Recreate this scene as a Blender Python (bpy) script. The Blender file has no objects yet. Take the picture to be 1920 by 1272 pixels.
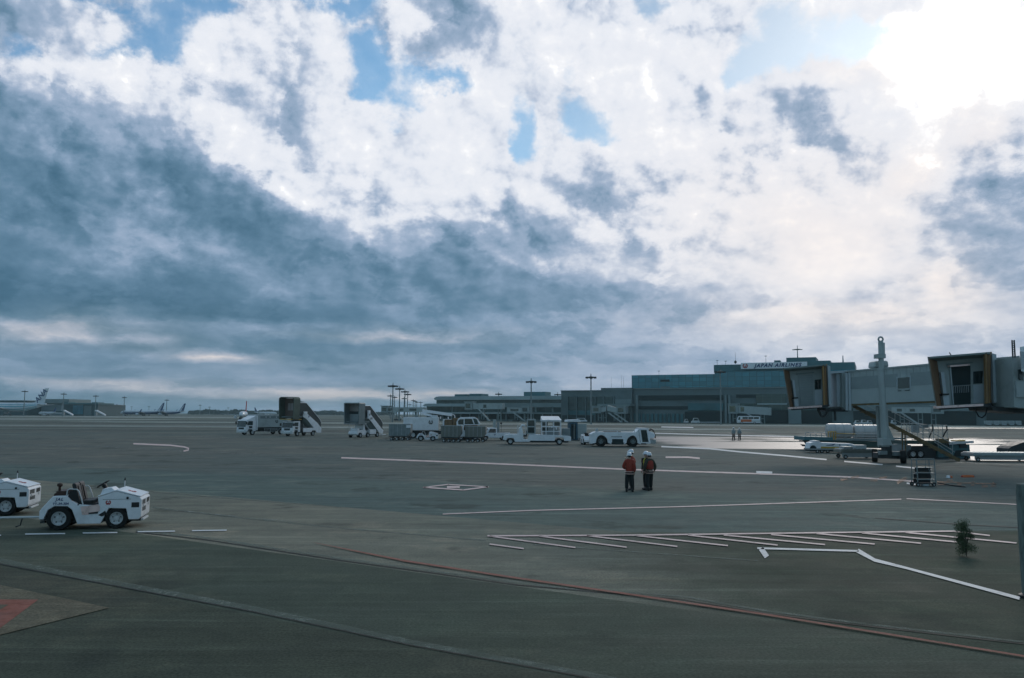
import bpy, bmesh, math, random
import numpy as np
from mathutils import Vector, Matrix
random.seed(7)
SC = bpy.context.scene
COL = SC.collection
R = math.radians

# ---------------------------------------------------------------- camera
FPX, CX, CY = 1493.0, 960.0, 636.0          # focal length in pixels of the 1920 px wide photograph
PITCH, ROLL, CAMH = math.atan(141.0 / 1493.0), 0.005, 3.5
_F = Vector((0, math.cos(PITCH), math.sin(PITCH)))
_U = Vector((0, -math.sin(PITCH), math.cos(PITCH)))
_R = Vector((1, 0, 0))
RT = _R * math.cos(ROLL) + _U * math.sin(ROLL)
UP = _U * math.cos(ROLL) - _R * math.sin(ROLL)
CAMPOS = Vector((0, 0, CAMH))
cd = bpy.data.cameras.new("camera")
cam = bpy.data.objects.new("camera", cd)
COL.objects.link(cam)
cam.matrix_world = Matrix(((RT.x, UP.x, -_F.x, 0), (RT.y, UP.y, -_F.y, 0), (RT.z, UP.z, -_F.z, CAMH), (0, 0, 0, 1)))
cd.sensor_width = 36.0
cd.lens = 36.0 * FPX / 1920.0
cd.clip_start, cd.clip_end = 0.1, 20000
SC.camera = cam

def ray(px, py):
    return (_F + RT * ((px - CX) / FPX) + UP * ((CY - py) / FPX))
def G(px, py, z=0.0):
    d = ray(px, py); t = (z - CAMH) / d.z
    return CAMPOS + d * t
def P(px, py, Y):
    d = ray(px, py)
    return CAMPOS + d * (Y / d.y)
def project(v):
    d = Vector(v) - CAMPOS
    k = d.dot(_F)
    return CX + FPX * d.dot(RT) / k, CY - FPX * d.dot(UP) / k

SC.view_settings.view_transform = 'Standard'
SC.view_settings.look = 'None'
SC.view_settings.exposure = 0.0
SC.view_settings.gamma = 1.0
SC.cycles.use_denoising = True
SC.cycles.use_adaptive_sampling = True
SC.cycles.adaptive_threshold = 0.02
SC.cycles.max_bounces = 5
SC.cycles.diffuse_bounces = 2
SC.cycles.glossy_bounces = 3
SC.cycles.transmission_bounces = 3
SC.cycles.volume_bounces = 0
SC.cycles.transparent_max_bounces = 6
SC.cycles.sample_clamp_indirect = 4.0

# ---------------------------------------------------------------- sun behind the clouds, upper right
SUN_AZ, SUN_EL = R(27), R(24)
sd = bpy.data.lights.new("sun", 'SUN')
sd.energy, sd.angle, sd.color = 0.7, R(20), (1.0, 0.92, 0.84)
so = bpy.data.objects.new("sun", sd)
COL.objects.link(so)
_sv = Vector((math.sin(SUN_AZ) * math.cos(SUN_EL), math.cos(SUN_AZ) * math.cos(SUN_EL), math.sin(SUN_EL)))
so.rotation_euler = _sv.to_track_quat('Z', 'Y').to_euler()
so.location = (30, 30, 60)
# ---------------------------------------------------------------- sky: Nishita seen through a procedural cloud cover
W = bpy.data.worlds.new("World")
W.use_nodes = True
nt = W.node_tree
nt.nodes.clear()
class NB:
    """tiny helper to write node maths"""
    def __init__(s, tree): s.t = tree
    def n(s, kind, **kw):
        x = s.t.nodes.new(kind)
        for k, v in kw.items(): setattr(x, k, v)
        return x
    def put(s, sock, v):
        if isinstance(v, bpy.types.NodeSocket): s.t.links.new(v, sock)
        else: sock.default_value = v
    def m(s, op, a, b=0.0, c=0.0, clamp=False):
        x = s.n('ShaderNodeMath', operation=op, use_clamp=clamp)
        s.put(x.inputs[0], a); s.put(x.inputs[1], b)
        if len(x.inputs) > 2: s.put(x.inputs[2], c)
        return x.outputs[0]
    def mr(s, v, a, b, c=0.0, d=1.0, kind='SMOOTHSTEP'):
        x = s.n('ShaderNodeMapRange', interpolation_type=kind)
        for i, q in enumerate((v, a, b, c, d)): s.put(x.inputs[i], q)
        return x.outputs[0]
    def mix(s, f, a, b, blend='MIX'):
        x = s.n('ShaderNodeMix', data_type='RGBA', blend_type=blend, clamp_factor=True)
        s.put(x.inputs[0], f); s.put(x.inputs[6], a); s.put(x.inputs[7], b)
        return x.outputs[2]
    def noise(s, vec, scale, detail=4, rough=0.5, lac=2.0, dist=0.0, color=False):
        x = s.n('ShaderNodeTexNoise')
        if vec is not None: s.put(x.inputs['Vector'], vec)
        for k, v in (('Scale', scale), ('Detail', detail), ('Roughness', rough), ('Lacunarity', lac), ('Distortion', dist)):
            s.put(x.inputs[k], v)
        return x.outputs['Color' if color else 'Fac']
    def ramp(s, f, stops, interp='LINEAR'):
        x = s.n('ShaderNodeValToRGB')
        x.color_ramp.interpolation = interp
        e = x.color_ramp.elements
        while len(e) < len(stops): e.new(0.5)
        for i, (p_, c_) in enumerate(stops):
            e[i].position = p_
        for i, (p_, c_) in enumerate(stops):
            e[i].color = tuple(c_) + (1.0,) if len(c_) == 3 else c_
        s.put(x.inputs[0], f)
        return x.outputs[0]
def srgb(r, g, b):
    f = lambda v: ((v / 255 + 0.055) / 1.055) ** 2.4 if v > 10 else v / 255 / 12.92
    return (f(r), f(g), f(b))

# where the clouds stand: broad brightness of the cover by direction, then single banks (x, y, rx, ry, turn, value, weight)
LG = np.array([
 [.74,.80,.80,.80,.85,.72,.90,.93,.93,.94,.95,.98,.95],
 [.70,.93,.85,.92,.88,.76,.93,.93,.93,.95,.98,1.03,1.0],
 [.66,.92,.86,.84,.93,.90,.95,.93,.93,.95,.92,1.06,1.02],
 [.54,.72,.88,.80,.94,.95,.95,.95,.92,.93,.80,.86,.95],
 [.50,.58,.84,.92,.92,.94,.93,.97,.97,.92,.82,.92,.86],
 [.48,.50,.60,.84,.86,.94,.92,.88,.86,.92,.90,.94,.70],
 [.55,.54,.50,.52,.70,.84,.72,.88,.90,.96,1.0,.92,.66],
 [.45,.58,.58,.55,.50,.56,.62,.78,.90,.97,1.04,.92,.68],
 [.42,.42,.46,.50,.50,.54,.59,.62,.73,.88,.95,.90,.74],
 [.58,.56,.50,.50,.52,.56,.60,.64,.70,.77,.84,.82,.76],
 [.56,.57,.56,.56,.55,.57,.61,.66,.71,.77,.81,.80,.77],
 [.55,.56,.58,.59,.60,.61,.64,.68,.73,.77,.79,.79,.78]])
BANKS = [
 (185,100,75,65,20,.95,.9),(60,80,60,60,0,.74,.7),(60,190,18,22,0,.88,.8),(100,230,160,40,25,.60,.7),
 (400,80,50,45,0,.94,.9),(490,50,50,20,0,.93,.8),(600,110,70,50,35,.94,.9),(650,200,60,70,0,.95,.9),
 (490,105,60,28,25,.70,.9),(430,165,75,35,15,.69,.9),(540,210,70,40,30,.72,.8),(350,170,45,22,0,.86,.8),(330,235,80,22,25,.74,.7),
 (430,245,120,22,38,.94,.9),(520,300,70,25,35,.94,.8),(600,250,60,40,0,.90,.6),(640,380,110,16,42,.92,.85),(560,375,30,14,40,.88,.6),
 (690,420,30,14,40,.93,.8),(300,290,70,35,20,.56,.8),(400,350,120,50,25,.50,.9),(500,420,130,40,25,.50,.8),(620,470,120,35,20,.52,.8),
 (850,220,80,60,0,.97,.9),(770,310,90,50,10,.95,.9),(900,300,70,60,0,.95,.8),(800,400,110,30,10,.95,.85),(690,370,40,40,0,.76,.7),
 (640,310,30,20,0,.76,.6),(560,80,50,20,20,.90,.7),(620,60,55,18,35,.92,.8),(700,20,60,25,0,.92,.8),
 (250,440,150,26,14,.63,.9),(390,475,110,24,22,.68,.9),(480,520,90,22,15,.61,.8),(100,410,110,28,30,.60,.8),(310,470,40,14,10,.70,.6),
 (60,350,120,36,25,.47,.9),(60,530,160,34,10,.43,.9),(330,575,360,18,4,.42,.95),(500,590,160,12,3,.43,.8),(280,540,120,20,5,.46,.7),
 (950,440,110,36,0,.62,.9),(830,470,120,40,10,.58,.7),(1090,540,110,32,10,.58,.85),(1250,590,130,24,8,.62,.8),(900,560,180,40,0,.56,.7),
 (830,50,60,60,35,.71,.9),(890,20,50,30,0,.80,.6),(760,60,30,40,30,.93,.7),(840,140,30,16,0,.95,.7),(960,100,70,80,0,.94,.7),
 (1280,200,42,32,0,.73,.95),(1230,110,90,90,0,.95,.6),(1340,20,60,25,0,.87,.7),(1130,345,75,36,10,.78,.9),(1250,335,60,28,0,.80,.9),
 (1345,335,65,34,0,.78,.9),(1210,400,110,30,8,.77,.9),(1010,330,60,30,0,.94,.7),(1100,470,25,12,0,.84,.6),(1290,450,60,20,20,.84,.7),(1420,470,50,16,20,.86,.7),
 (1180,500,160,18,5,.86,.6),(1380,400,120,24,5,.94,.7),
 (1545,220,80,80,0,.71,.95),(1555,305,95,58,20,.72,.95),(1610,185,70,50,20,.75,.9),(1640,230,45,50,-20,.80,.7),(1475,255,28,32,-30,.80,.8),(1375,250,22,60,20,.78,.8),
 (1735,190,95,45,-12,.78,.95),(1800,165,50,22,-20,.78,.8),(1760,230,60,30,-30,.80,.7),(1440,165,70,16,-20,.94,.9),(1580,135,80,16,-12,.96,.9),
 (1860,350,95,60,-12,.69,.95),(1850,430,115,60,10,.68,.95),(1900,260,40,50,0,.72,.9),(1790,400,50,60,0,.70,.8),(1860,520,90,50,10,.70,.8),
 (1690,330,90,50,-40,.97,.8),(1740,260,70,30,-40,.97,.8),(1560,465,190,120,0,1.03,.7),(1480,425,150,30,0,.97,.5),(1700,490,40,50,0,.94,.7),
 (1770,110,150,110,0,1.20,.9),(1850,60,140,90,0,1.14,.8),(1700,30,80,16,0,.93,.5),
 (1640,550,80,18,-8,.80,.8),(1560,590,140,10,0,.90,.6),(1620,620,180,8,0,.78,.7),(1760,600,110,14,0,.88,.6),(1850,640,110,16,0,.74,.8),(1700,655,160,8,0,.80,.6),(1400,560,60,16,10,.82,.5),
 (60,615,120,16,3,.74,.9),(130,628,60,14,0,.84,.9),(270,642,60,6,3,.84,.9),(240,600,60,8,5,.62,.6),(400,608,200,8,3,.60,.6),(250,665,60,5,0,.70,.7),(400,670,80,5,0,.84,.9),(560,625,130,16,3,.60,.7),
 (740,630,120,8,2,.80,.9),(860,636,60,6,2,.68,.7),(200,655,130,8,2,.54,.7),(300,690,300,6,0,.55,.6),(900,650,200,10,0,.59,.6),(130,690,120,5,0,.62,.6),
 (150,718,180,7,1,.72,.9),(330,733,220,7,2,.76,.9),(560,736,130,8,0,.80,.9),(700,742,130,7,0,.80,.9),(600,710,120,4,0,.66,.6),(850,738,70,5,0,.76,.8),(1000,722,160,5,0,.70,.5),
 (100,755,200,10,0,.56,.8),(450,762,200,8,0,.60,.7),(700,765,140,6,0,.62,.7),(1100,690,200,10,0,.67,.5)]
BLUES = [
 (300,40,75,40,20,1.1),(250,85,60,26,10,.8),(330,90,30,30,0,.8),(140,6,45,18,0,.9),(235,8,90,24,0,1.1),(42,112,30,30,0,.75),(450,10,90,16,0,1.0),(590,6,90,18,0,1.1),(670,18,40,18,0,.8),
 (545,45,20,14,20,.6),(710,105,50,42,30,1.2),(700,160,40,36,0,1.1),(770,150,40,40,0,1.1),(760,190,40,22,0,.9),(660,70,34,16,40,.6),(850,168,40,14,10,1.0),(810,150,40,12,15,.8),
 (972,245,20,50,0,1.0),(1000,285,26,16,0,.6),(1110,235,46,34,15,1.1),(1080,195,26,30,20,.9),(1068,140,16,22,0,.8),(1145,270,30,16,10,.9),(1095,8,42,14,0,.9),(1230,16,28,32,0,1.0),(1005,130,10,16,0,.6),
 (1470,90,90,36,-10,1.25),(1560,75,110,30,0,1.1),(1450,40,60,34,10,.9),(1390,140,46,26,-20,1.2),(1365,165,18,18,0,.9),(1620,90,60,22,0,.8),(910,200,20,10,0,.6),(730,230,26,30,20,.5)]
WARMS = [(1550,450,260,150,0,.35),(1780,540,130,70,0,.5),(1700,340,120,60,-30,.35),(1600,590,320,40,0,.5),(100,618,200,24,0,.75),(270,645,120,14,0,.6),(400,670,120,9,0,.8),(740,630,170,10,0,.75),
 (200,716,300,9,1,.7),(330,735,300,9,2,.7),(620,740,320,12,0,.9),(850,738,120,8,0,.9),(500,690,600,40,0,.25),(1850,250,60,60,0,.3),(1650,120,200,40,0,.25),(1450,360,200,60,0,.2)]

def _ell(b, X, Y, soft=False):
    cx, cy, rx, ry, a = b[:5]
    a = math.radians(a); dx, dy = X - cx, Y - cy
    u = (dx * math.cos(a) + dy * math.sin(a)) / rx
    v = (-dx * math.sin(a) + dy * math.cos(a)) / ry
    return np.exp(-(u * u + v * v) ** (0.75 if soft else 1.8) * 0.75)
def cover(X, Y):
    X = np.clip(X, -60, 1980); Y = np.clip(Y, -40, 775)
    gx = np.clip(X / 160.0, 0, 11.999); gy = np.clip(Y / 70.0, 0, 10.999)
    i, j = gx.astype(int), gy.astype(int); fx, fy = gx - i, gy - j
    fx, fy = fx * fx * (3 - 2 * fx), fy * fy * (3 - 2 * fy)
    L = (LG[j, i] * (1 - fx) + LG[j, i + 1] * fx) * (1 - fy) + (LG[j + 1, i] * (1 - fx) + LG[j + 1, i + 1] * fx) * fy
    for b in BANKS:
        w = _ell(b, X, Y, b[5] > 1.01) * b[6]
        L = L * (1 - w) + b[5] * w
    B = np.zeros_like(L); Wm = np.zeros_like(L)
    for b in BLUES: B = np.maximum(B, _ell(b, X, Y) * b[5])
    for b in WARMS: Wm = np.maximum(Wm, _ell(b, X, Y, True) * b[5])
    return np.clip(B, 0, .86), L, np.clip(Wm, 0, 1)
AZR, ELT, NR, NC = 42.0, 31.0, 44, 96
def _dirpx(az, el):
    d = np.stack([np.sin(az) * np.cos(el), np.cos(az) * np.cos(el), np.sin(el)])
    k = np.tensordot(np.array(_F), d, 1)
    return CX + FPX * np.tensordot(np.array(RT), d, 1) / k, CY - FPX * np.tensordot(np.array(UP), d, 1) / k
rows = []
for r_ in range(NR):
    el = (r_ / (NR - 1)) ** (1 / 0.60) * ELT
    az = np.linspace(-AZR, AZR, NC)
    X, Y = _dirpx(np.radians(az), np.full(NC, math.radians(el)))
    rows.append(cover(X, Y))

nb = NB(nt)
tc = nb.n('ShaderNodeTexCoord').outputs['Generated']
sx = nb.n('ShaderNodeSeparateXYZ'); nt.links.new(tc, sx.inputs[0])
dx, dy, dz = sx.outputs
az = nb.m('MULTIPLY', nb.m('ARCTAN2', dx, dy), 57.2958)
el = nb.m('MULTIPLY', nb.m('ARCSINE', dz), 57.2958)
# cloud coordinates: degrees, with the low layers seen edge-on and so pressed flat
cv = nb.n('ShaderNodeCombineXYZ')
hh = nb.m('ADD', el, nb.m('MULTIPLY', nb.m('SUBTRACT', 1.0, nb.m('POWER', 2.71828, nb.m('MULTIPLY', el, -0.22))), 13.0))
nb.put(cv.inputs[0], nb.m('DIVIDE', az, 10.0)); nb.put(cv.inputs[1], nb.m('DIVIDE', hh, 8.5)); nb.put(cv.inputs[2], 0.37)
pv = cv.outputs[0]
def voff(v, o):
    x = nb.n('ShaderNodeVectorMath', operation='ADD'); nt.links.new(v, x.inputs[0]); x.inputs[1].default_value = o
    return x.outputs[0]
# the banks are broken up by turbulence
wn = nb.noise(pv, 1.9, 8, 0.60, 2.1, 0.0, color=True)
ws = nb.n('ShaderNodeSeparateColor'); nt.links.new(wn, ws.inputs[0])
elf = nb.mr(el, 0, 18, 0.16, 1.0)
azw = nb.m('ADD', az, nb.m('MULTIPLY', nb.m('SUBTRACT', ws.outputs[0], 0.5), 5.5))
elw = nb.m('ADD', el, nb.m('MULTIPLY', nb.m('MULTIPLY', nb.m('SUBTRACT', ws.outputs[1], 0.5), 5.5), elf))
u = nb.m('DIVIDE', nb.m('ADD', azw, AZR), 2 * AZR, clamp=True)
v = nb.m('MULTIPLY', nb.m('POWER', nb.m('DIVIDE', elw, ELT, clamp=True), 0.60), NR - 1.0)
S3 = NC // 3
fa = nb.m('MULTIPLY', u, (NC - 1.0) / S3)            # in units of thirds
uA = nb.m('MINIMUM', fa, 1.0)
uB = nb.m('SUBTRACT', fa, 1.0, clamp=True)
uC = nb.m('SUBTRACT', fa, 2.0, clamp=True)
isB = nb.m('GREATER_THAN', fa, 1.0); isC = nb.m('GREATER_THAN', fa, 2.0)
col = None
def enc(rw, i):
    i = min(i, NC - 1)
    return (float(rw[0][i]), float(np.clip(rw[1][i] / 1.3, 0, 1)), float(rw[2][i]))
def seg(rw, i0):
    n = 32
    return [(k / (n - 1), enc2(rw, i0 + k * S3 / (n - 1))) for k in range(n)]
def enc2(rw, x):
    i = int(math.floor(x)); f = x - i
    a, b = enc(rw, i), enc(rw, i + 1)
    return tuple(p * (1 - f) + q * f for p, q in zip(a, b))
for r_, rw in enumerate(rows):
    g = bpy.data.node_groups.new("cloud_row", 'ShaderNodeTree')
    for nm_ in ('a', 'b', 'c', 'isb', 'isc'): g.interface.new_socket(nm_, in_out='INPUT', socket_type='NodeSocketFloat')
    g.interface.new_socket('col', in_out='OUTPUT', socket_type='NodeSocketColor')
    gb = NB(g); gi = gb.n('NodeGroupInput'); gout = gb.n('NodeGroupOutput')
    a = gb.ramp(gi.outputs[0], seg(rw, 0)); b = gb.ramp(gi.outputs[1], seg(rw, S3)); c = gb.ramp(gi.outputs[2], seg(rw, 2 * S3))
    g.links.new(gb.mix(gi.outputs[4], gb.mix(gi.outputs[3], a, b), c), gout.inputs[0])
    gn = nb.n('ShaderNodeGroup'); gn.node_tree = g
    for k_, s_ in enumerate((uA, uB, uC, isB, isC)): nb.put(gn.inputs[k_], s_)
    rc = gn.outputs[0]
    col = rc if col is None else nb.mix(nb.mr(v, r_ - 1.0, float(r_), 0, 1, 'LINEAR'), col, rc)
cs = nb.n('ShaderNodeSeparateColor'); nt.links.new(col, cs.inputs[0])
# beyond the stretch in view the cover turns into an even broken overcast
far = nb.m('MAXIMUM', nb.mr(nb.m('ABSOLUTE', az), 40, 75), nb.mr(el, 31, 55))
gen = nb.noise(pv, 0.5, 4, 0.5)
Bc = nb.m('ADD', nb.m('MULTIPLY', cs.outputs[0], nb.m('SUBTRACT', 1.0, far)), nb.m('MULTIPLY', far, nb.mr(gen, 0.42, 0.62, 0.0, 0.75)))
Lc = nb.m('ADD', nb.m('MULTIPLY', nb.m('MULTIPLY', cs.outputs[1], 1.3), nb.m('SUBTRACT', 1.0, far)), nb.m('MULTIPLY', far, 0.60))
Wc = cs.outputs[2]
wv = nb.n('ShaderNodeVectorMath', operation='MULTIPLY_ADD'); nt.links.new(wn, wv.inputs[0]); wv.inputs[1].default_value = (0.5, 0.5, 0.2); nt.links.new(pv, wv.inputs[2])
wv = wv.outputs[0]
def billow(vec):
    x = nb.n('ShaderNodeTexNoise', noise_type='RIDGED_MULTIFRACTAL'); nt.links.new(vec, x.inputs['Vector'])
    for k, v_ in (('Scale', 1.9), ('Detail', 5), ('Roughness', 0.45), ('Lacunarity', 2.1), ('Offset', 0.8), ('Gain', 1.2)): x.inputs[k].default_value = v_
    return x.outputs['Fac']
n1 = nb.noise(pv, 2.0, 9, 0.56, 2.1)
n2 = nb.noise(voff(pv, (0.07, 0.06, 0.0)), 2.0, 8, 0.54, 2.1)
n3 = nb.noise(voff(pv, (5.0, 2.0, 0.0)), 1.1, 6, 0.5, 2.0)
mask = nb.mr(nb.m('ADD', nb.m('SUBTRACT', 1.0, Bc), nb.m('MULTIPLY', nb.m('MULTIPLY', nb.m('SUBTRACT', n1, 0.5), 2.6), nb.mr(Bc, 0.02, 0.30))), 0.16, 0.86, 0.10, 1.0)
relief = nb.m('MULTIPLY', nb.m('SUBTRACT', n1, n2), nb.mr(el, 3, 15, 0.15, 0.75))
body = nb.m('ADD', nb.m('MULTIPLY', nb.m('SUBTRACT', n3, 0.5), 0.09), nb.m('MULTIPLY', nb.m('SUBTRACT', n1, 0.5), nb.mr(el, 0, 14, 0.18, 0.13)))
puff = nb.m('MULTIPLY', nb.m('SUBTRACT', billow(voff(wv, (0.05, 0.045, 0.0))), billow(wv)), nb.mr(el, 4, 16, 0.0, 0.13))
layer = nb.noise(voff(wv, (3.1, 1.7, 0.4)), 1.2, 9, 0.55, 2.1)
layer = nb.m('MULTIPLY', nb.m('SUBTRACT', nb.mr(layer, 0.47, 0.54), 0.5), nb.mr(el, 1, 14, 0.05, 0.08))
amp = nb.m('MULTIPLY', nb.mr(Lc, 0.86, 1.06, 1.08, 0.52), nb.mr(Lc, 0.46, 0.72, 0.70, 1.12))
Lc = nb.m('SUBTRACT', Lc, nb.m('MULTIPLY', nb.mr(Lc, 0.82, 0.96), nb.mr(Lc, 1.0, 1.1, 0.03, 0.0)))
L = nb.m('ADD', Lc, nb.m('MULTIPLY', amp, nb.m('ADD', relief, nb.m('ADD', body, nb.m('ADD', puff, layer)))))
# a cumulus turns from its grey base to its lit top over a short way
Ls = nb.m('ADD', nb.m('MULTIPLY', nb.mr(L, 0.66, 0.92), 0.30), 0.665)
Ls = nb.m('ADD', nb.m('MULTIPLY', Ls, 0.75), nb.m('MULTIPLY', L, 0.25))
crisp = nb.m('MULTIPLY', nb.mr(el, 5, 14), nb.m('MULTIPLY', nb.mr(L, 0.58, 0.70), nb.m('SUBTRACT', 1.0, nb.mr(L, 0.94, 1.02))))
L = nb.m('ADD', nb.m('MULTIPLY', L, nb.m('SUBTRACT', 1.0, crisp)), nb.m('MULTIPLY', Ls, crisp))
cc = nb.ramp(nb.m('DIVIDE', L, 1.25), [
 (0.20/1.25, srgb(35,72,96)), (0.40/1.25, srgb(74,111,136)), (0.50/1.25, srgb(97,131,157)), (0.60/1.25, srgb(128,155,182)),
 (0.70/1.25, srgb(160,179,204)), (0.80/1.25, srgb(194,205,223)), (0.90/1.25, srgb(223,229,240)), (0.97/1.25, srgb(238,241,248)), (1.06/1.25, srgb(250,251,254)), (1.0, (1.0,1.0,1.0))])
gain = nb.mr(L, 1.02, 1.28, 1.0, 2.8)
warm = nb.mix(Wc, (1,1,1,1), (1.24, 1.02, 0.84, 1))
cc = nb.mix(1.0, cc, warm, 'MULTIPLY')
cc = nb.mix(far, cc, nb.mix(1.0, cc, (0.97, 1.05, 0.97, 1), 'MULTIPLY'))
sc_ = nb.n('ShaderNodeVectorMath', operation='SCALE'); nt.links.new(cc, sc_.inputs[0]); nb.put(sc_.inputs[3], nb.m('MULTIPLY', gain, 10.0))
sky = nb.n('ShaderNodeTexSky'); sky.sky_type = 'NISHITA'; sky.sun_disc = False
sky.sun_elevation, sky.sun_rotation = SUN_EL, SUN_AZ
sky.air_density, sky.dust_density, sky.ozone_density = 1.0, 0.6, 1.0
tint = nb.mix(nb.mr(az, -16, 22), (0.72, 1.12, 1.28, 1), (0.52, 0.66, 0.80, 1))
blue = nb.mix(1.0, sky.outputs[0], tint, 'MULTIPLY')
out_c = nb.mix(mask, blue, sc_.outputs[0])
bg = nb.n('ShaderNodeBackground'); nt.links.new(out_c, bg.inputs[0]); bg.inputs[1].default_value = 0.1
wo = nb.n('ShaderNodeOutputWorld'); nt.links.new(bg.outputs[0], wo.inputs[0])
SC.world = W
W.cycles.sampling_method = 'MANUAL'; W.cycles.sample_map_resolution = 512
# ---------------------------------------------------------------- helpers
def mat(name, color, rough=0.5, metal=0.0, var=0.12, scale=3.0, bump=0.0, dirt=None, spec=0.5, coat=0.0, stretch=(1, 1, 1)):
    m = bpy.data.materials.new(name); m.use_nodes = True
    t = m.node_tree; b = t.nodes['Principled BSDF']; k = NB(t)
    b.inputs['Roughness'].default_value = rough; b.inputs['Metallic'].default_value = metal
    b.inputs['Specular IOR Level'].default_value = spec; b.inputs['Coat Weight'].default_value = coat
    tc_ = k.n('ShaderNodeTexCoord').outputs['Object']
    mp = k.n('ShaderNodeMapping'); t.links.new(tc_, mp.inputs[0]); mp.inputs['Scale'].default_value = stretch
    n = k.noise(mp.outputs[0], scale, 6, 0.6)
    c = tuple(color) + (1,)
    lo = tuple(v * (1 - var) for v in color) + (1,); hi = tuple(min(1, v * (1 + var * 0.7)) for v in color) + (1,)
    o = k.mix(k.mr(n, 0.3, 0.7), lo, hi)
    if dirt:
        n2 = k.noise(mp.outputs[0], scale * 0.6, 8, 0.7)
        o = k.mix(k.m('MULTIPLY', k.mr(n2, 0.5, 0.72), dirt[1]), o, tuple(dirt[0]) + (1,))
    t.links.new(o, b.inputs['Base Color'])
    t.links.new(k.mr(n, 0.2, 0.8, max(rough - 0.08, 0.02), min(rough + 0.1, 1)), b.inputs['Roughness'])
    if bump:
        bp = k.n('ShaderNodeBump'); bp.inputs['Strength'].default_value = bump; bp.inputs['Distance'].default_value = 0.02
        t.links.new(n, bp.inputs['Height']); t.links.new(bp.outputs[0], b.inputs['Normal'])
    return m
class MB:
    def __init__(s): s.v = []; s.f = []; s.m = []; s.mats = []; s.cur = 0
    def use(s, m):
        if m not in s.mats: s.mats.append(m)
        s.cur = s.mats.index(m); return s
    def add(s, vs, fs):
        o = len(s.v); s.v += [tuple(v) for v in vs]
        for f in fs: s.f.append(tuple(o + i for i in f)); s.m.append(s.cur)
        return s
    def box(s, x0, x1, y0, y1, z0, z1):
        x0, x1 = min(x0, x1), max(x0, x1); y0, y1 = min(y0, y1), max(y0, y1); z0, z1 = min(z0, z1), max(z0, z1)
        return s.add([(x0,y0,z0),(x1,y0,z0),(x1,y1,z0),(x0,y1,z0),(x0,y0,z1),(x1,y0,z1),(x1,y1,z1),(x0,y1,z1)],
                     [(0,3,2,1),(4,5,6,7),(0,1,5,4),(1,2,6,5),(2,3,7,6),(3,0,4,7)])
    def slab(s, bot, top):
        """hexahedron from two quads of points"""
        return s.add(list(bot) + list(top), [(0,3,2,1),(4,5,6,7),(0,1,5,4),(1,2,6,5),(2,3,7,6),(3,0,4,7)])
    def prism(s, poly, a, b, axis='y'):
        """polygon in the plane across axis, extruded from a to b"""
        def pt(p, q):
            return {'y': (p[0], q, p[1]), 'x': (q, p[0], p[1]), 'z': (p[0], p[1], q)}[axis]
        n = len(poly); vs = [pt(p, a) for p in poly] + [pt(p, b) for p in poly]
        area = sum(poly[i][0] * poly[(i+1) % n][1] - poly[(i+1) % n][0] * poly[i][1] for i in range(n))
        flip = (area > 0) ^ (b > a) ^ (axis == 'y')
        f0, f1 = tuple(range(n)), tuple(range(2 * n - 1, n - 1, -1))
        side = [(i, i + n, (i + 1) % n + n, (i + 1) % n) for i in range(n)]
        fs = [f0, f1] + side
        if not flip: fs = [tuple(reversed(f)) for f in fs]
        return s.add(vs, fs)
    def cyl(s, p0, p1, r0, r1=None, n=12, cap=True):
        r1 = r0 if r1 is None else r1
        p0, p1 = Vector(p0), Vector(p1); d = (p1 - p0).normalized()
        a = d.orthogonal().normalized(); b = d.cross(a)
        vs = []
        for p, r in ((p0, r0), (p1, r1)):
            for i in range(n):
                t = 2 * math.pi * i / n; vs.append(p + a * (r * math.cos(t)) + b * (r * math.sin(t)))
        fs = [(i, (i + 1) % n, (i + 1) % n + n, i + n) for i in range(n)]
        if cap: fs += [tuple(range(n - 1, -1, -1)), tuple(range(n, 2 * n))]
        return s.add(vs, fs)
    def tube(s, pts, r, n=8):
        pts = [Vector(p) for p in pts]
        rings = []; prev = None
        for i, p in enumerate(pts):
            d = (pts[min(i + 1, len(pts) - 1)] - pts[max(i - 1, 0)]).normalized()
            a = d.orthogonal().normalized() if prev is None else (prev - d * prev.dot(d)).normalized()
            prev = a; b = d.cross(a)
            rings.append([p + a * (r * math.cos(2 * math.pi * k / n)) + b * (r * math.sin(2 * math.pi * k / n)) for k in range(n)])
        vs = [v for q in rings for v in q]; fs = []
        for j in range(len(rings) - 1):
            for i in range(n): fs.append((j*n+i, j*n+(i+1) % n, (j+1)*n+(i+1) % n, (j+1)*n+i))
        fs += [tuple(range(n - 1, -1, -1)), tuple(range((len(rings)-1)*n, len(rings)*n))]
        return s.add(vs, fs)
    def lathe(s, prof, c=(0, 0, 0), axis='z', n=20, cap=True):
        """profile of (radius, height) pairs turned about an axis"""
        vs = []; fs = []
        for r, h in prof:
            for i in range(n):
                t = 2 * math.pi * i / n; a, b = r * math.cos(t), r * math.sin(t)
                v = {'z': (a, b, h), 'y': (a, h, -b), 'x': (h, a, b)}[axis]
                vs.append((v[0] + c[0], v[1] + c[1], v[2] + c[2]))
        for j in range(len(prof) - 1):
            for i in range(n): fs.append((j*n+i, j*n+(i+1) % n, (j+1)*n+(i+1) % n, (j+1)*n+i))
        if cap: fs += [tuple(range(n - 1, -1, -1)), tuple(range((len(prof)-1)*n, len(prof)*n))]
        return s.add(vs, fs)
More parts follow.
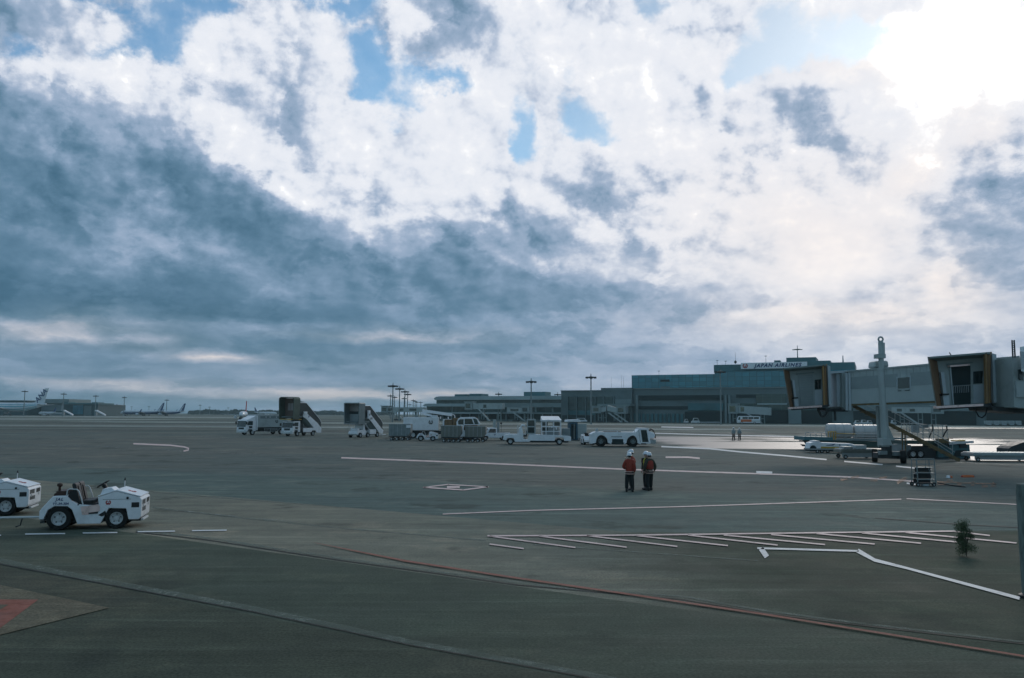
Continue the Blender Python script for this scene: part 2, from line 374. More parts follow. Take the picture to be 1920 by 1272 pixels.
    def torus(s, c, R_, r, nrm=(0, 0, 1), n=20, k=8):
        nrm = Vector(nrm).normalized(); a = nrm.orthogonal().normalized(); b = nrm.cross(a); c = Vector(c)
        vs = []; fs = []
        for i in range(n):
            t = 2*math.pi*i/n; d = a*math.cos(t) + b*math.sin(t)
            for j in range(k):
                q = 2*math.pi*j/k; vs.append(c + d*(R_ + r*math.cos(q)) + nrm*(r*math.sin(q)))
        for i in range(n):
            for j in range(k): fs.append((i*k+j, ((i+1) % n)*k+j, ((i+1) % n)*k+(j+1) % k, i*k+(j+1) % k))
        return s.add(vs, fs)
    def build(s, name, m=None, parent=None, bevel=0.0, smooth=False):
        me = bpy.data.meshes.new(name); me.from_pydata(s.v, [], s.f)
        mats = s.mats if s.mats else [m]
        for q in mats: me.materials.append(q)
        if s.mats: me.polygons.foreach_set('material_index', s.m)
        me.validate(); me.update()
        bm = bmesh.new(); bm.from_mesh(me); bmesh.ops.recalc_face_normals(bm, faces=bm.faces); bm.to_mesh(me); bm.free()
        o = bpy.data.objects.new(name, me); COL.objects.link(o)
        if parent: o.parent = parent
        if smooth:
            me.polygons.foreach_set('use_smooth', [True] * len(me.polygons)); me.update()
            try: me.set_sharp_from_angle(angle=R(38))
            except Exception: pass
        if bevel:
            bv = o.modifiers.new('bevel', 'BEVEL'); bv.width = bevel; bv.segments = 2; bv.limit_method = 'ANGLE'; bv.angle_limit = R(35)
            bv.harden_normals = False
        return o
def thing(name, label, cat, loc=(0, 0, 0), rz=0.0, group=None):
    o = bpy.data.objects.new(name, None); COL.objects.link(o)
    o.location = loc; o.rotation_euler = (0, 0, rz); o.empty_display_size = 0.3
    o['label'] = label; o['category'] = cat
    if group: o['group'] = group
    return o
def tag(o, label, cat, group=None):
    o['label'] = label; o['category'] = cat
    if group: o['group'] = group
    return o
def kids(o): return [c for c in bpy.data.objects if c.parent == o]
def copy_tree(o, loc=None, rz=None, label=None, parent=None):
    c = o.copy(); COL.objects.link(c); c.parent = parent
    if loc is not None: c.location = loc
    if rz is not None: c.rotation_euler = (0, 0, rz)
    if label: c['label'] = label
    for k_ in kids(o): copy_tree(k_, parent=c)
    return c
def text_mesh(name, body, size, m, parent=None, shear=0.0, depth=0.004, bold=0.0, loc=(0, 0, 0), rot=(math.pi / 2, 0, 0), space=1.0, align='CENTER'):
    """lettering as a mesh; stands upright in the xz plane and reads from -y by default"""
    cu = bpy.data.curves.new(name, 'FONT'); cu.body = body; cu.size = size; cu.shear = shear; cu.extrude = depth; cu.offset = bold
    cu.align_x = align; cu.align_y = 'CENTER'; cu.space_character = space; cu.resolution_u = 3
    o = bpy.data.objects.new(name, cu); COL.objects.link(o)
    dg = bpy.context.evaluated_depsgraph_get(); me = bpy.data.meshes.new_from_object(o.evaluated_get(dg))
    bpy.data.objects.remove(o); bpy.data.curves.remove(cu)
    o = bpy.data.objects.new(name, me); COL.objects.link(o); me.materials.clear(); me.materials.append(m)
    if parent: o.parent = parent
    o.location = loc; o.rotation_euler = rot
    return o

M = {}
M['white'] = mat('white_paint', (0.80, 0.81, 0.84), 0.38, 0, 0.06, 2.0, dirt=((0.35, 0.35, 0.34), 0.35), coat=0.2)
M['offwhite'] = mat('weathered_white_paint', (0.60, 0.62, 0.63), 0.5, 0, 0.10, 1.5, dirt=((0.3, 0.3, 0.29), 0.5))
M['grey'] = mat('grey_paint', (0.30, 0.33, 0.34), 0.5, 0, 0.12, 1.5, dirt=((0.14, 0.14, 0.13), 0.5))
M['midgrey'] = mat('mid_grey_metal', (0.20, 0.235, 0.24), 0.5, 0.2, 0.15, 1.5, dirt=((0.09, 0.09, 0.085), 0.5))
M['dark'] = mat('dark_metal', (0.035, 0.042, 0.045), 0.55, 0.2, 0.2, 3.0)
M['black'] = mat('black_plastic', (0.012, 0.014, 0.015), 0.5, 0, 0.2, 4.0)
M['tyre'] = mat('tyre_rubber', (0.016, 0.017, 0.017), 0.8, 0, 0.2, 6.0, spec=0.3)
M['rim'] = mat('wheel_rim_paint', (0.55, 0.57, 0.58), 0.45, 0.2, 0.12, 5.0, dirt=((0.12, 0.11, 0.1), 0.6))
M['galv'] = mat('galvanised_steel', (0.38, 0.42, 0.43), 0.45, 0.6, 0.15, 4.0)
M['glass'] = mat('dark_window_glass', (0.012, 0.03, 0.034), 0.08, 0, 0.1, 0.7, spec=0.8)
M['teal_glass'] = mat('teal_window_glass', (0.012, 0.045, 0.05), 0.12, 0, 0.2, 0.2, spec=0.7)
M['yellow'] = mat('yellow_safety_paint', (0.50, 0.29, 0.045), 0.55, 0, 0.15, 2.0, dirt=((0.16, 0.1, 0.05), 0.6))
M['orange'] = mat('orange_paint', (0.62, 0.13, 0.03), 0.5, 0, 0.15, 3.0)
M['brownsteel'] = mat('rusty_yellow_steel', (0.16, 0.115, 0.05), 0.6, 0.1, 0.3, 2.0, dirt=((0.09, 0.05, 0.03), 0.8))
M['green'] = mat('dark_green_paint', (0.03, 0.065, 0.055), 0.5, 0, 0.2, 2.0)
M['blue'] = mat('navy_paint', (0.02, 0.05, 0.16), 0.4, 0, 0.1, 2.0)
M['red'] = mat('red_paint', (0.42, 0.03, 0.03), 0.45, 0, 0.1, 2.0)
M['wood'] = mat('raw_wood', (0.36, 0.23, 0.12), 0.75, 0, 0.3, 4.0, dirt=((0.14, 0.09, 0.05), 0.6), stretch=(1, 1, 6))
M['concrete'] = mat('facade_concrete', (0.14, 0.185, 0.19), 0.8, 0, 0.12, 0.12, dirt=((0.08, 0.1, 0.1), 0.5))
M['concrete_pale'] = mat('pale_roof_edge', (0.34, 0.41, 0.42), 0.7, 0, 0.10, 0.1, dirt=((0.2, 0.24, 0.24), 0.5))
M['concrete_mid'] = mat('mid_grey_cladding', (0.20, 0.255, 0.26), 0.7, 0, 0.10, 0.15, dirt=((0.12, 0.15, 0.15), 0.5))
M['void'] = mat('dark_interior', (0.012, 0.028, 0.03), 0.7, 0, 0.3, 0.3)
M['bridge'] = mat('jet_bridge_cladding', (0.38, 0.43, 0.43), 0.55, 0.1, 0.08, 0.8, dirt=((0.18, 0.2, 0.2), 0.45))
M['bridge_dk'] = mat('jet_bridge_band', (0.255, 0.30, 0.305), 0.5, 0.1, 0.10, 0.8)
M['seal'] = mat('shiny_floor_plate', (0.85, 0.62, 0.58), 0.3, 0.3, 0.12, 5.0)

def place(t, lx, ly, px, py):
    """stand the thing so that its local point (lx, ly, 0) is on the ground seen at (px, py)"""
    g = G(px, py); rz = t.rotation_euler.z; c, s = math.cos(rz), math.sin(rz)
    t.location = (g.x - (lx * c - ly * s), g.y - (lx * s + ly * c), 0)
    return t
# ---------------------------------------------------------------- the apron
def asphalt(name, base, tint2, rough=0.86, patch=0.06, wet=False):
    m = bpy.data.materials.new(name); m.use_nodes = True
    t = m.node_tree; b = t.nodes['Principled BSDF']; k = NB(t)
    geo = k.n('ShaderNodeNewGeometry').outputs['Position']
    big = k.noise(geo, 0.035, 5, 0.6); mid = k.noise(geo, 0.5, 9, 0.75); fine = k.noise(geo, 22.0, 3, 0.7)
    mp = k.n('ShaderNodeMapping'); t.links.new(geo, mp.inputs[0]); mp.inputs['Scale'].default_value = (0.12, 0.9, 1); mp.inputs['Rotation'].default_value = (0, 0, R(12))
    streak = k.noise(mp.outputs[0], 1.0, 6, 0.6)
    mp2 = k.n('ShaderNodeMapping'); t.links.new(geo, mp2.inputs[0]); mp2.inputs['Scale'].default_value = (0.0035, 0.055, 1)
    band = k.noise(mp2.outputs[0], 1.0, 4, 0.6)
    def tone(b0, b1): return k.mix(k.mr(big, 0.42, 0.58), tuple(b0) + (1,), tuple(b1) + (1,))
    c = tone(base, tint2); bscale = 1.0
    if wet:
        sp0 = k.n('ShaderNodeSeparateXYZ'); t.links.new(geo, sp0.inputs[0])
        edge = k.noise(geo, 0.6, 6, 0.7)
        def side(a, b_, soft, rag, dist=None):
            '''1 on the near side of the ground line seen through two points of the view'''
            A, B = G(*a), G(*b_); d = (B - A).normalized(); n_ = Vector((-d.y, d.x))
            if n_.y > 0: n_ = -n_
            v_ = k.m('ADD', k.m('ADD', k.m('MULTIPLY', sp0.outputs[0], n_.x), k.m('MULTIPLY', sp0.outputs[1], n_.y)), -(A.x * n_.x + A.y * n_.y))
            v_ = k.m('ADD', v_, k.m('MULTIPLY', k.m('SUBTRACT', edge, 0.5), rag))
            return k.mr(v_, -soft, soft)
        Tc = tone(*ZT); Bc_ = tone(*ZB); Gc = tone(*ZG); Dc = tone(*ZD); D2c = tone(*ZD2)
        c = k.mix(side((0, 872), (1330, 925), 1.2, 4.0), c, Tc)
        c = k.mix(k.m('MULTIPLY', side((640, 951), (1200, 1000), .03, .1), k.mr(k.m('ADD', sp0.outputs[0], k.m('MULTIPLY', k.m('SUBTRACT', edge, 0.5), 3.0)), 9.0, 2.0)), c, Bc_)
        c = k.mix(side((640, 1002), (1400, 998), .25, 1.0), c, k.mix(k.mr(k.m('ADD', sp0.outputs[0], k.m('MULTIPLY', k.m('SUBTRACT', edge, 0.5), 6.0)), 0.0, 6.5), Bc_, Dc))
        c = k.mix(side((255, 1000.5), (640, 1054), .02, .05), c, D2c)
        c = k.mix(side((0, 1060), (775, 1213), .02, .08), c, Gc)
    c = k.mix(k.m('MULTIPLY', k.mr(mid, 0.47, 0.58), 0.38), c, k.mix(1.0, c, (1.45, 1.42, 1.38, 1), 'MULTIPLY'))
    md2 = k.noise(geo, 1.7, 9, 0.8)
    c = k.mix(k.m('MULTIPLY', k.mr(md2, 0.48, 0.60), 0.32), c, k.mix(1.0, c, (.66, .68, .68, 1), 'MULTIPLY'))
    dust = k.noise(geo, 0.16, 8, 0.72)
    c = k.mix(k.m('MULTIPLY', k.mr(dust, 0.52, 0.62), 0.42), c, k.mix(1.0, c, (1.85, 1.6, 1.5, 1), 'MULTIPLY'))
    c = k.mix(k.m('MULTIPLY', k.mr(streak, 0.47, 0.62), 0.35), c, k.mix(1.0, c, (.62, .62, .62, 1), 'MULTIPLY'))
    sy = k.n('ShaderNodeSeparateXYZ'); t.links.new(geo, sy.inputs[0])
    # older concrete strips further out lie in alternating tones
    fo = k.mr(sy.outputs[1], 70, 260)
    bb = k.ramp(band, [(0.40, (0.5, 0.52, 0.5)), (0.46, (1.0, 1.0, 1.0)), (0.51, (0.6, 0.62, 0.6)), (0.57, (1.5, 1.5, 1.4))])
    c = k.mix(fo, c, k.mix(1.0, c, bb, 'MULTIPLY'))
    # faint scrapes and dried run-off, long and thin in several directions
    for ang, sc_a, amt, tone_ in ((20, 0.9, .35, 1.9), (-35, 1.4, .30, 1.7), (75, 0.7, .3, .55)):
        ma = k.n('ShaderNodeMapping'); t.links.new(geo, ma.inputs[0]); ma.inputs['Rotation'].default_value = (0, 0, R(ang)); ma.inputs['Scale'].default_value = (0.10 * sc_a, 2.2 * sc_a, 1)
        sn = k.noise(ma.outputs[0], 1.0, 8, 0.72)
        c = k.mix(k.m('MULTIPLY', k.mr(sn, 0.53, 0.64), amt), c, k.mix(1.0, c, (tone_, tone_, tone_, 1), 'MULTIPLY'))
    # tyre rubber and oil
    oil = k.noise(geo, 0.22, 4, 0.7)
    c = k.mix(k.m('MULTIPLY', k.mr(oil, 0.57, 0.66), 0.5), c, (0.035, 0.042, 0.035, 1))
    sp = k.mr(fine, 0.38, 0.62, 0.74, 1.26, 'LINEAR')
    sc2 = k.n('ShaderNodeVectorMath', operation='SCALE'); t.links.new(c, sc2.inputs[0]); t.links.new(sp, sc2.inputs[3])
    c = sc2.outputs[0]
    rg = k.mr(mid, 0.3, 0.7, rough - 0.05, rough + 0.1)
    b.inputs['Specular IOR Level'].default_value = 0.10
    if wet:
        # puddles left by the rain between the stands
        ratio = k.m('DIVIDE', sy.outputs[0], k.m('MAXIMUM', sy.outputs[1], 1.0))
        mp3 = k.n('ShaderNodeMapping'); t.links.new(geo, mp3.inputs[0]); mp3.inputs['Scale'].default_value = (0.045, 0.13, 1)
        wn_ = k.noise(mp3.outputs[0], 1.0, 7, 0.62)
        mp4 = k.n('ShaderNodeMapping'); t.links.new(geo, mp4.inputs[0]); mp4.inputs['Scale'].default_value = (0.02, 0.16, 1)
        wn2 = k.noise(mp4.outputs[0], 1.0, 5, 0.6)
        def zone(v_, a, b_, c_, d_): return k.m('MULTIPLY', k.mr(v_, a, b_), k.m('SUBTRACT', 1.0, k.mr(v_, c_, d_)))
        zA = k.m('MULTIPLY', zone(sy.outputs[1], 76, 90, 118, 160), zone(sy.outputs[0], 13, 24, 70, 95))
        zB = k.m('MULTIPLY', zone(sy.outputs[1], 60, 66, 100, 130), zone(ratio, 0.50, 0.53, 0.9, 1.1))
        zC = k.m('MULTIPLY', zone(sy.outputs[1], 110, 150, 185, 230), zone(sy.outputs[0], -30, 0, 90, 110))
        zD = k.m('MULTIPLY', zone(sy.outputs[1], 225, 232, 250, 262), zone(ratio, 0.5, 0.52, 0.7, 0.8))
        z = k.m('MAXIMUM', k.m('MAXIMUM', zA, zB), k.m('MAXIMUM', k.m('MULTIPLY', zC, 0.5), k.m('MULTIPLY', zD, 0.9)))
        w = k.mr(k.m('ADD', k.m('MULTIPLY', z, 0.44), k.m('ADD', k.m('MULTIPLY', k.m('SUBTRACT', wn_, 0.5), 0.9), k.m('MULTIPLY', k.m('SUBTRACT', wn2, 0.5), 0.7))), 0.30, 0.40)
        w = k.m('MULTIPLY', w, k.mr(z, 0.05, 0.2))
        # dry-looking damp sheen around
        c = k.mix(w, c, (0.02, 0.02, 0.02, 1))
        rg = k.m('ADD', k.m('MULTIPLY', rg, k.m('SUBTRACT', 1.0, w)), k.m('MULTIPLY', w, WET_ROUGH))
        t.links.new(k.mr(w, 0, 1, 0.10, 1.0), b.inputs['Specular IOR Level'])
    t.links.new(c, b.inputs['Base Color']); t.links.new(rg, b.inputs['Roughness'])
    bp = k.n('ShaderNodeBump'); bp.inputs['Strength'].default_value = 0.25; bp.inputs['Distance'].default_value = 0.01
    t.links.new(fine, bp.inputs['Height'])
    if not wet: t.links.new(bp.outputs[0], b.inputs['Normal'])
    return m
WET_ROUGH = 0.42
ZT = ((0.100, 0.136, 0.124), (0.116, 0.146, 0.126)); ZB = ((0.205, 0.195, 0.152), (0.155, 0.165, 0.135)); ZG = ((0.068, 0.078, 0.058), (0.086, 0.079, 0.060))
ZD = ((0.050, 0.070, 0.049), (0.070, 0.076, 0.056)); ZD2 = ((0.076, 0.092, 0.070), (0.098, 0.098, 0.072))
AS = asphalt('apron_asphalt', (0.110, 0.130, 0.118), (0.130, 0.136, 0.118), wet=True)
AS_P = asphalt('pale_concrete', (0.27, 0.29, 0.27), (0.22, 0.24, 0.23), patch=0.1)
AS_J = asphalt('joint_sealant', (0.18, 0.19, 0.17), (0.14, 0.15, 0.14))
AS_C = asphalt('reddish_concrete', (0.150, 0.130, 0.092), (0.125, 0.118, 0.085))
def sheet(name, pts, m, z, px=True, kind='structure'):
    q = [G(*p) if px else Vector((p[0], p[1], 0)) for p in pts]
    me = bpy.data.meshes.new(name); me.from_pydata([(v.x, v.y, z) for v in q], [], [tuple(range(len(q)))])
    me.materials.append(m); me.update()
    if me.polygons[0].normal.z < 0: me.flip_normals()
    o = bpy.data.objects.new(name, me); COL.objects.link(o); o['kind'] = kind
    return o
sheet('ground', [(-2600, -60), (2600, -60), (2600, 3600), (-2600, 3600)], AS, 0.0, px=False)
# areas of newer and older asphalt
# concrete service road in front of the terminal and pale strips of the taxiway
def strip(name, y0, y1, m, z, x0=-2000, x1=2000, slope=0.0):
    return sheet(name, [(x0, y0 - slope * x0), (x1, y0 - slope * x1), (x1, y1 - slope * x1), (x0, y1 - slope * x0)], m, z, px=False)
# ---------------------------------------------------------------- painted markings and joints
def paint(name, col, wear=0.45, rough=0.6, soft=0.16):
    m = bpy.data.materials.new(name); m.use_nodes = True
    t = m.node_tree; b = t.nodes['Principled BSDF']; k = NB(t)
    geo = k.n('ShaderNodeNewGeometry').outputs['Position']
    n = k.noise(geo, 5.0, 7, 0.75); n2 = k.noise(geo, 0.7, 4, 0.6)
    f = k.m('MULTIPLY', k.mr(k.m('ADD', n, k.m('MULTIPLY', n2, 0.5)), 0.62, 0.95), wear * 1.6, clamp=True)
    t.links.new(k.mix(k.m('MULTIPLY', f, .6), tuple(col) + (1,), (0.12, 0.13, 0.12, 1)), b.inputs['Base Color'])
    n3 = k.noise(geo, 1.6, 8, 0.8)
    lo = 0.30 + wear * 0.22
    t.links.new(k.mr(k.m('ADD', k.m('MULTIPLY', n3, .6), k.m('MULTIPLY', n, .4)), lo, lo + soft, 0.0 if (wear > .3 or wear == 0) else 0.6, 1.0), b.inputs['Alpha'])
    b.inputs['Roughness'].default_value = rough; b.inputs['Specular IOR Level'].default_value = 0.15
    return m
PW = paint('white_marking_paint', (0.74, 0.72, 0.71), 0.22)
PP = paint('faded_pinkish_white_paint', (0.80, 0.58, 0.54), 0.30)
PG = paint('worn_grey_white_paint', (0.36, 0.36, 0.33), 0.7)
PR = paint('red_marking_paint', (0.36, 0.125, 0.09), 0.28, .8, .26)
PO = paint('orange_marking_paint', (0.55, 0.26, 0.14), 0.6)
JB = paint('pale_joint_sealant', (0.20, 0.225, 0.19), 0.0, .8, .44)
CR = mat('crack_tar', (0.014, 0.016, 0.015), 0.8, 0, 0.3, 2.0)
def stripe_pts(pts, w):
    """edge points of a stripe given by its centre line in the photograph"""
    P2 = [np.array(p[:2], float) for p in pts]; ws = [(p[2] if len(p) > 2 else w) for p in pts]
    L, Rr = [], []
    for i, p in enumerate(P2):
        d = P2[min(i + 1, len(P2) - 1)] - P2[max(i - 1, 0)]; d /= np.linalg.norm(d)
        n = np.array([-d[1], d[0]]) * ws[i] / 2
        L.append(p + n); Rr.append(p - n)
    return L, Rr
def dense(pts, step=40):
    out = []
    for a, b in zip(pts[:-1], pts[1:]):
        n = max(1, int(abs(b[0] - a[0]) / step))
        for i in range(n):
            t = i / n; out.append(tuple(a[k_] * (1 - t) + b[k_] * t for k_ in range(len(a))))
    out.append(tuple(pts[-1])); return out
def marks(name, lines, m, z, w=2.5):
    mb = MB()
    for ln in lines:
        ww = w
        if isinstance(ln[0], (int, float)): ww, ln = ln[0], ln[1]
        ln = [(p if len(p) > 2 else (p[0], p[1], ww)) for p in ln]
        L, Rr = stripe_pts(dense(ln), ww)
        vs = [G(*p) for p in L] + [G(*p) for p in Rr]; n = len(L)
        mb.add([(v.x, v.y, z) for v in vs], [(i, i + 1, n + i + 1, n + i) for i in range(n - 1)])
    me = bpy.data.meshes.new(name); me.from_pydata(mb.v, [], mb.f); me.materials.append(m); me.update()
    if me.polygons[0].normal.z < 0: me.flip_normals()
    o = bpy.data.objects.new(name, me); COL.objects.link(o); o['kind'] = 'structure'
    return o
marks('joint_band', [(9, [(-80, 1038), (0, 1052), (247, 1100), (464, 1140), (640, 1177), (775, 1206), (1104, 1266), (1160, 1277)]),
                     (4, [(255, 995), (387, 1009), (640, 1048), (795, 1069), (968, 1093), (1120, 1112)]),
                     (3.5, [(1120, 1108), (1280, 1119), (1435, 1146), (1590, 1167), (1920, 1205)]),
                     (2.5, [(286, 952), (464, 973), (640, 991), (911, 1014)]), (2, [(1000, 1022), (1280, 1042), (1420, 1052)]),
                     (2.2, [(155, 911), (290, 923), (464, 938), (640, 951)])], JB, 0.008)
marks('joint_crack', [(1.6, [(-80, 1045), (0, 1058.5), (247, 1105.5), (464, 1146), (640, 1183), (775, 1212), (1104, 1272), (1160, 1283)]),
                      (1.3, [(255, 998.5), (387, 1013), (640, 1052), (795, 1073), (968, 1097.5), (1280, 1125), (1435, 1151), (1590, 1171), (1920, 1209)]),
                      (1.0, [(1640, 972), (1800, 984), (1910, 990)])], CR, 0.012)
marks('taxi_line', [(2.6, [(640, 859), (900, 869), (1180, 881), (1420, 889), (1600, 895.5), (1722, 904)]),
                      (2.6, [(250, 832.5), (320, 835.5), (345, 838.5), (354, 841.5), (353, 844.5), (344, 846.5)]),
                      (1.8, [(830, 965), (1000, 958), (1280, 951), (1690, 937)]), (1.6, [(1700, 936), (1910, 947)]),
                      (3.0, [(1248, 858), (1290, 858), (1312, 860)])], PP, 0.016)
marks('taxi_line', [(2.0, [(60, 834), (200, 838), (345, 846.5), (640, 859)]), (1.5, [(160, 812), (240, 806), (330, 801), (420, 797)]), (1.5, [(360, 818), (440, 824)]),
                    (2.0, [(955, 826), (1084, 830), (1112, 836), (1240, 838)]), (1.8, [(1790, 867.5), (1920, 873)]), (1.5, [(600, 803), (640, 804)]), (1.5, [(600, 811), (640, 812)]),
                    (1.3, [(300, 955), (420, 967), (560, 980)])], PG, 0.016)
marks('white_line', [(2.6, [(1240, 838), (1330, 842), (1388, 848), (1470, 855), (1550, 862.5)]), (2.6, [(1583, 866), (1655, 872)]), (2.6, [(1680, 875), (1746, 881.5)]),
                     (4.0, [(1418, 886), (1448, 887)]), (3, [(1700, 907), (1722, 910)]), (1.8, [(1240, 801), (1300, 802)]), (1.6, [(1200, 812), (1340, 816), (1500, 819)]),
                     (3.4, [(1420, 1029.5), (1610, 1034.8)]), (9.5, [(1427, 1030), (1438, 1046)]), (4.4, [(1608, 1034, 8), (1640, 1052, 6), (1700, 1067, 4.2), (1912, 1124, 6)]),
                     (2.2, [(47, 1003), (122, 1002)]), (2.2, [(155, 1001), (220, 1000)]), (2.2, [(258, 998.5), (328, 997.3)]), (2.2, [(360, 996.5), (425, 995.5)]), (2.0, [(-20, 1006), (2, 1005)])], PW, 0.020)
marks('stand_hatching', [(2.6, [(914, 1006.5), (1150, 1005.5), (1280, 1004), (1500, 1001), (1790, 997.5)])] +
      [(2.4, [a, b]) for a, b in (((918, 1007), (1079, 1028.6)), ((1011, 1007), (1175, 1028)), ((1100, 1006), (1270, 1026.5)), ((1193, 1006), (1365, 1025)),
       ((1290, 1005), (1458, 1024)), ((1357, 1005), (1547, 1023)), ((1446, 1004), (1640, 1022)), ((1531, 1002), (1727, 1020.5)), ((1616, 1001), (1794, 1018)),
       ((1698, 1000), (1906, 1020)), ((1790, 998), (1856, 1006)), ((918, 1022), (982, 1030.6)))] +
      [(1.9, [(793, 915.2), (842, 909.3)]), (1.9, [(840, 909.6), (916, 914)]), (2.4, [(915, 913.8), (867, 920.2)]), (2.4, [(869, 920), (794, 914.8)]), (4, [(838, 914.5), (862, 914.5)])], PP, 0.024)
marks('red_line', [(3.4, [(590, 1019.5, .6), (640, 1030, 1.6), (700, 1042, 2.6), (760, 1054), (960, 1085), (1180, 1117), (1280, 1132), (1440, 1156), (1650, 1190), (1920, 1234), (2000, 1247)])], PR, 0.028)
marks('stand_figures', [(5, [(1576, 901), (1590, 898)]), (4, [(1596, 897.5), (1611, 894.5)]), (5, [(1632, 902), (1645, 901)]), (4, [(1648, 898), (1664, 896)]), (6, [(1682, 907), (1700, 897)]),
                        (2.4, [(1757, 904.5), (1800, 906.5), (1868, 909)]), (5, [(1757, 908), (1775, 908.5)]), (4, [(1776, 903), (1786, 902)]), (6, [(1795, 908), (1803, 909)]),
                        (8, [(1821, 908), (1827, 908.5)]), (5, [(1841, 913), (1852, 913.5)]), (7, [(1858, 911), (1868, 911.5)]), (3, [(1862, 905), (1864, 911)])], PO, 0.032)
# worn red paint on pale concrete in the near left corner
sheet('concrete_pad', [(-260, 1095), (0, 1098), (205, 1141), (0, 1192), (-260, 1260)], AS_C, 0.012)
sheet('red_paint_patch', [(-120, 1126), (72, 1126), (40, 1150), (0, 1180), (-90, 1250)], PR, 0.016)
sheet('asphalt_gap', [(-120, 1136), (16, 1136), (-20, 1157), (-120, 1190)], AS_C, 0.020)
strip('service_road', 268, 318, AS_P, 0.010, -160, 420, 0.10)
strip('road_edge_kerb_line', 262, 265, PG, 0.012, -160, 420, 0.10)
strip('taxiway_strip', 330, 420, AS_P, 0.006, -700, -170, 0.0)
strip('taxiway_strip', 190, 215, AS_P, 0.006, -260, 60, 0.03)
strip('taxiway_strip', 520, 720, AS_P, 0.006, -1200, -160, 0.0)
# ---------------------------------------------------------------- people
M['skin'] = mat('skin', (0.42, 0.27, 0.2), 0.55, 0, 0.06, 8.0)
M['jacket_red'] = mat('red_work_jacket', (0.28, 0.036, 0.02), 0.8, 0, 0.2, 6.0, bump=0.3)
M['jacket_dark'] = mat('dark_olive_work_jacket', (0.045, 0.045, 0.03), 0.85, 0, 0.2, 6.0, bump=0.3)
M['jacket_grey'] = mat('grey_blue_work_shirt', (0.30, 0.34, 0.34), 0.8, 0, 0.2, 6.0)
M['trousers'] = mat('black_work_trousers', (0.012, 0.016, 0.017), 0.85, 0, 0.25, 7.0, bump=0.3)
M['boots'] = mat('black_boots', (0.01, 0.01, 0.01), 0.5, 0, 0.2, 7.0)
M['helmet'] = mat('white_helmet_shell', (0.72, 0.75, 0.80), 0.3, 0, 0.05, 4.0, coat=0.4)
M['hair'] = mat('black_hair', (0.012, 0.011, 0.01), 0.6, 0, 0.2, 12.0)
M['reflect'] = mat('pale_reflective_tape', (0.62, 0.40, 0.34), 0.35, 0, 0.08, 8.0)
M['hivis'] = mat('yellow_reflective_tape', (0.55, 0.52, 0.03), 0.5, 0, 0.08, 8.0)
def skinned(name, joints, edges, m, parent, sub=1, root=0):
    """one continuous body grown round a skeleton of (position, radius_x, radius_y)"""
    me = bpy.data.meshes.new(name); me.from_pydata([j[0] for j in joints], edges, [])
    o = bpy.data.objects.new(name, me); COL.objects.link(o)
    sk = o.modifiers.new('skin', 'SKIN'); sk.use_smooth_shade = True; sk.branch_smoothing = 0.3
    for i, j in enumerate(joints):
        sv = me.skin_vertices[0].data[i]; sv.radius = (j[1], j[2] if len(j) > 2 else j[1]); sv.use_root = (i == root)
    if sub:
        ss = o.modifiers.new('sub', 'SUBSURF'); ss.levels = sub; ss.render_levels = sub
    dg = bpy.context.evaluated_depsgraph_get(); m2 = bpy.data.meshes.new_from_object(o.evaluated_get(dg))
    bpy.data.objects.remove(o); bpy.data.meshes.remove(me)
    m2.name = name; m2.materials.clear(); m2.materials.append(m)
    o = bpy.data.objects.new(name, m2); COL.objects.link(o); o.parent = parent
    return o
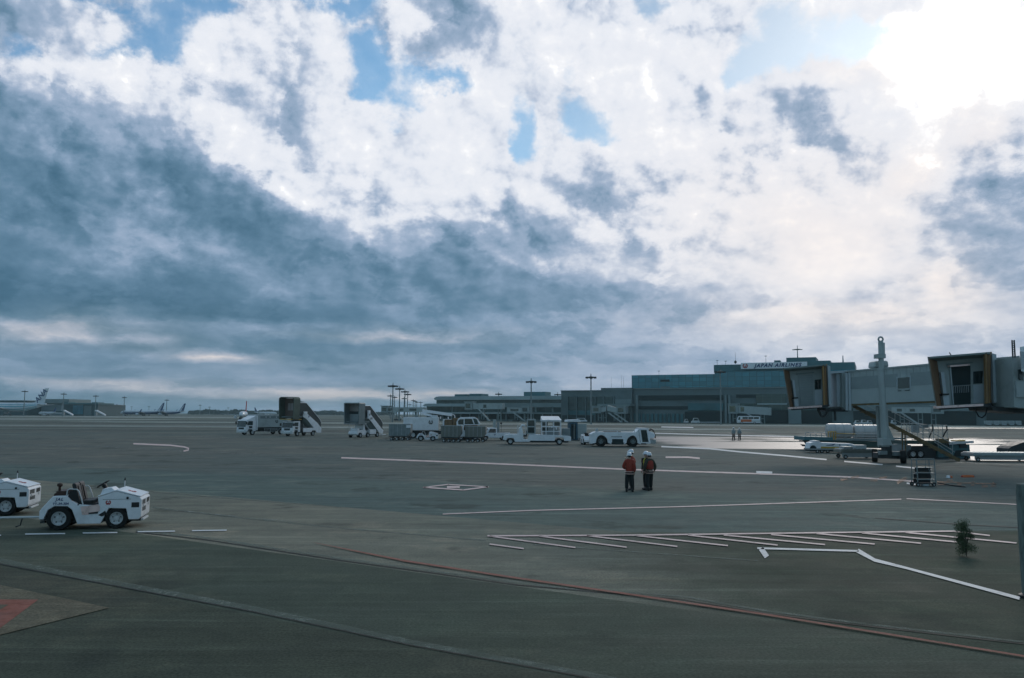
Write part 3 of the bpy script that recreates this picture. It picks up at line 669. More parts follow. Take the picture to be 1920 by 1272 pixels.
def person(label, px, py, H=1.72, face=0.0, jacket='jacket_red', armL=None, armR=None, stance=(0.11, 0.11, 0.0, 0.0), head=0.0, strap=None, helmet=True, group='ground crew on the apron', vest=None):
    """faces local +x; arms are (elbow, hand) offsets from the shoulder in units of height"""
    g0 = G(px, py)
    t = thing('person', label, 'person', (g0.x, g0.y, 0), face, group)
    k = H / 1.75
    def V(x, y, z): return Vector((x * k, y * k, z * k))
    hip = 0.90; sh = 1.42
    wl, wr, fl, fr = stance            # half gaps and fore-aft offsets of the feet
    kneeL, kneeR = V(fl * 0.55 + 0.03, wl * 0.95, 0.50), V(fr * 0.55 + 0.03, -wr * 0.95, 0.50)
    anL, anR = V(fl, wl, 0.10), V(fr, -wr, 0.10)
    hL, hR = V(0, 0.095, 0.86), V(0, -0.095, 0.86)
    pel, bel, che, nec, hd0, hd1 = V(0, 0, 0.95), V(0.01, 0, 1.10), V(0, 0, 1.30), V(0.0, 0, 1.47), V(0.015, 0, 1.56), V(0.02, 0, 1.66)
    shL, shR = V(0, 0.17, 1.40), V(0, -0.17, 1.40)
    def arm(shv, spec, sgn):
        e, h_ = spec if spec else ((0.0, 0.05 * sgn, -0.29), (0.07, 0.04 * sgn, -0.54))
        return shv + V(*e), shv + V(*h_)
    eL, wLp = arm(shL, armL, 1); eR, wRp = arm(shR, armR, -1)
    def hand(wr_, el_):
        d = (wr_ - el_).normalized(); return wr_ + d * 0.055 * k
    J = [(pel, .13*k, .10*k), (bel, .125*k, .095*k), (che, .14*k, .10*k), (nec, .055*k, .055*k), (hd0, .075*k, .07*k), (hd1, .085*k, .075*k),
         (hL, .08*k), (kneeL, .058*k), (anL, .040*k), (hR, .08*k), (kneeR, .058*k), (anR, .040*k),
         (shL, .06*k), (eL, .042*k), (wLp, .028*k), (hand(wLp, eL), .036*k, .02*k), (shR, .06*k), (eR, .042*k), (wRp, .028*k), (hand(wRp, eR), .036*k, .02*k)]
    E = [(0,1),(1,2),(2,3),(3,4),(4,5),(0,6),(6,7),(7,8),(0,9),(9,10),(10,11),(2,12),(12,13),(13,14),(14,15),(2,16),(16,17),(17,18),(18,19)]
    base = len(J)
    for (w_, e_) in ((wLp, eL), (wRp, eR)):            # fingers and thumb, curled a little
        d = (w_ - e_).normalized(); s = d.cross(Vector((1, 0, 0))).normalized() if abs(d.x) < 0.9 else Vector((0, 1, 0)); h0 = hand(w_, e_)
        hi = 15 if (w_ - wLp).length < 1e-6 else 19; f_ = Vector((1, 0, 0)) - d * d.x; f_ = f_.normalized() if f_.length > 1e-3 else Vector((0, 0, -1))
        for q, ln in ((-1.5, .060), (-.5, .072), (.5, .068), (1.5, .052)):
            a = h0 + s * (q * 0.016 * k) + d * 0.02 * k; b_ = a + (d + f_ * 0.35).normalized() * ln * k
            J += [(a, .0085*k), (b_, .0075*k)]; E += [(hi, len(J) - 2), (len(J) - 2, len(J) - 1)]
        a = h0 - d * 0.03 * k + f_ * 0.03 * k; J.append((a + (f_ + d) * 0.022 * k, .009*k)); E.append((hi, len(J) - 1))
    J += [(V(.105, 0, 1.60), .014*k), (V(.135, 0, 1.592), .011*k)]; E += [(5, len(J) - 2), (len(J) - 2, len(J) - 1)]
    for yy in (-.09, .09): J.append((V(.01, yy, 1.61), .016*k, .008*k)); E.append((5, len(J) - 1))
    skinned('body', J, E, M['skin'], t, 1)
    # clothing, a little outside the body
    tj = [(V(0,0,0.98), .155*k, .125*k), (hL, .10*k), (kneeL, .098*k), (V(fl,wl,0.12), .085*k), (hR, .10*k), (kneeR, .098*k), (V(fr,-wr,0.12), .085*k)]
    skinned('trousers', tj, [(0,1),(1,2),(2,3),(0,4),(4,5),(5,6)], M['trousers'], t, 1)
    jj = [(V(0.0,0,0.80), .20*k, .165*k), (bel, .205*k, .155*k), (che, .215*k, .16*k), (V(0,0,1.50), .085*k, .08*k), (shL, .10*k), (eL, .082*k), (eL.lerp(wLp, 0.93), .064*k), (shR, .10*k), (eR, .082*k), (eR.lerp(wRp, 0.93), .064*k)]
    skinned('jacket', jj, [(0,1),(1,2),(2,3),(2,4),(4,5),(5,6),(2,7),(7,8),(8,9)], M[jacket], t, 1)
    tp = MB()
    for z_, r_ in ((0.82, .212), (0.92, .212)):
        tp.lathe([(r_*k, (z_-0.016)*k), (r_*1.015*k, z_*k), (r_*k, (z_+0.016)*k)], n=20)
    for i, v in enumerate(tp.v): tp.v[i] = (v[0] * 0.80, v[1], v[2])
    tp.build('reflective_band', M['reflect'], t, smooth=True)
    if vest:
        vj = [(V(0.0,0,0.93), .225*k, .185*k), (V(0.01,0,1.12), .22*k, .175*k), (V(0,0,1.32), .23*k, .18*k), (V(0,0,1.46), .13*k, .11*k)]
        skinned('vest', vj, [(0,1),(1,2),(2,3)], M[vest], t, 1)
    if strap:
        sb_ = MB()
        sb_.tube([V(.20, strap, 0.98), V(.215, strap, 1.1), V(.225, strap, 1.25), V(.20, strap * .9, 1.38), V(.12, strap * .8, 1.47)], 0.024 * k)
        sb_.build('reflective_strap', M['hivis'], t, smooth=True)
    for sx_, sy_ in ((fl, wl), (fr, -wr)):
        b_ = MB(); b_.prism([(-.09, 0), (-.095, .13), (-.04, .16), (.05, .15), (.08, .10), (.17, .075), (.205, .04), (.20, 0)], -.048, .048)
        b_.v = [((v[0] + sx_) * k, (v[1] + sy_) * k, v[2] * k) for v in b_.v]
        b_.build('boot', M['boots'], t, bevel=0.02 * k)
    hh_ = MB(); c_ = V(0.02, 0, 1.625)
    if helmet:
        hh_.lathe([(0.138*k, 0.0), (0.119*k, 0.012*k), (0.122*k, 0.05*k), (0.110*k, 0.09*k), (0.080*k, 0.125*k), (0.035*k, 0.145*k), (0.004*k, 0.148*k)], (c_.x, c_.y, c_.z + 0.03 * k), n=20)
        hh_.v = [(v[0] + (0.05*k if v[0] - c_.x > 0.11*k else 0), v[1] * 0.94, v[2]) for v in hh_.v]
        hb = hh_.build('helmet', M['helmet'], t, smooth=True)
        hr = MB(); hr.lathe([(0.06*k, -0.05*k), (0.094*k, -0.03*k), (0.104*k, 0.04*k), (0.10*k, 0.05*k)], (c_.x - 0.012*k, 0, c_.z), n=16); hr.v = [(min(v[0], c_.x + 0.035*k), v[1] * 0.93, v[2]) for v in hr.v]
        hr.build('hair', M['hair'], t, smooth=True)
    for yy in (-.03, .03):
        f = MB(); f.lathe([(.002*k, -.004*k), (.012*k, 0), (.002*k, .004*k)], (c_.x + .094*k, yy*k, c_.z + .004*k), 'x', 8); f.build('eye', M['black'], t)
    f = MB(); f.box(c_.x + .088*k, c_.x + .098*k, -.022*k, .022*k, c_.z - .066*k, c_.z - .057*k); f.build('mouth', M['red'], t)
    return t
RT2 = R(90)
person('person in red jacket and white helmet with back turned, front one of the left pair', 1180.5, 922.5, 1.74, R(78), 'jacket_red',
       armL=((-0.06, 0.10, -0.27), (0.14, 0.04, -0.36)), armR=((-0.05, -0.07, -0.28), (0.03, -0.05, -0.53)), stance=(0.13, 0.13, -0.05, 0.05))
person('person in red jacket and white helmet raising a forearm, standing behind a colleague', 1184.5, 919, 1.84, R(200), 'jacket_red',
       armR=((0.02, -0.10, -0.20), (0.16, -0.02, -0.05)), armL=((0.06, 0.22, -0.17), (0.14, 0.30, -0.08)), stance=(0.09, 0.09, 0.03, -0.03))
person('person in red vest over dark sleeves and white helmet in the right pair', 1218.5, 920, 1.72, R(112), 'jacket_dark',
       armL=((-0.02, 0.10, -0.27), (0.05, 0.10, -0.52)), armR=((-0.05, -0.12, -0.27), (0.06, -0.12, -0.50)), stance=(0.15, 0.13, -0.08, 0.12), vest='jacket_red')
person('person in dark jacket with bright yellow reflective strap and white helmet', 1212.5, 918.2, 1.75, R(215), 'jacket_dark',
       armL=((0.0, 0.08, -0.28), (0.10, 0.04, -0.50)), armR=((-0.03, -0.08, -0.28), (0.04, -0.08, -0.53)), stance=(0.10, 0.10, 0.10, -0.02), strap=0.05)
person('distant person in grey shirt walking left of a companion on the wet apron', 1375.8, 826, 1.76, R(95), 'jacket_grey', stance=(0.07, 0.07, 0.20, -0.22), group='pair walking on the wet apron')
person('distant person in grey shirt walking right of a companion on the wet apron', 1386.8, 825.5, 1.70, R(85), 'jacket_grey', stance=(0.10, 0.10, 0.05, -0.10), group='pair walking on the wet apron')
# ---------------------------------------------------------------- baggage tow tractors
def wheel(parent, x, y, r, w, side, rimr=None, name='wheel'):
    """tyre with its rim as a sub-part; side = -1 outer face towards -y"""
    rimr = rimr or r * 0.6
    t = MB(); c = (x, y, r)
    t.lathe([(rimr, -w/2), (r * 0.94, -w/2), (r, -w * 0.32), (r, w * 0.32), (r * 0.94, w/2), (rimr, w/2), (rimr * .98, 0), (rimr, -w/2)], c, 'y', 28, cap=False)
    o = t.build('wheel', M['tyre'], parent, smooth=True)
    q = MB(); s = side
    q.lathe([(rimr * 1.02, 0), (rimr * 1.02, s * w * 0.45), (rimr * 0.93, s * w * 0.47), (rimr * 0.86, s * w * 0.22), (rimr * 0.45, s * w * 0.16), (rimr * 0.40, s * w * 0.34), (rimr * 0.16, s * w * 0.36), (rimr * 0.1, s * w * 0.36)], c, 'y', 28)
    q.use(M['rim']); q.m = [0] * len(q.f); q.use(M['dark'])
    for i in range(5):
        a = 2 * math.pi * i / 5 + 0.3
        q.cyl((x + rimr * .62 * math.cos(a), y + s * w * .185, r + rimr * .62 * math.sin(a)), (x + rimr * .62 * math.cos(a), y + s * w * .21, r + rimr * .62 * math.sin(a)), rimr * .11, n=8)
    q.build('rim', None, o, smooth=True)
    return o
def crane_logo(parent, loc, s, rot=(math.pi / 2, 0, 0), m1='red', m2='white'):
    """round red crest: open ring of spread wings with a head at the top"""
    mb = MB(); n = 26
    for sg in (-1, 1):                       # two wings rising from the base
        for j in range(6):
            a0 = math.radians(-90 + sg * (8 + j * 25)); a1 = math.radians(-90 + sg * (8 + j * 25 + 21))
            ri, ro = s * (0.62 - 0.03 * j), s * 1.0
            pts = [(ri * math.cos(a0), ri * math.sin(a0)), (ro * math.cos(a0), ro * math.sin(a0)), (ro * math.cos((a0+a1)/2), ro * math.sin((a0+a1)/2)), (ro * math.cos(a1), ro * math.sin(a1)), (ri * math.cos(a1), ri * math.sin(a1))]
            mb.prism(pts, 0, 0.004, 'z')
    mb.prism([(-.50*s, -.35*s), (-.3*s, -.62*s), (.3*s, -.62*s), (.50*s, -.35*s), (.2*s, -.15*s), (-.2*s, -.15*s)], 0, 0.004, 'z')
    mb.prism([(-.06*s, -.2*s), (.10*s, -.2*s), (.08*s, .25*s), (.26*s, .42*s), (.05*s, .40*s), (-.06*s, .25*s)], 0, 0.004, 'z')
    o = mb.build('crest', M[m1], parent); o.location = loc; o.rotation_euler = rot
    return o
M['darkbrown'] = mat('dark_brown_leather', (0.05, 0.02, 0.012), 0.6, 0, 0.3, 5.0)
def tow_tractor(label, px, py, rz):
    g0 = G(px, py)
    t = thing('tow_tractor', label, 'tow tractor', (g0.x, g0.y, 0), rz, 'baggage tow tractors parked on the apron')
    W2 = 0.64
    b = MB()
    prof = [(0.0,.33),(0.0,.57),(.06,.66),(.34,1.0),(.72,1.0),(.84,.86),(1.04,.745),(1.50,.70),(1.60,.72),(1.56,.95),(2.05,1.12),(2.79,.93),(2.86,.86),(2.86,.35),(2.78,.27),(2.44,.27),(2.36,.60),(1.88,.62),(1.67,.17),(1.04,.17),(.87,.60),(.74,.70),(.40,.71),(.22,.60),(.12,.33)]
    b.prism(prof, -W2, W2)
    body = b.build('body', M['white'], t, bevel=0.018)
    h = MB(); h.prism([(1.55,.965),(2.06,1.125),(2.80,.94),(2.83,.965),(2.08,1.165),(1.56,1.0)], -W2-.01, W2+.01); h.build('hood', M['white'], t, bevel=0.01)
    u = MB(); u.box(.15, 2.8, -.42, .42, .20, .62); u.box(.2, .75, -.55, .55, .60, .72); u.build('chassis', M['dark'], t)
    wl = MB(); wl.box(.74, 1.50, -.52, .52, .72, .765); wl.box(1.02, 1.05, -W2-.004, W2+.004, .72, .76); wl.build('floor', M['black'], t)
    pn = MB()
    pn.prism([(1.10,.68),(1.58,.74),(1.63,.69),(1.64,.54),(1.36,.50),(1.34,.44),(1.16,.44)], -W2-.006, -W2+.01); pn.build('step_panel', M['seal'], t)
    sp = MB(); sp.prism([(1.33,.50),(1.60,.53),(1.58,.47),(1.34,.46)], -W2-.02, -W2+.0); sp.prism([(1.60,.42),(1.78,.55),(1.84,.44),(1.70,.38)], -W2-.012, -W2+.0); sp.build('step', M['black'], t)
    for y in (-.28, .22):
        s = MB(); s.prism([(.98,.74),(1.40,.74),(1.42,.86),(.98,.84)], y-.22, y+.22); s.prism([(.92,.80),(1.04,.82),(.92,1.32),(.86,1.38),(.79,1.34)], y-.21, y+.21)
        st = s.build('seat', M['black'], t, bevel=0.03)
        c = MB(); c.prism([(1.045,.86),(1.06,.86),(.955,1.28),(.94,1.28)], y-.10, y+.10); c.build('seat_cushion', M['dark'], st)
    for y in (-W2 + .03, W2 - .03):
        r = MB(); r.tube([(.70, y, .99), (.72, y, 1.17), (.78, y, 1.21), (.98, y, 1.19), (1.03, y, 1.14), (1.12, y, .88), (1.16, y, .74)], .018); r.build('side_rail', M['offwhite'], t, smooth=True)
    pl = MB(); pl.prism([(.74,.99),(.80,1.17),(.98,1.165),(1.08,.78),(.86,.86)], -W2+.035, -W2+.045); pl.build('side_guard', M['black'], t)
    sw = MB(); sw.torus((1.50, .20, 1.28), .19, .018, (-.55, 0, .85)); sw.cyl((1.50, .20, 1.28), (1.68, .20, 1.02), .035); sw.box(1.46, 1.54, .03, .37, 1.27, 1.29); sw.cyl((1.52,.20,1.25),(1.62,.20,1.10),.07,.05); sw.build('steering_wheel', M['black'], t, smooth=True)
    ds = MB(); ds.prism([(1.58,.97),(1.66,1.18),(1.90,1.22),(2.02,1.12)], -.52, .05); db = ds.build('dashboard', M['white'], t, bevel=.012)
    d2 = MB(); d2.prism([(1.60,.99),(1.665,1.175),(1.65,1.18),(1.585,.99)], -.46, .0); d2.build('gauge_panel', M['dark'], db)
    an = MB(); an.cyl((2.08, .40, 1.12), (2.08, .40, 1.36), .014); an.use(M['black']); an.cyl((2.08,.40,1.36),(2.08,.40,1.45),.03,.012)
    an.mats = [M['offwhite'], M['black']]; n_ = 12 + 2; an.m = [0] * n_ + [1] * (len(an.f) - n_); an.build('marker_pole', None, t)
    ex = MB(); ex.box(.36, .62, -.40, .40, 1.0, 1.13); ex.cyl((.42, -.30, 1.0), (.42, -.30, 1.30), .035); ex.lathe([(.02, 1.24), (.075, 1.27), (.075, 1.34), (.02, 1.37)], (.42, -.30, 0)); ex.cyl((.36,-.42,1.02),(.36,-.2,1.02),.06)
    ex.build('hitch_lever', M['darkbrown'], t, bevel=.01)
    hl = MB(); 
    hl.box(2.52, 2.78, -W2-.004, -W2+.02, .63, .78); hl.box(2.84, 2.866, -.52, -.08, .70, .84); hl.box(2.84, 2.866, .12, .50, .70, .84); hl.box(2.84, 2.866, -.50, .0, .50, .62); hl.box(2.52, 2.78, W2-.02, W2+.004, .63, .78)
    gl = hl.build('grille', M['black'], t)
    fr = MB(); 
    for z in (.735, .765, .80): fr.box(2.86, 2.872, -.50, -.10, z, z + .008)
    for z in (.53, .56, .59): fr.box(2.86, 2.872, -.48, -.02, z, z + .008)
    fr.build('grille_bar', M['midgrey'], gl)
    for y in (-.38, .38):
        l = MB(); l.lathe([(.02, 0), (.062, 0), (.062, .012), (.02, .02)], (2.862, y, .66), 'x'); l.build('headlight', M['rim'], t, smooth=True)
    for y0, y1 in ((-W2-.03, -W2+.01), (W2-.01, W2+.03)): lt = MB(); lt.box(2.36, 2.42, y0, y1, .88, .95); lt.build('side_lamp', M['black'], t, bevel=.008)
    bp = MB(); bp.box(2.80, 2.89, -.40, .40, .21, .27); bp.build('bumper', M['offwhite'], t, bevel=.01)
    hk = MB(); hk.box(-.12, .16, -.10, .10, .24, .30); hk.box(-.12, .16, -.10, .10, .36, .40); hk.cyl((-.08, 0, .20), (-.08, 0, .46), .025); hk.box(-.02, .12, -.45, .45, .20, .26); hk.build('hitch', M['dark'], t)
    for x, r_, w_, y_ in ((.53, .345, .24, .53), (2.10, .315, .20, .53)):
        for s_ in (-1, 1): wheel(t, x, s_ * y_, r_, w_, s_)
    text_mesh('fleet_lettering', 'JAL', .115, M['blue'], t, .25, .002, .004, (.52, -W2-.004, .905), space=1.3)
    text_mesh('fleet_number', 'TT-39-304', .095, M['blue'], t, .1, .002, .003, (.56, -W2-.004, .775), space=1.05)
    crane_logo(t, (1.86, -W2-.002, .79), .075)
    crane_logo(t, (2.40, -.10, 1.075), .13, (0, math.atan(.226), 0))
    ln = MB(); ln.box(1.70, 2.50, -W2-.003, -W2, .875, .885); ln.build('hood_gap', M['dark'], t)
    return t
TA = R(14)
# front wheel of the near tractor stands at (215, 992)
def place_by_wheel(px, py, rz, lx=2.10, ly=-.63):
    g = G(px, py); c, s = math.cos(rz), math.sin(rz)
    return Vector((g.x - (lx * c - ly * s), g.y - (lx * s + ly * c), 0))
tr = tow_tractor('white baggage tow tractor with black seats and pink step panel, the whole one at left', 100, 990, TA)
anch_ = ([-1, 2.44, 2.86, 3], [-1, 2.44, 2.79, 2.92])
for o_ in [k_ for c0 in kids(tr) for k_ in [c0] + kids(c0)]:
    if o_.name.startswith(('wheel', 'rim')):
        continue
    elif o_.location.length > .01: o_.location.x = float(np.interp(o_.location.x, *anch_))
    else:
        for v_ in o_.data.vertices: v_.co.x = float(np.interp(v_.co.x, *anch_))
tr.location = place_by_wheel(217, 992, TA)
tr2 = copy_tree(tr, place_by_wheel(9, 967.5, TA), TA, 'white baggage tow tractor cut off by the left edge of the photo')
c_, s_ = math.cos(TA), math.sin(TA)
a_ = tr.location + Vector((-.08 * c_, -.08 * s_, .33))
tb = thing('tow_bar', 'pale steel tow bar hitched behind the nearer white tow tractor', 'tow bar', (a_.x, a_.y, 0), TA)
q = MB(); q.tube([(-.02, 0, .33), (-.9, -.02, .34), (-4.2, -.12, .36)], .032); q.build('bar', M['offwhite'], tb, smooth=True)
q = MB(); q.torus((-.0, 0, .33), .06, .02); q.build('towing_eye', M['galv'], tb, smooth=True)
q = MB(); q.tube([(-.55, .0, .33), (-.60, 0, .10), (-.72, 0, .06)], .02); q.build('stand', M['dark'], tb)
# ---------------------------------------------------------------- service vehicles parked in the row
M['tan'] = mat('tan_grey_paint', (0.17, 0.175, 0.155), 0.6, 0, 0.15, 1.2, dirt=((0.08, 0.07, 0.055), 0.5))
M['wood'] = mat('raw_wood', (0.24, 0.155, 0.085), 0.75, 0, 0.35, 1.2, dirt=((0.08, 0.055, 0.035), 0.8), stretch=(2, 1, .5))
def lamp_mb(x, y, z, r, axis='x'):
    q = MB(); q.lathe([(.01, 0), (r, 0), (r, .015), (.01, .025)], (x, y, z), axis, 12); return q
def part(name, m, t, *boxes, bevel=0.0):
    q = MB()
    for b in boxes: q.box(*b)
    return q.build(name, m, t, bevel=bevel)
def cab(t, x, W=2.2, z0=.55, z1=2.35, L=1.9, paint='white'):
    """forward control truck cab with its front at x"""
    h = W / 2
    b = MB(); b.prism([(x-L,z0),(x-L,z1-.05),(x-L+.1,z1),(x-.35,z1),(x-.10,z1-.10),(x,z0+.62),(x+.02,z0+.1),(x,z0),(x-.35,z0),(x-.5,z0+.32),(x-1.15,z0+.32),(x-1.35,z0)], -h, h)
    c = b.build('cab', M[paint], t, bevel=.04)
    w = MB(); w.prism([(x-.115,z1-.16),(x-.008,z0+.66),(x+.012,z0+.66),(x-.095,z1-.16)], -h+.08, h-.08); w.build('windscreen', M['glass'], c)
    for s in (-1, 1):
        y0, y1 = (h - .01, h + .008) if s > 0 else (-h - .008, -h + .01)
        q = MB(); q.prism([(x-1.28,z0+.92),(x-1.28,z1-.22),(x-.42,z1-.22),(x-.22,z0+.92)], y0, y1); q.build('side_window', M['glass'], c)
        q = MB(); q.prism([(x-1.2,z0+.45),(x-1.2,z0+.80),(x-.5,z0+.80),(x-.62,z0+.45)], y0, y1); q.build('step_recess', M['dark'], c)
        q = MB(); q.box(x-.05, x+.12, s*(h+.06), s*(h+.26), z1-.75, z1-.32); q.cyl((x-.1, s*h, z1-.3), (x+.02, s*(h+.16), z1-.34), .02); q.build('mirror', M['black'], c)
        lamp_mb(x + .015, s * (h - .28), z0 + .14, .12).build('headlight', M['rim'], c)
    part('grille', M['dark'], c, (x+.005, x+.025, -h+.5, h-.5, z0+.28, z0+.58))
    part('bumper', M['offwhite'], t, (x-.3, x+.07, -h, h, z0-.22, z0+.05), bevel=.03)
    return c
def wheels(t, xs, W, r, w=.26, twin=False):
    for x in xs:
        for s in (-1, 1): wheel(t, x, s * (W / 2 - w / 2 - .02), r, w, s)
# --- grey box lorry with banded top, first in the row
t = thing('catering_truck', 'lorry with white cab and long grey box body, leftmost vehicle of the row', 'truck', rz=R(-124))
cab(t, 8.3, 2.3, .62, 2.42, 1.9)
part('cargo_box', M['bridge'], t, (0, 6.05, -1.15, 1.15, 1.2, 3.15), bevel=.03)
part('box_band', M['midgrey'], t, (.15, 5.6, 1.152, 1.16, 2.6, 3.0), (.15, 5.6, -1.16, -1.152, 2.6, 3.0))
for x in (1.0, 2.3, 3.6, 4.4): part('box_vent', M['offwhite'], t, (x, x+.16, 1.16, 1.172, 2.72, 2.95))
part('front_panel', M['white'], t, (6.05, 6.3, -1.15, 1.15, .75, 3.1), bevel=.02)
q = MB(); q.prism([(6.35,2.40),(6.32,3.05),(6.45,3.02),(7.7,2.47),(7.7,2.42)], -1.0, 1.0); q.build('wind_deflector', M['white'], t, bevel=.02)
part('box_roof', M['white'], t, (-.05, 6.2, -1.2, 1.2, 3.155, 3.22))
part('chassis', M['dark'], t, (0, 6.9, -.45, .45, .55, .95), (.3, 6.2, -1.0, 1.0, .95, 1.2), (2.6, 3.6, .5, 1.05, .45, .95))
q = MB(); 
for z in (.5, .72, .92): q.box(2.1, 4.7, 1.1, 1.14, z, z+.05)
for x in (2.1, 3.4, 4.65): q.box(x, x+.05, 1.08, 1.1, .45, 1.0)
q.build('side_guard_rail', M['galv'], t)
wheels(t, (1.25, 6.95), 2.25, .45); 
for s in (-1, 1):
    q = MB(); pts = [(1.25 + .6*math.cos(a), .45 + .6*math.sin(a)) for a in np.linspace(.25, math.pi-.25, 9)] + [(1.25 + .56*math.cos(a), .45 + .56*math.sin(a)) for a in np.linspace(math.pi-.25, .25, 9)]
    q.prism(pts, s*.82, s*1.14); q.build('mudguard', M['grey'], t)
crane_logo(t, (2.3, 1.162, 2.15), .30, (math.pi/2, 0, math.pi), 'dark')
place(t, 8.3, 0, 452, 816)
# --- passenger steps on a lorry, with a dark hood
def hood_mesh(x0, x1, W, z0, z1, th=.12, round_=.45):
    """open-fronted tunnel hood: rounded arch section swept along x"""
    h = W / 2; out = []; inn = []
    def arc(h_, zt, r):
        p = [(-h_*.93, z0)]
        for a in np.linspace(math.pi, math.pi/2, 6): p.append((-h_ + r + r*math.cos(a), zt - r + r*math.sin(a)))
        for a in np.linspace(math.pi/2, 0, 6): p.append((h_ - r + r*math.cos(a), zt - r + r*math.sin(a)))
        p.append((h_*.93, z0)); return p
    o_, i_ = arc(h, z1, round_), arc(h - th, z1 - th, max(round_ - th, .05))
    q = MB(); n = len(o_)
    vs = [(x, p[0], p[1]) for x in (x0, x1) for p in o_] + [(x, p[0], p[1]) for x in (x0, x1) for p in i_]
    fs = []
    for i in range(n - 1):
        fs += [(i, i+1, n+i+1, n+i), (2*n+i, 3*n+i, 3*n+i+1, 2*n+i+1), (i, 2*n+i, 2*n+i+1, i+1), (n+i, n+i+1, 3*n+i+1, 3*n+i)]
    fs += [(0, n, 3*n, 2*n), (n-1, 3*n-1, 4*n-1, 2*n-1)]
    return q.add(vs, fs)
M['tarp'] = mat('grey_green_tarpaulin', (0.10, 0.125, 0.10), 0.75, 0, 0.2, 1.2, bump=.3, dirt=((.05,.06,.05), .6))
M['panel_dk'] = mat('dark_side_panel', (0.028, 0.036, 0.038), 0.45, 0, 0.2, .8, dirt=((.06,.05,.04), .4))
M['doorbrown'] = mat('brown_door_panel', (0.17, 0.12, 0.10), 0.6, 0, 0.15, 1.5)
M['windowpale'] = mat('pale_door_window', (0.33, 0.29, 0.28), 0.3, 0, 0.1, 1.5)
def stair_flight(t, x0, z0, x1, z1, W, rise=.2, wall=1.75, platx=None, panel='panel_dk', rail='white', stringer='white', ridge=None):
    """steps climbing from (x0,z0) at the foot to (x1,z1), solid side walls, a top rail and a stringer under"""
    n = max(3, int((z1 - z0) / rise)); h = W / 2
    st = MB()
    for i in range(n):
        a = x0 + (x1 - x0) * i / n; b = x0 + (x1 - x0) * (i + 1) / n; z = z0 + (z1 - z0) * (i + 1) / n
        st.box(a, b, -h, h, z - .06, z); st.box(b - .02, b, -h, h, z - .06, z + (z1 - z0) / n - .06)
    st.build('steps', M['galv'], t)
    px1 = platx if platx is not None else x1 + .1
    for s in (-1, 1):
        q = MB(); q.prism([(x0, z0 + .15), (x0, z0 + wall * .75), (x0 + .4, z0 + wall), (x1, z1 + wall), (px1, z1 + wall), (px1, z1 + .05), (x1, z1 + .05)], s * h, s * (h + .05)); q.build('side_wall', M[panel], t)
        q = MB(); q.tube([(x0 - .03, s * (h + .03), z0 + wall * .78), (x0 + .4, s * (h + .03), z0 + wall + .03), (x1, s * (h + .03), z1 + wall + .03), (px1, s * (h + .03), z1 + wall + .03)], .05); q.build('hand_rail', M[rail], t, smooth=True)
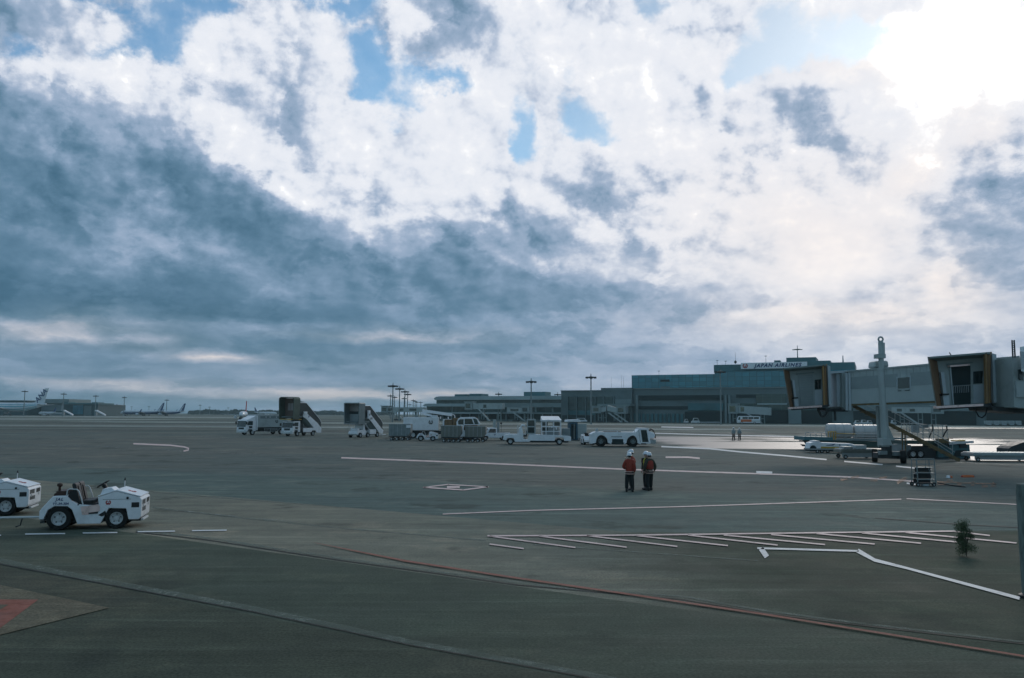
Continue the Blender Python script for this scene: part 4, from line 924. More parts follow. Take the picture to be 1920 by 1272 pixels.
def stair_truck(label, kind):
    t = thing('passenger_stairs', label, 'passenger stairs', rz=R(-113), group='passenger stairs vehicles in the row')
    W = 2.1
    if kind == 0:
        cab(t, 7.0, 2.1, .62, 2.30, 1.75)
        part('chassis', M['dark'], t, (.6, 6.4, -.45, .45, .50, .85), (4.5, 5.1, -.9, .9, .5, 1.9))
        wheels(t, (1.9, 5.75), 2.0, .40)
        q = MB(); q.prism([(0,.42),(0,1.15),(1.0,1.95),(3.9,3.55),(4.7,3.60),(4.7,2.95),(4.2,2.75),(3.6,2.45),(1.95,1.22),(4.55,1.22),(4.55,.58),(2.5,.58),(2.3,.82),(1.5,.82),(1.3,.58),(.9,.42)], W/2+.06, W/2-.02); q.build('stringer', M['white'], t, bevel=.02)
        q = MB(); q.prism([(0,.42),(0,1.15),(1.0,1.95),(3.9,3.55),(4.7,3.60),(4.7,2.95),(4.2,2.75),(3.6,2.45),(1.95,1.22),(4.55,1.22),(4.55,.58),(2.5,.58),(2.3,.82),(1.5,.82),(1.3,.58),(.9,.42)], -W/2-.06, -W/2+.02); q.build('stringer', M['white'], t, bevel=.02)
        stair_flight(t, .1, .65, 3.9, 3.1, W - .1, wall=1.95, platx=5.9)
        part('platform', M['midgrey'], t, (3.9, 7.1, -W/2, W/2, 2.85, 3.0))
        hood_mesh(5.9, 7.35, 2.9, 2.55, 5.95).build('hood', M['tarp'], t, smooth=True)
        part('hood_floor', M['yellow'], t, (5.1, 7.35, -1.15, 1.15, 2.50, 2.62))
        d = part('end_door', M['doorbrown'], t, (6.0, 6.05, -1.3, 1.3, 2.7, 5.78))
        for y in (-.75, -.2, .35): part('door_window', M['windowpale'], d, (6.05, 6.065, y, y + .48, 3.9, 5.0))
        part('ac_box', M['white'], t, (4.1, 4.9, -.9, .9, 5.12, 5.42), bevel=.08)
        part('platform_box', M['white'], t, (3.95, 4.75, W/2+.06, W/2+.3, 3.35, 3.75), bevel=.05)
        part('scissor_frame', M['dark'], t, (4.3, 4.45, -.8, .8, .9, 2.9), (5.0, 5.12, -.8, .8, .9, 2.9))
        text_mesh('fleet_number', '28', .42, M['blue'], t, .1, .002, .01, (3.35, W/2+.07, 3.0), (math.pi/2, 0, math.pi))
        place(t, 7.0, 0, 538, 818.5)
    else:
        q = MB(); q.prism([(3.9,.35),(3.9,.95),(4.3,1.15),(4.5,1.95),(4.75,1.98),(4.8,1.1),(5.6,1.05),(6.3,.95),(6.4,.55),(6.2,.35)], -.75, .75); q.build('cab', M['white'], t, bevel=.04)
        part('seat', M['black'], t, (4.6, 5.1, -.3, .3, 1.0, 1.2), (4.55, 4.7, -.3, .3, 1.2, 1.75), bevel=.04)
        part('engine_cover', M['white'], t, (5.5, 6.2, -.6, .6, .95, 1.35), bevel=.1)
        q = MB(); q.tube([(6.3,-.7,.9),(6.3,-.7,1.9),(6.3,.7,1.9),(6.3,.7,.9)], .025); q.build('guard_rail', M['offwhite'], t)
        part('chassis', M['dark'], t, (.5, 4.2, -.5, .5, .35, .6))
        part('side_locker', M['white'], t, (1.7, 3.4, .45, 1.0, .45, 1.15), (1.7, 3.4, -1.0, -.45, .45, 1.15), bevel=.03)
        wheels(t, (1.2, 3.75, 5.7), 1.9, .36)
        q = MB(); q.prism([(0,.45),(-.1,.95),(.3,1.2),(3.4,3.35),(4.0,3.35),(4.0,2.75),(3.3,2.35),(.9,.55)], W/2+.06, W/2-.0); q.build('stringer', M['white'], t, bevel=.02)
        q = MB(); q.prism([(0,.45),(-.1,.95),(.3,1.2),(3.4,3.35),(4.0,3.35),(4.0,2.75),(3.3,2.35),(.9,.55)], -W/2-.06, -W/2+.0); q.build('stringer', M['white'], t, bevel=.02)
        stair_flight(t, .1, .65, 3.6, 2.75, W - .1, wall=1.85, platx=5.3)
        part('platform', M['midgrey'], t, (3.6, 6.6, -W/2, W/2, 2.2, 2.35))
        q = MB(); q.prism([(2.6,.75),(2.9,.75),(4.9,2.2),(4.5,2.2)], -.8, .8); q.build('lift_arm', M['grey'], t)
        hood_mesh(5.3, 6.8, 2.7, 2.0, 5.05, .14, .18).build('hood', M['midgrey'], t)
        part('hood_floor', M['grey'], t, (4.6, 6.8, -1.2, 1.2, 1.95, 2.08))
        d = part('end_door', M['grey'], t, (5.5, 5.56, -1.2, 1.2, 2.1, 3.4))
        part('door_beam', M['dark'], t, (5.48, 5.54, -1.2, 1.2, 3.4, 3.8))
        part('door_window', M['windowpale'], t, (5.48, 5.54, -1.2, 1.2, 3.8, 4.9))
        sb = part('sign_box', M['white'], t, (3.95, 4.5, W/2+.06, W/2+.35, 2.75, 3.95), bevel=.04)
        crane_logo(t, (4.22, W/2+.36, 3.35), .17, (math.pi/2, 0, math.pi), 'dark')
        text_mesh('fleet_number', '300', .42, M['dark'], t, .1, .002, .01, (3.3, W/2+.07, 2.75), (math.pi/2, 0, math.pi))
        part('foot_plate', M['white'], t, (-.9, .1, -W/2, W/2, .30, .38))
        place(t, 6.4, 0, 661, 821)
    return t
stair_truck('stairs lorry with white cab, dark hood and brown door under the hood', 0)
stair_truck('open cab stairs vehicle numbered 300 with square grey hood', 1)
# --- container dolly
def cargo_dolly(label, px0, px1, py, h0, h1, m, rz, W=1.5, n_w=4, group='closed cargo carts in the row', L=None):
    g = G((px0 + px1) / 2, py); sc_ = FPX / g.y
    L = L or (px1 - px0) / sc_ * .95
    t = thing('cargo_cart', label, 'cargo cart', (g.x, g.y + W / 2, 0), rz, group)
    b = MB(); b.prism([(-L/2,h0+.05),(-L/2,h1),(L/2,h1),(L/2,h0+.45),(L/2-.35,h0)], -W/2, W/2); b.build('container', m, t, bevel=.03)
    q = MB()
    for i in range(1, 5): q.box(-L/2 + L*i/5 - .02, -L/2 + L*i/5 + .02, -W/2 - .02, -W/2 - .002, h0 + .1, h1 - .05)
    q.box(-L/2, L/2, -W/2 - .03, -W/2 - .002, h1 - .06, h1 + .01)
    q.build('panel_rib', M['galv'], t)
    part('bed', M['dark'], t, (-L/2, L/2, -W/2, W/2, h0 - .12, h0))
    for i, x in enumerate(np.linspace(-L/2 + .35, L/2 - .35, n_w)):
        for s in (-1, 1): wheel(t, x, s * (W/2 - .12), .2, .14, s)
    q = MB(); q.tube([(-L/2, 0, .3), (-L/2 - .9, 0, .25)], .03); q.build('draw_bar', M['dark'], t)
    return t
cargo_dolly('grey slope-ended container cart beside the stairs vehicle numbered 300', 728, 771, 826, .55, 2.15, M['midgrey'], R(-4), n_w=4)
part('placard', M['white'], bpy.data.objects['cargo_cart'], (.9, 1.5, -.79, -.772, 1.65, 2.0))
cargo_dolly('tan grey closed cart in front of the brown crates', 826, 866, 829.5, .6, 2.05, M['tan'], R(-3), n_w=4)
cargo_dolly('tan grey closed cart beside the white pickup truck', 871, 912, 829.5, .6, 2.0, M['tan'], R(-3), n_w=4)
# --- wooden crates stacked behind the carts
g = G(843, 826)
for i, (dx, z0, z1, w) in enumerate(((-.35, 0, 2.75, 1.0), (.75, 0, 2.95, 1.1), (1.9, 0, 2.85, 1.1), (3.05, 0, 3.0, 1.1))):
    q = MB(); q.box(-w/2, w/2, -.55, .55, .12, z1)
    c = thing('wooden_crate', ['leftmost tall wooden crate behind the tan carts', 'second tall wooden crate from the left behind the tan carts', 'third tall wooden crate from the left behind the tan carts', 'rightmost tall wooden crate behind the tan carts'][i], 'crate', (g.x + dx, g.y + 3.0, 0), R(-3 + i), 'tall wooden crates behind the tan carts')
    q.build('crate_body', M['wood'], c)
    r = MB()
    for z in (.25, 1.5, z1 - .15): r.box(-w/2 - .02, w/2 + .02, -.58, -.552, z, z + .1)
    for x in (-w/2, w/2 - .09): r.box(x, x + .09, -.58, -.552, .12, z1)
    r.build('batten', M['wood'], c)
    part('skid', M['wood'], c, (-w/2, w/2, -.5, .5, 0, .11))
# --- deicing lorry with its boom folded over the cab
t = thing('deicing_truck', 'white deicing lorry with a folded boom, behind the small tow tractor', 'truck', rz=R(3))
cab(t, 7.1, 2.3, .8, 2.75, 1.5)
part('tank_body', M['white'], t, (0, 5.0, -1.15, 1.15, 1.15, 3.0), bevel=.05)
part('chassis', M['dark'], t, (0, 6.9, -.5, .5, .6, 1.1))
wheels(t, (1.4, 6.0), 2.3, .5)
q = MB(); q.slab([(2.6,-.2,3.75),(6.9,-.2,3.15),(6.9,.2,3.15),(2.6,.2,3.75)], [(2.6,-.2,4.15),(6.9,-.2,3.55),(6.9,.2,3.55),(2.6,.2,4.15)]); q.build('upper_boom', M['white'], t, bevel=.03)
q = MB(); q.slab([(2.4,-.18,3.45),(4.4,-.18,2.95),(4.4,.18,2.95),(2.4,.18,3.45)], [(2.4,-.18,3.8),(4.4,-.18,3.25),(4.4,.18,3.25),(2.4,.18,3.8)]); q.build('lower_boom', M['white'], t, bevel=.03)
q = MB(); q.tube([(6.8,-.3,3.5),(7.25,-.3,3.3),(7.45,-.3,2.3)], .07); q.build('spray_hose', M['white'], t, smooth=True)
part('boom_turret', M['offwhite'], t, (4.0, 4.8, -.5, .5, 3.0, 3.3))
part('operator_basket', M['white'], t, (5.2, 5.3, -.9, .9, 2.8, 3.1), (6.3, 6.4, -.9, .9, 2.8, 3.1))
crane_logo(t, (3.9, -1.16, 2.3), .32, (math.pi/2, 0, 0), 'dark')
place(t, 3.5, -1.15, 802, 822.5)
# --- other tow tractors
for lb, lx, px, py, rz in (('small white tow tractor before the deicing lorry', 1.3, 800, 827, R(6)),
                           ('white tow tractor facing the low white service car, behind it', 1.3, 1102, 834, R(95))):
    c = copy_tree(tr, (0, 0, 0), rz, lb); place(c, lx, 0, px, py)
# --- white cab of a cargo loader behind the right tan cart
t = thing('deicing_cab', 'white loader cab with large curved windows behind the right tan cart', 'loader', rz=R(4))
b = MB(); b.prism([(0,.5),(-.1,2.4),(.15,2.9),(.5,3.05),(2.3,3.1),(2.7,2.9),(3.1,2.2),(3.05,2.05),(.95,2.0),(.7,.5)], -.9, .9); b.build('cab', M['white'], t, bevel=.05)
q = MB(); q.prism([(.15,2.1),(.1,2.55),(.35,2.8),(.85,2.8),(.85,2.1)], -.92, -.9); q.build('side_window', M['glass'], t)
q = MB(); q.prism([(1.0,2.15),(1.0,2.85),(1.95,2.85),(2.2,2.15)], -.92, -.9); q.build('side_window', M['glass'], t)
q = MB(); q.prism([(2.35,2.15),(2.1,2.88),(2.4,2.9),(2.65,2.75),(2.85,2.15)], -.92, -.9); q.build('side_window', M['teal_glass'], t)
part('base', M['offwhite'], t, (-.2, 3.0, -1, 1, .5, 1.3)); wheels(t, (.5, 2.4), 2.0, .42)
place(t, 1.5, -.9, 878, 826)
# --- pickup
def car_body(t, prof, W, m='white', bevel=.05):
    q = MB(); q.prism(prof, -W/2, W/2); return q.build('body', M[m], t, bevel=bevel)
t = thing('pickup_truck', 'small white pickup truck seen from its front corner', 'pickup truck', rz=R(196))
car_body(t, [(0,.42),(0,1.05),(2.0,1.02),(2.02,.98),(3.9,1.0),(4.0,.9),(4.05,.45),(3.8,.40),(3.68,.62),(3.05,.62),(2.93,.38),(1.15,.38),(1.03,.62),(.42,.62),(.3,.42)], 1.62)
q = MB(); q.prism([(1.75,1.0),(1.8,1.62),(1.95,1.68),(2.75,1.68),(2.95,1.6),(3.35,1.0)], -.74, .74); cb = q.build('cab', M['white'], t, bevel=.05)
for s in (-1, 1):
    q = MB(); q.prism([(1.95,1.06),(1.95,1.55),(2.72,1.55),(3.0,1.06)], s*.735, s*.75); q.build('side_window', M['glass'], cb)
q = MB(); q.slab([(3.34,-.66,1.04),(3.34,.66,1.04),(3.36,.66,1.05),(3.36,-.66,1.05)], [(2.98,-.62,1.58),(2.98,.62,1.58),(3.0,.62,1.6),(3.0,-.62,1.6)]); q.build('windscreen', M['glass'], cb)
part('cargo_bed', M['dark'], t, (.1, 1.7, -.7, .7, 1.03, 1.06)); wheels(t, (.72, 3.36), 1.62, .31, .19)
part('bumper', M['offwhite'], t, (3.95, 4.15, -.78, .78, .38, .55), bevel=.02); part('grille', M['dark'], t, (4.03, 4.06, -.45, .45, .68, .84))
for s in (-1, 1): lamp_mb(4.03, s*.6, .77, .09).build('headlight', M['rim'], t)
part('mud_flap', M['black'], t, (3.0, 3.1, -.8, -.5, .3, .6)); crane_logo(t, (2.1, .812, .82), .11, (math.pi/2, 0, math.pi), 'blue')
place(t, 2.0, .8, 929, 826.5)
# --- pale roadside cabinets behind the pickup
t = thing('light_post', 'short pale grey utility column behind the white pickup', 'post', rz=0)
part('column', M['bridge'], t, (-.22, .22, -.2, .2, 0, 2.7), bevel=.03); part('column_box', M['grey'], t, (.35, .75, -.2, .2, 0, 2.3), bevel=.03)
q = MB(); q.lathe([(.02,2.0),(.16,2.05),(.16,2.25),(.02,2.3)], (1.0,0,0)); q.cyl((1.0,0,0),(1.0,0,2.05),.03); q.build('lamp', M['dark'], t)
place(t, 0, 0, 927, 821)
# --- low flat carts between pickup and service car
def flat_cart(label, px, py, L, W, h, rz, m='dark', group=None, deck=None):
    t = thing('flat_cart', label, 'cart', rz=rz, group=group)
    q = MB(); q.box(-L/2, L/2, -W/2, W/2, h-.1, h); q.build('deck', M[deck or m], t, bevel=.015)
    q = MB()
    for x in np.linspace(-L/2+.1, L/2-.1, 7): q.box(x-.03, x+.03, -W/2, W/2, h+.002, h+.03)
    q.build('roller', M['galv'], t)
    q = MB(); q.box(-L/2, L/2, -W/2-.03, -W/2, h-.18, h+.06); q.box(-L/2, L/2, W/2, W/2+.03, h-.18, h+.06); q.build('side_rail', M[m], t)
    for x in (-L/2+.4, L/2-.4):
        for s in (-1, 1): wheel(t, x, s*(W/2-.12), .17, .12, s)
    q = MB(); q.tube([(L/2,0,h-.2),(L/2+.7,0,.25),(L/2+.8,0,.22)], .03); q.build('draw_bar', M['dark'], t)
    place(t, 0, -W/2, px, py); return t
flat_cart('dark low cart parked beyond the white pickup', 953, 822, 2.6, 1.4, .55, R(-6))
flat_cart('low grey cart with bundled load left of the low white service car', 969, 826, 2.8, 1.4, .8, R(-4), 'offwhite')
# --- low white service car with glazed cabinet and shelter
t = thing('service_car', 'low white lavatory service car with glazed boxes under a slanted roof', 'service vehicle', rz=R(180))
# front (driver) end is to the left
q = MB(); q.prism([(-2.9,.45),(-2.9,.95),(-2.5,1.05),(1.4,1.2),(2.0,1.15),(2.1,.62),(2.6,.60),(2.68,1.5),(2.82,2.0),(3.12,2.0),(3.2,1.2),(4.3,1.2),(4.9,1.05),(5.0,.55),(4.6,.5),(4.5,.75),(3.75,.75),(3.6,.32),(1.9,.32),(1.8,.45),(-1.0,.45),(-1.1,.85),(-2.0,.85),(-2.1,.45)], -.85, .85); q.build('body', M['white'], t, bevel=.03)
wheels(t, (-1.55, 4.12), 1.7, .37, .22)
part('chassis', M['dark'], t, (-2.6, 4.6, -.6, .6, .25, .6))
part('driver_seat', M['black'], t, (2.2, 2.7, -.4, .4, .9, 1.1), (2.15, 2.3, -.4, .4, 1.1, 1.6), bevel=.03)
q = MB(); q.tube([(3.3,.7,1.2),(3.3,.7,2.15),(2.4,.7,2.2),(2.3,.7,1.2)], .04); q.build('cab_frame', M['offwhite'], t)
q = MB(); q.tube([(2.9,.3,2.0),(2.75,.3,2.25),(2.4,.3,2.15)], .12); q.build('hose_reel', M['white'], t, smooth=True)
cbn = part('cabinet', M['galv'], t, (1.2, 2.2, -.7, .7, 1.2, 2.95), bevel=.02)
part('cabinet_window', M['glass'], cbn, (1.35, 2.1, .702, .715, 2.15, 2.8), (1.35, 2.1, .702, .715, 1.35, 2.0))
sh = MB(); sh.slab([(-1.75,-.95,2.75),(.6,-.95,2.75),(.6,.95,2.75),(-1.75,.95,2.75)], [(-1.55,-.95,3.3),(.55,-.95,3.3),(.5,.95,2.86),(-1.8,.95,2.86)]); sh.build('shelter_roof', M['white'], t, bevel=.02)
fr = MB()
for x in (-1.7, -.9, .0, .5):
    for y in (-.8, .8): fr.box(x-.05, x+.05, y-.04, y+.04, 1.1, 2.8)
for z in (1.5, 2.05, 2.65):
    for y in (-.8, .8): fr.box(-1.7, .5, y-.03, y+.03, z, z+.09)
fr.build('shelter_frame', M['white'], t)
part('shelter_pane', M['glass'], t, (-1.6, -.95, .76, .775, 2.2, 2.6)); part('shelter_pane', M['glass'], t, (-.2, .45, .76, .775, 2.2, 2.6)); part('shelter_pane', M['glass'], t, (-.2, .45, .76, .775, 1.6, 2.0))
q = MB(); q.tube([(-1.2,.9,1.75),(-1.15,.9,2.0),(-.9,.9,2.1),(-.6,.9,2.0)], .07); q.build('hose', M['white'], t, smooth=True)
part('equipment', M['grey'], t, (-1.5, .3, -.5, .5, 1.1, 2.0), bevel=.03); part('rear_equipment', M['midgrey'], t, (-2.8, -1.9, -.6, .6, 1.0, 1.9), bevel=.03)
place(t, -1.55, .85, 1049, 834.5)
# --- portable booth with navy walls, and pale cabinet
M['booth'] = mat('dark_teal_booth_wall', (0.012, 0.075, 0.12), 0.4, 0, 0.1, 1.5)
t = thing('portable_booth', 'dark blue portable booth with white roof behind the low white service car', 'booth', rz=R(12))
part('wall', M['booth'], t, (-.55, .55, -.6, .6, .1, 2.45), bevel=.02)
q = MB(); q.prism([(-1.0,2.5),(-.9,2.78),(.75,2.85),(.95,2.5)], -.75, .75); q.build('roof', M['white'], t, bevel=.03)
part('door', M['glass'], t, (-.4, .3, -.615, -.602, .2, 2.2)); part('door_edge', M['galv'], t, (.0, .06, -.63, -.616, .2, 2.3))
part('floor_frame', M['dark'], t, (-.6, .6, -.65, .65, 0, .1)); place(t, 0, -.6, 1076, 826)
t = thing('equipment_cabinet', 'pale grey slatted cabinet right of the dark blue booth', 'cabinet', rz=R(-4))
part('case', M['bridge'], t, (-.65, .65, -.5, .5, .3, 2.25), bevel=.03)
q = MB()
for z in (.7, 1.1, 1.5, 1.9): q.box(-.5, .5, -.52, -.502, z, z+.06)
q.build('louvre', M['grey'], t); wheels(t, (-.45, .45), 1.0, .18, .12); place(t, 0, -.5, 1091, 826)
# --- pushback tug
t = thing('pushback_tug', 'large low white aircraft tug with cab at its right end', 'aircraft tug', rz=R(-2))
# profile across the side seen from the camera: tail at left
arch = lambda cx, r, z0: [(cx + r*math.cos(a), z0 + r*math.sin(a)*1.02) for a in np.linspace(0, math.pi, 9)]
prof = [(0,.28),(0,1.35),(.45,1.52),(.8,1.6),(6.1,1.6),(6.75,1.95),(8.3,1.95),(8.5,1.9),(8.85,.42),(8.75,.36),(7.15,.40),(7.0,.28)] + arch(5.65, .80, .42) + [(4.55,.28),(4.5,.5),(3.05,.5),(3.0,.28)] + arch(1.75, .84, .42) 
q = MB(); q.prism(prof, -1.4, 1.4); q.build('body', M['white'], t, bevel=.03)
q = MB(); q.prism([(6.75,1.955),(6.72,2.05),(8.6,2.05),(8.4,1.955)], -1.42, 1.42); q.build('cab_roof', M['white'], t, bevel=.02)
q = MB(); q.prism([(7.05,1.85),(7.35,.55),(8.45,.55),(8.1,1.85)], -1.425, -1.40); q.build('cab_door', M['glass'], t)
q = MB(); q.prism([(6.65,1.85),(6.95,.5),(7.0,.5),(6.7,1.85)], -1.41, -1.40); q.build('door_seam', M['dark'], t)
for x, r in ((1.75, .62), (5.65, .62)):
    for s in (-1, 1):
        w = wheel(t, {1.75: 1.15, 5.65: 4.65}[x], s*1.1, r, .5, s, .30); 
        for c in kids(w): c.data.materials[0] = M['midgrey']
q = MB(); q.prism([(3.1,.25),(3.1,.85),(4.45,.85),(4.45,.25)], -1.41, -1.3); q.build('battery_recess', M['void'], t)
part('side_grip', M['dark'], t, (3.0, 4.3, -1.412, -1.401, 1.05, 1.12)); part('chassis', M['dark'], t, (.8, 8.2, -.8, .8, .25, .9))
part('deck_rail', M['offwhite'], t, (1.6, 6.0, -1.3, -1.22, 1.72, 1.80), (1.6, 1.7, -1.3, -1.22, 1.6, 1.72), (5.9, 6.0, -1.3, -1.22, 1.6, 1.72), (3.7, 3.8, -1.3, -1.22, 1.6, 1.72))
part('deck_grille', M['dark'], t, (2.2, 4.2, -1.1, 1.1, 1.603, 1.66))
q = MB(); q.prism([(8.6,.95),(8.55,1.75),(9.5,1.55),(9.75,1.2),(9.4,.9)], -1.2, 1.2); q.build('tow_cradle', M['white'], t, bevel=.06)
part('cradle_arm', M['galv'], t, (8.7, 9.9, -1.0, -.8, .35, .8), (8.7, 9.9, .8, 1.0, .35, .8), (9.6, 9.8, -1.0, 1.0, .3, .7), bevel=.03)
q = MB(); q.tube([(8.6,-.9,1.7),(9.0,-.9,2.0),(9.5,-.9,1.8),(9.9,-.9,1.2)], .06); q.tube([(8.6,-.6,1.6),(9.2,-.6,1.9),(9.8,-.6,1.5),(9.95,-.6,1.0)], .05); q.build('hydraulic_hose', M['black'], t, smooth=True)
q = MB(); q.lathe([(.05,0),(.16,.02),(.16,.2),(.05,.22)], (9.85,-.9,1.1), 'y', 14); q.build('cradle_wheel', M['tyre'], t)
q = MB(); q.prism([(.9,1.62),(1.1,1.98),(1.3,2.0),(1.5,1.62)], -.3, .3); q.build('exhaust_cover', M['galv'], t)
anch = ([0, 1.75, 5.65, 9.9], [0, 1.15, 4.65, 7.2])
for o_ in [k_ for c0 in kids(t) for k_ in [c0] + kids(c0)]:
    if o_.data.name.startswith(('wheel', 'rim')): continue
    for v_ in o_.data.vertices: v_.co.x = float(np.interp(v_.co.x, *anch))
place(t, 1.15, -1.4, 1127, 838)
# ---------------------------------------------------------------- terminal along the far side of the apron
FA, FB = G(1185, 792), G(1700, 796.6)
FD = (FB - FA).normalized(); FN = Vector((FD.y, -FD.x, 0))      # along the front, and out of it towards the camera
if FN.y > 0: FN = -FN
FROT = math.atan2(FD.y, FD.x)
def fs(px, off=0.0):
    """distance along the front of what is seen at column px, off metres proud of the front"""
    d = ray(px, 775); O = FA + FN * off
    # solve CAMPOS + d*k = O + FD*s in plan
    k, s = np.linalg.solve(np.array([[d.x, -FD.x], [d.y, -FD.y]]), np.array([O.x - CAMPOS.x, O.y - CAMPOS.y]))
    return float(s), float(k)
def fz(px, py, off=0.0):
    s, k = fs(px, off); d0 = ray(px, 775); p = CAMPOS + d0 * k
    Y = p.y; return P(px, py, Y).z
def fbox(name, m, t, px0, px1, py0, py1, off0=0.0, depth=0.4, pz=None):
    """a block on the front covering the columns px0..px1 and the rows py0 (top) .. py1 (bottom) at off0 proud, depth behind that"""
    pm = (px0 + px1) / 2 if pz is None else pz
    s0, s1 = fs(px0, off0)[0], fs(px1, off0)[0]
    z1, z0 = fz(pm, py0, off0), (0.0 if py1 is None else fz(pm, py1, off0))
    q = MB(); q.box(s0, s1, -off0, -off0 + depth, z0, z1)
    return q.build(name, m, t)
def fthing(name, label, cat, group=None): return thing(name, label, cat, (FA.x, FA.y, 0), FROT, group)
M['glassblue'] = None
def curtain(name, base, line, sx, sz, rough=.18, var=.35, mortar=0.035):
    m = bpy.data.materials.new(name); m.use_nodes = True; t = m.node_tree; b = t.nodes['Principled BSDF']; k = NB(t)
    co = k.n('ShaderNodeTexCoord').outputs['Object']; s = k.n('ShaderNodeSeparateXYZ'); t.links.new(co, s.inputs[0])
    cb = k.n('ShaderNodeCombineXYZ'); t.links.new(k.m('DIVIDE', s.outputs[0], sx), cb.inputs[0]); t.links.new(k.m('DIVIDE', s.outputs[2], sz), cb.inputs[1])
    br = k.n('ShaderNodeTexBrick'); br.offset = 0.0; br.inputs['Scale'].default_value = 1.0; br.inputs['Mortar Size'].default_value = mortar
    br.inputs['Brick Width'].default_value = 1.0; br.inputs['Row Height'].default_value = 1.0
    t.links.new(cb.outputs[0], br.inputs['Vector'])
    br.inputs['Color1'].default_value = tuple(base) + (1,); br.inputs['Color2'].default_value = tuple(v * (1 - var) for v in base) + (1,); br.inputs['Mortar'].default_value = tuple(line) + (1,)
    n = k.noise(co, 0.08, 3, 0.5)
    o = k.mix(k.mr(n, .35, .7), br.outputs['Color'], k.mix(1.0, br.outputs['Color'], (0.75, 0.8, 0.85, 1), 'MULTIPLY'))
    t.links.new(o, b.inputs['Base Color']); b.inputs['Roughness'].default_value = rough; b.inputs['Specular IOR Level'].default_value = 0.6
    return m
M['glassblue'] = curtain('blue_green_curtain_wall', (0.025, 0.24, 0.32), (0.012, 0.12, 0.165), 3.2, 1.9, mortar=0.05)
M['glassdark'] = curtain('dark_teal_glazing', (0.020, 0.065, 0.070), (0.05, 0.095, 0.10), 4.0, 2.4, mortar=0.03)
M['tealclad'] = mat('teal_grey_cladding', (0.055, 0.16, 0.18), 0.6, 0, 0.12, 0.15, dirt=((0.03, 0.07, 0.075), 0.5))
# --- pier with rounded white roof edges
t = fthing('pier_terminal', 'long low pier terminal with two pale rounded roof edges, left end of the terminal', 'terminal building')
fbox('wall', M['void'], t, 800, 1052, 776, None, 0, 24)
fbox('ground_column_band', M['concrete'], t, 800, 1052, 786.5, None, .3, .5)
def rounded_roof(name, px0, px1, py0, py1, off0, depth, m):
    s0, s1 = fs(px0, off0)[0], fs(px1, off0)[0]; pm = (px0 + px1) / 2; z1, z0 = fz(pm, py0, off0), fz(pm, py1, off0)
    r = (z1 - z0) * .9
    poly = [(s1, z0), (s1, z1), (s0 + r * 2, z1), (s0 + r * .8, z1 - r * .12), (s0 + .2 * r, z1 - r * .45), (s0, z1 - r * .8), (s0 + r * .5, z0)]
    q = MB(); q.prism(poly, -off0, -off0 + depth); o = q.build(name, m, t); return o
rounded_roof('lower_roof', 793, 880, 757, 762.5, 4, 30, M['concrete_pale'])
fbox('lower_roof_edge', M['concrete_pale'], t, 880, 1052, 757.5, 762, 1.5, 26)
fbox('upper_glazing', M['glassdark'], t, 818, 1052, 749.5, 757.5, .5, 22)
rounded_roof('roof', 813, 1052, 743, 750, 3, 28, M['concrete_pale'])
fbox('glazing', M['glassdark'], t, 800, 1052, 762.3, 773.4, .6, 22)
fbox('balcony_edge', M['concrete_pale'], t, 800, 940, 773.4, 776.2, 2.5, 5)
fbox('balcony_edge', M['concrete_mid'], t, 942, 1052, 773.6, 776.6, 1.5, 4)
for a, b, c in ((852, 875, 739.5), (880, 903, 738.6), (982, 1022, 735)): fbox('roof_plant', M['tealclad'], t, a, b, c, 743.6, -6, 8)
fbox('mid_block', M['concrete_mid'], t, 880, 1052, 756, 764, 2.0, 1.4)
for px in range(812, 1050, 17): fbox('column', M['concrete_mid'], t, px, px + 1.6, 776, None, 1.0, .6)
for px in (846, 905, 950, 1003, 1035): fbox('window_frame', M['concrete_mid'], t, px, px + 3, 762.5, 773, .9, .5)
# --- middle hall
t = fthing('terminal_hall', 'dark grey terminal hall between the pier and the blue glass building', 'terminal building')
fbox('wall', M['concrete'], t, 1052, 1185, 733, None, 2, 40)
fbox('wall_upper', M['concrete'], t, 1127, 1185, 727.5, 733.4, 2.2, 30)
fbox('roof_edge', M['concrete_mid'], t, 1051, 1128, 732, 733.6, 2.5, 38)
fbox('glazing', M['glassdark'], t, 1064, 1150, 744, 770, 2.3, .5)
fbox('spandrel', M['tealclad'], t, 1064, 1130, 770, 778, 2.6, .6)
fbox('canopy', M['concrete_mid'], t, 1120, 1182, 757.5, 761.5, 9, 8)
fbox('side_wall', M['concrete_mid'], t, 1153, 1184, 749, 757, 2.8, .9)
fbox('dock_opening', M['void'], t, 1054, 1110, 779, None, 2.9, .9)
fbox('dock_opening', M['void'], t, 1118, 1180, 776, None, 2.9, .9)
for px in (1063, 1080, 1097, 1115, 1131, 1150): fbox('pilaster', M['concrete'], t, px, px + 1.4, 744, None, 3.3, 1.1)
# --- main concrete block with gallery openings
t = fthing('main_terminal', 'wide grey concrete terminal with long dark gallery openings under the blue glass building', 'terminal building')
fbox('wall', M['concrete'], t, 1185, 2080, 727.5, None, 0, 60, pz=1330)
fbox('parapet', M['concrete_mid'], t, 1185, 2080, 727, 729, .5, 60, pz=1330)
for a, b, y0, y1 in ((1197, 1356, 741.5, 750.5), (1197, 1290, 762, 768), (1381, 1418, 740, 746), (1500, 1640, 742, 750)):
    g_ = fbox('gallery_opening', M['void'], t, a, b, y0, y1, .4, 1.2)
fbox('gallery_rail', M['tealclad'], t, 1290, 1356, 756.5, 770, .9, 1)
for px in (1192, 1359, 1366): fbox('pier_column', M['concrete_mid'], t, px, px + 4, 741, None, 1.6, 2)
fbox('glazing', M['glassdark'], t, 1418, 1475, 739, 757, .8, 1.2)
for px in range(1188, 1284, 8): fbox('dock_door', M['tealclad'], t, px, px + 4.5, 776, None, .7, 1.2)
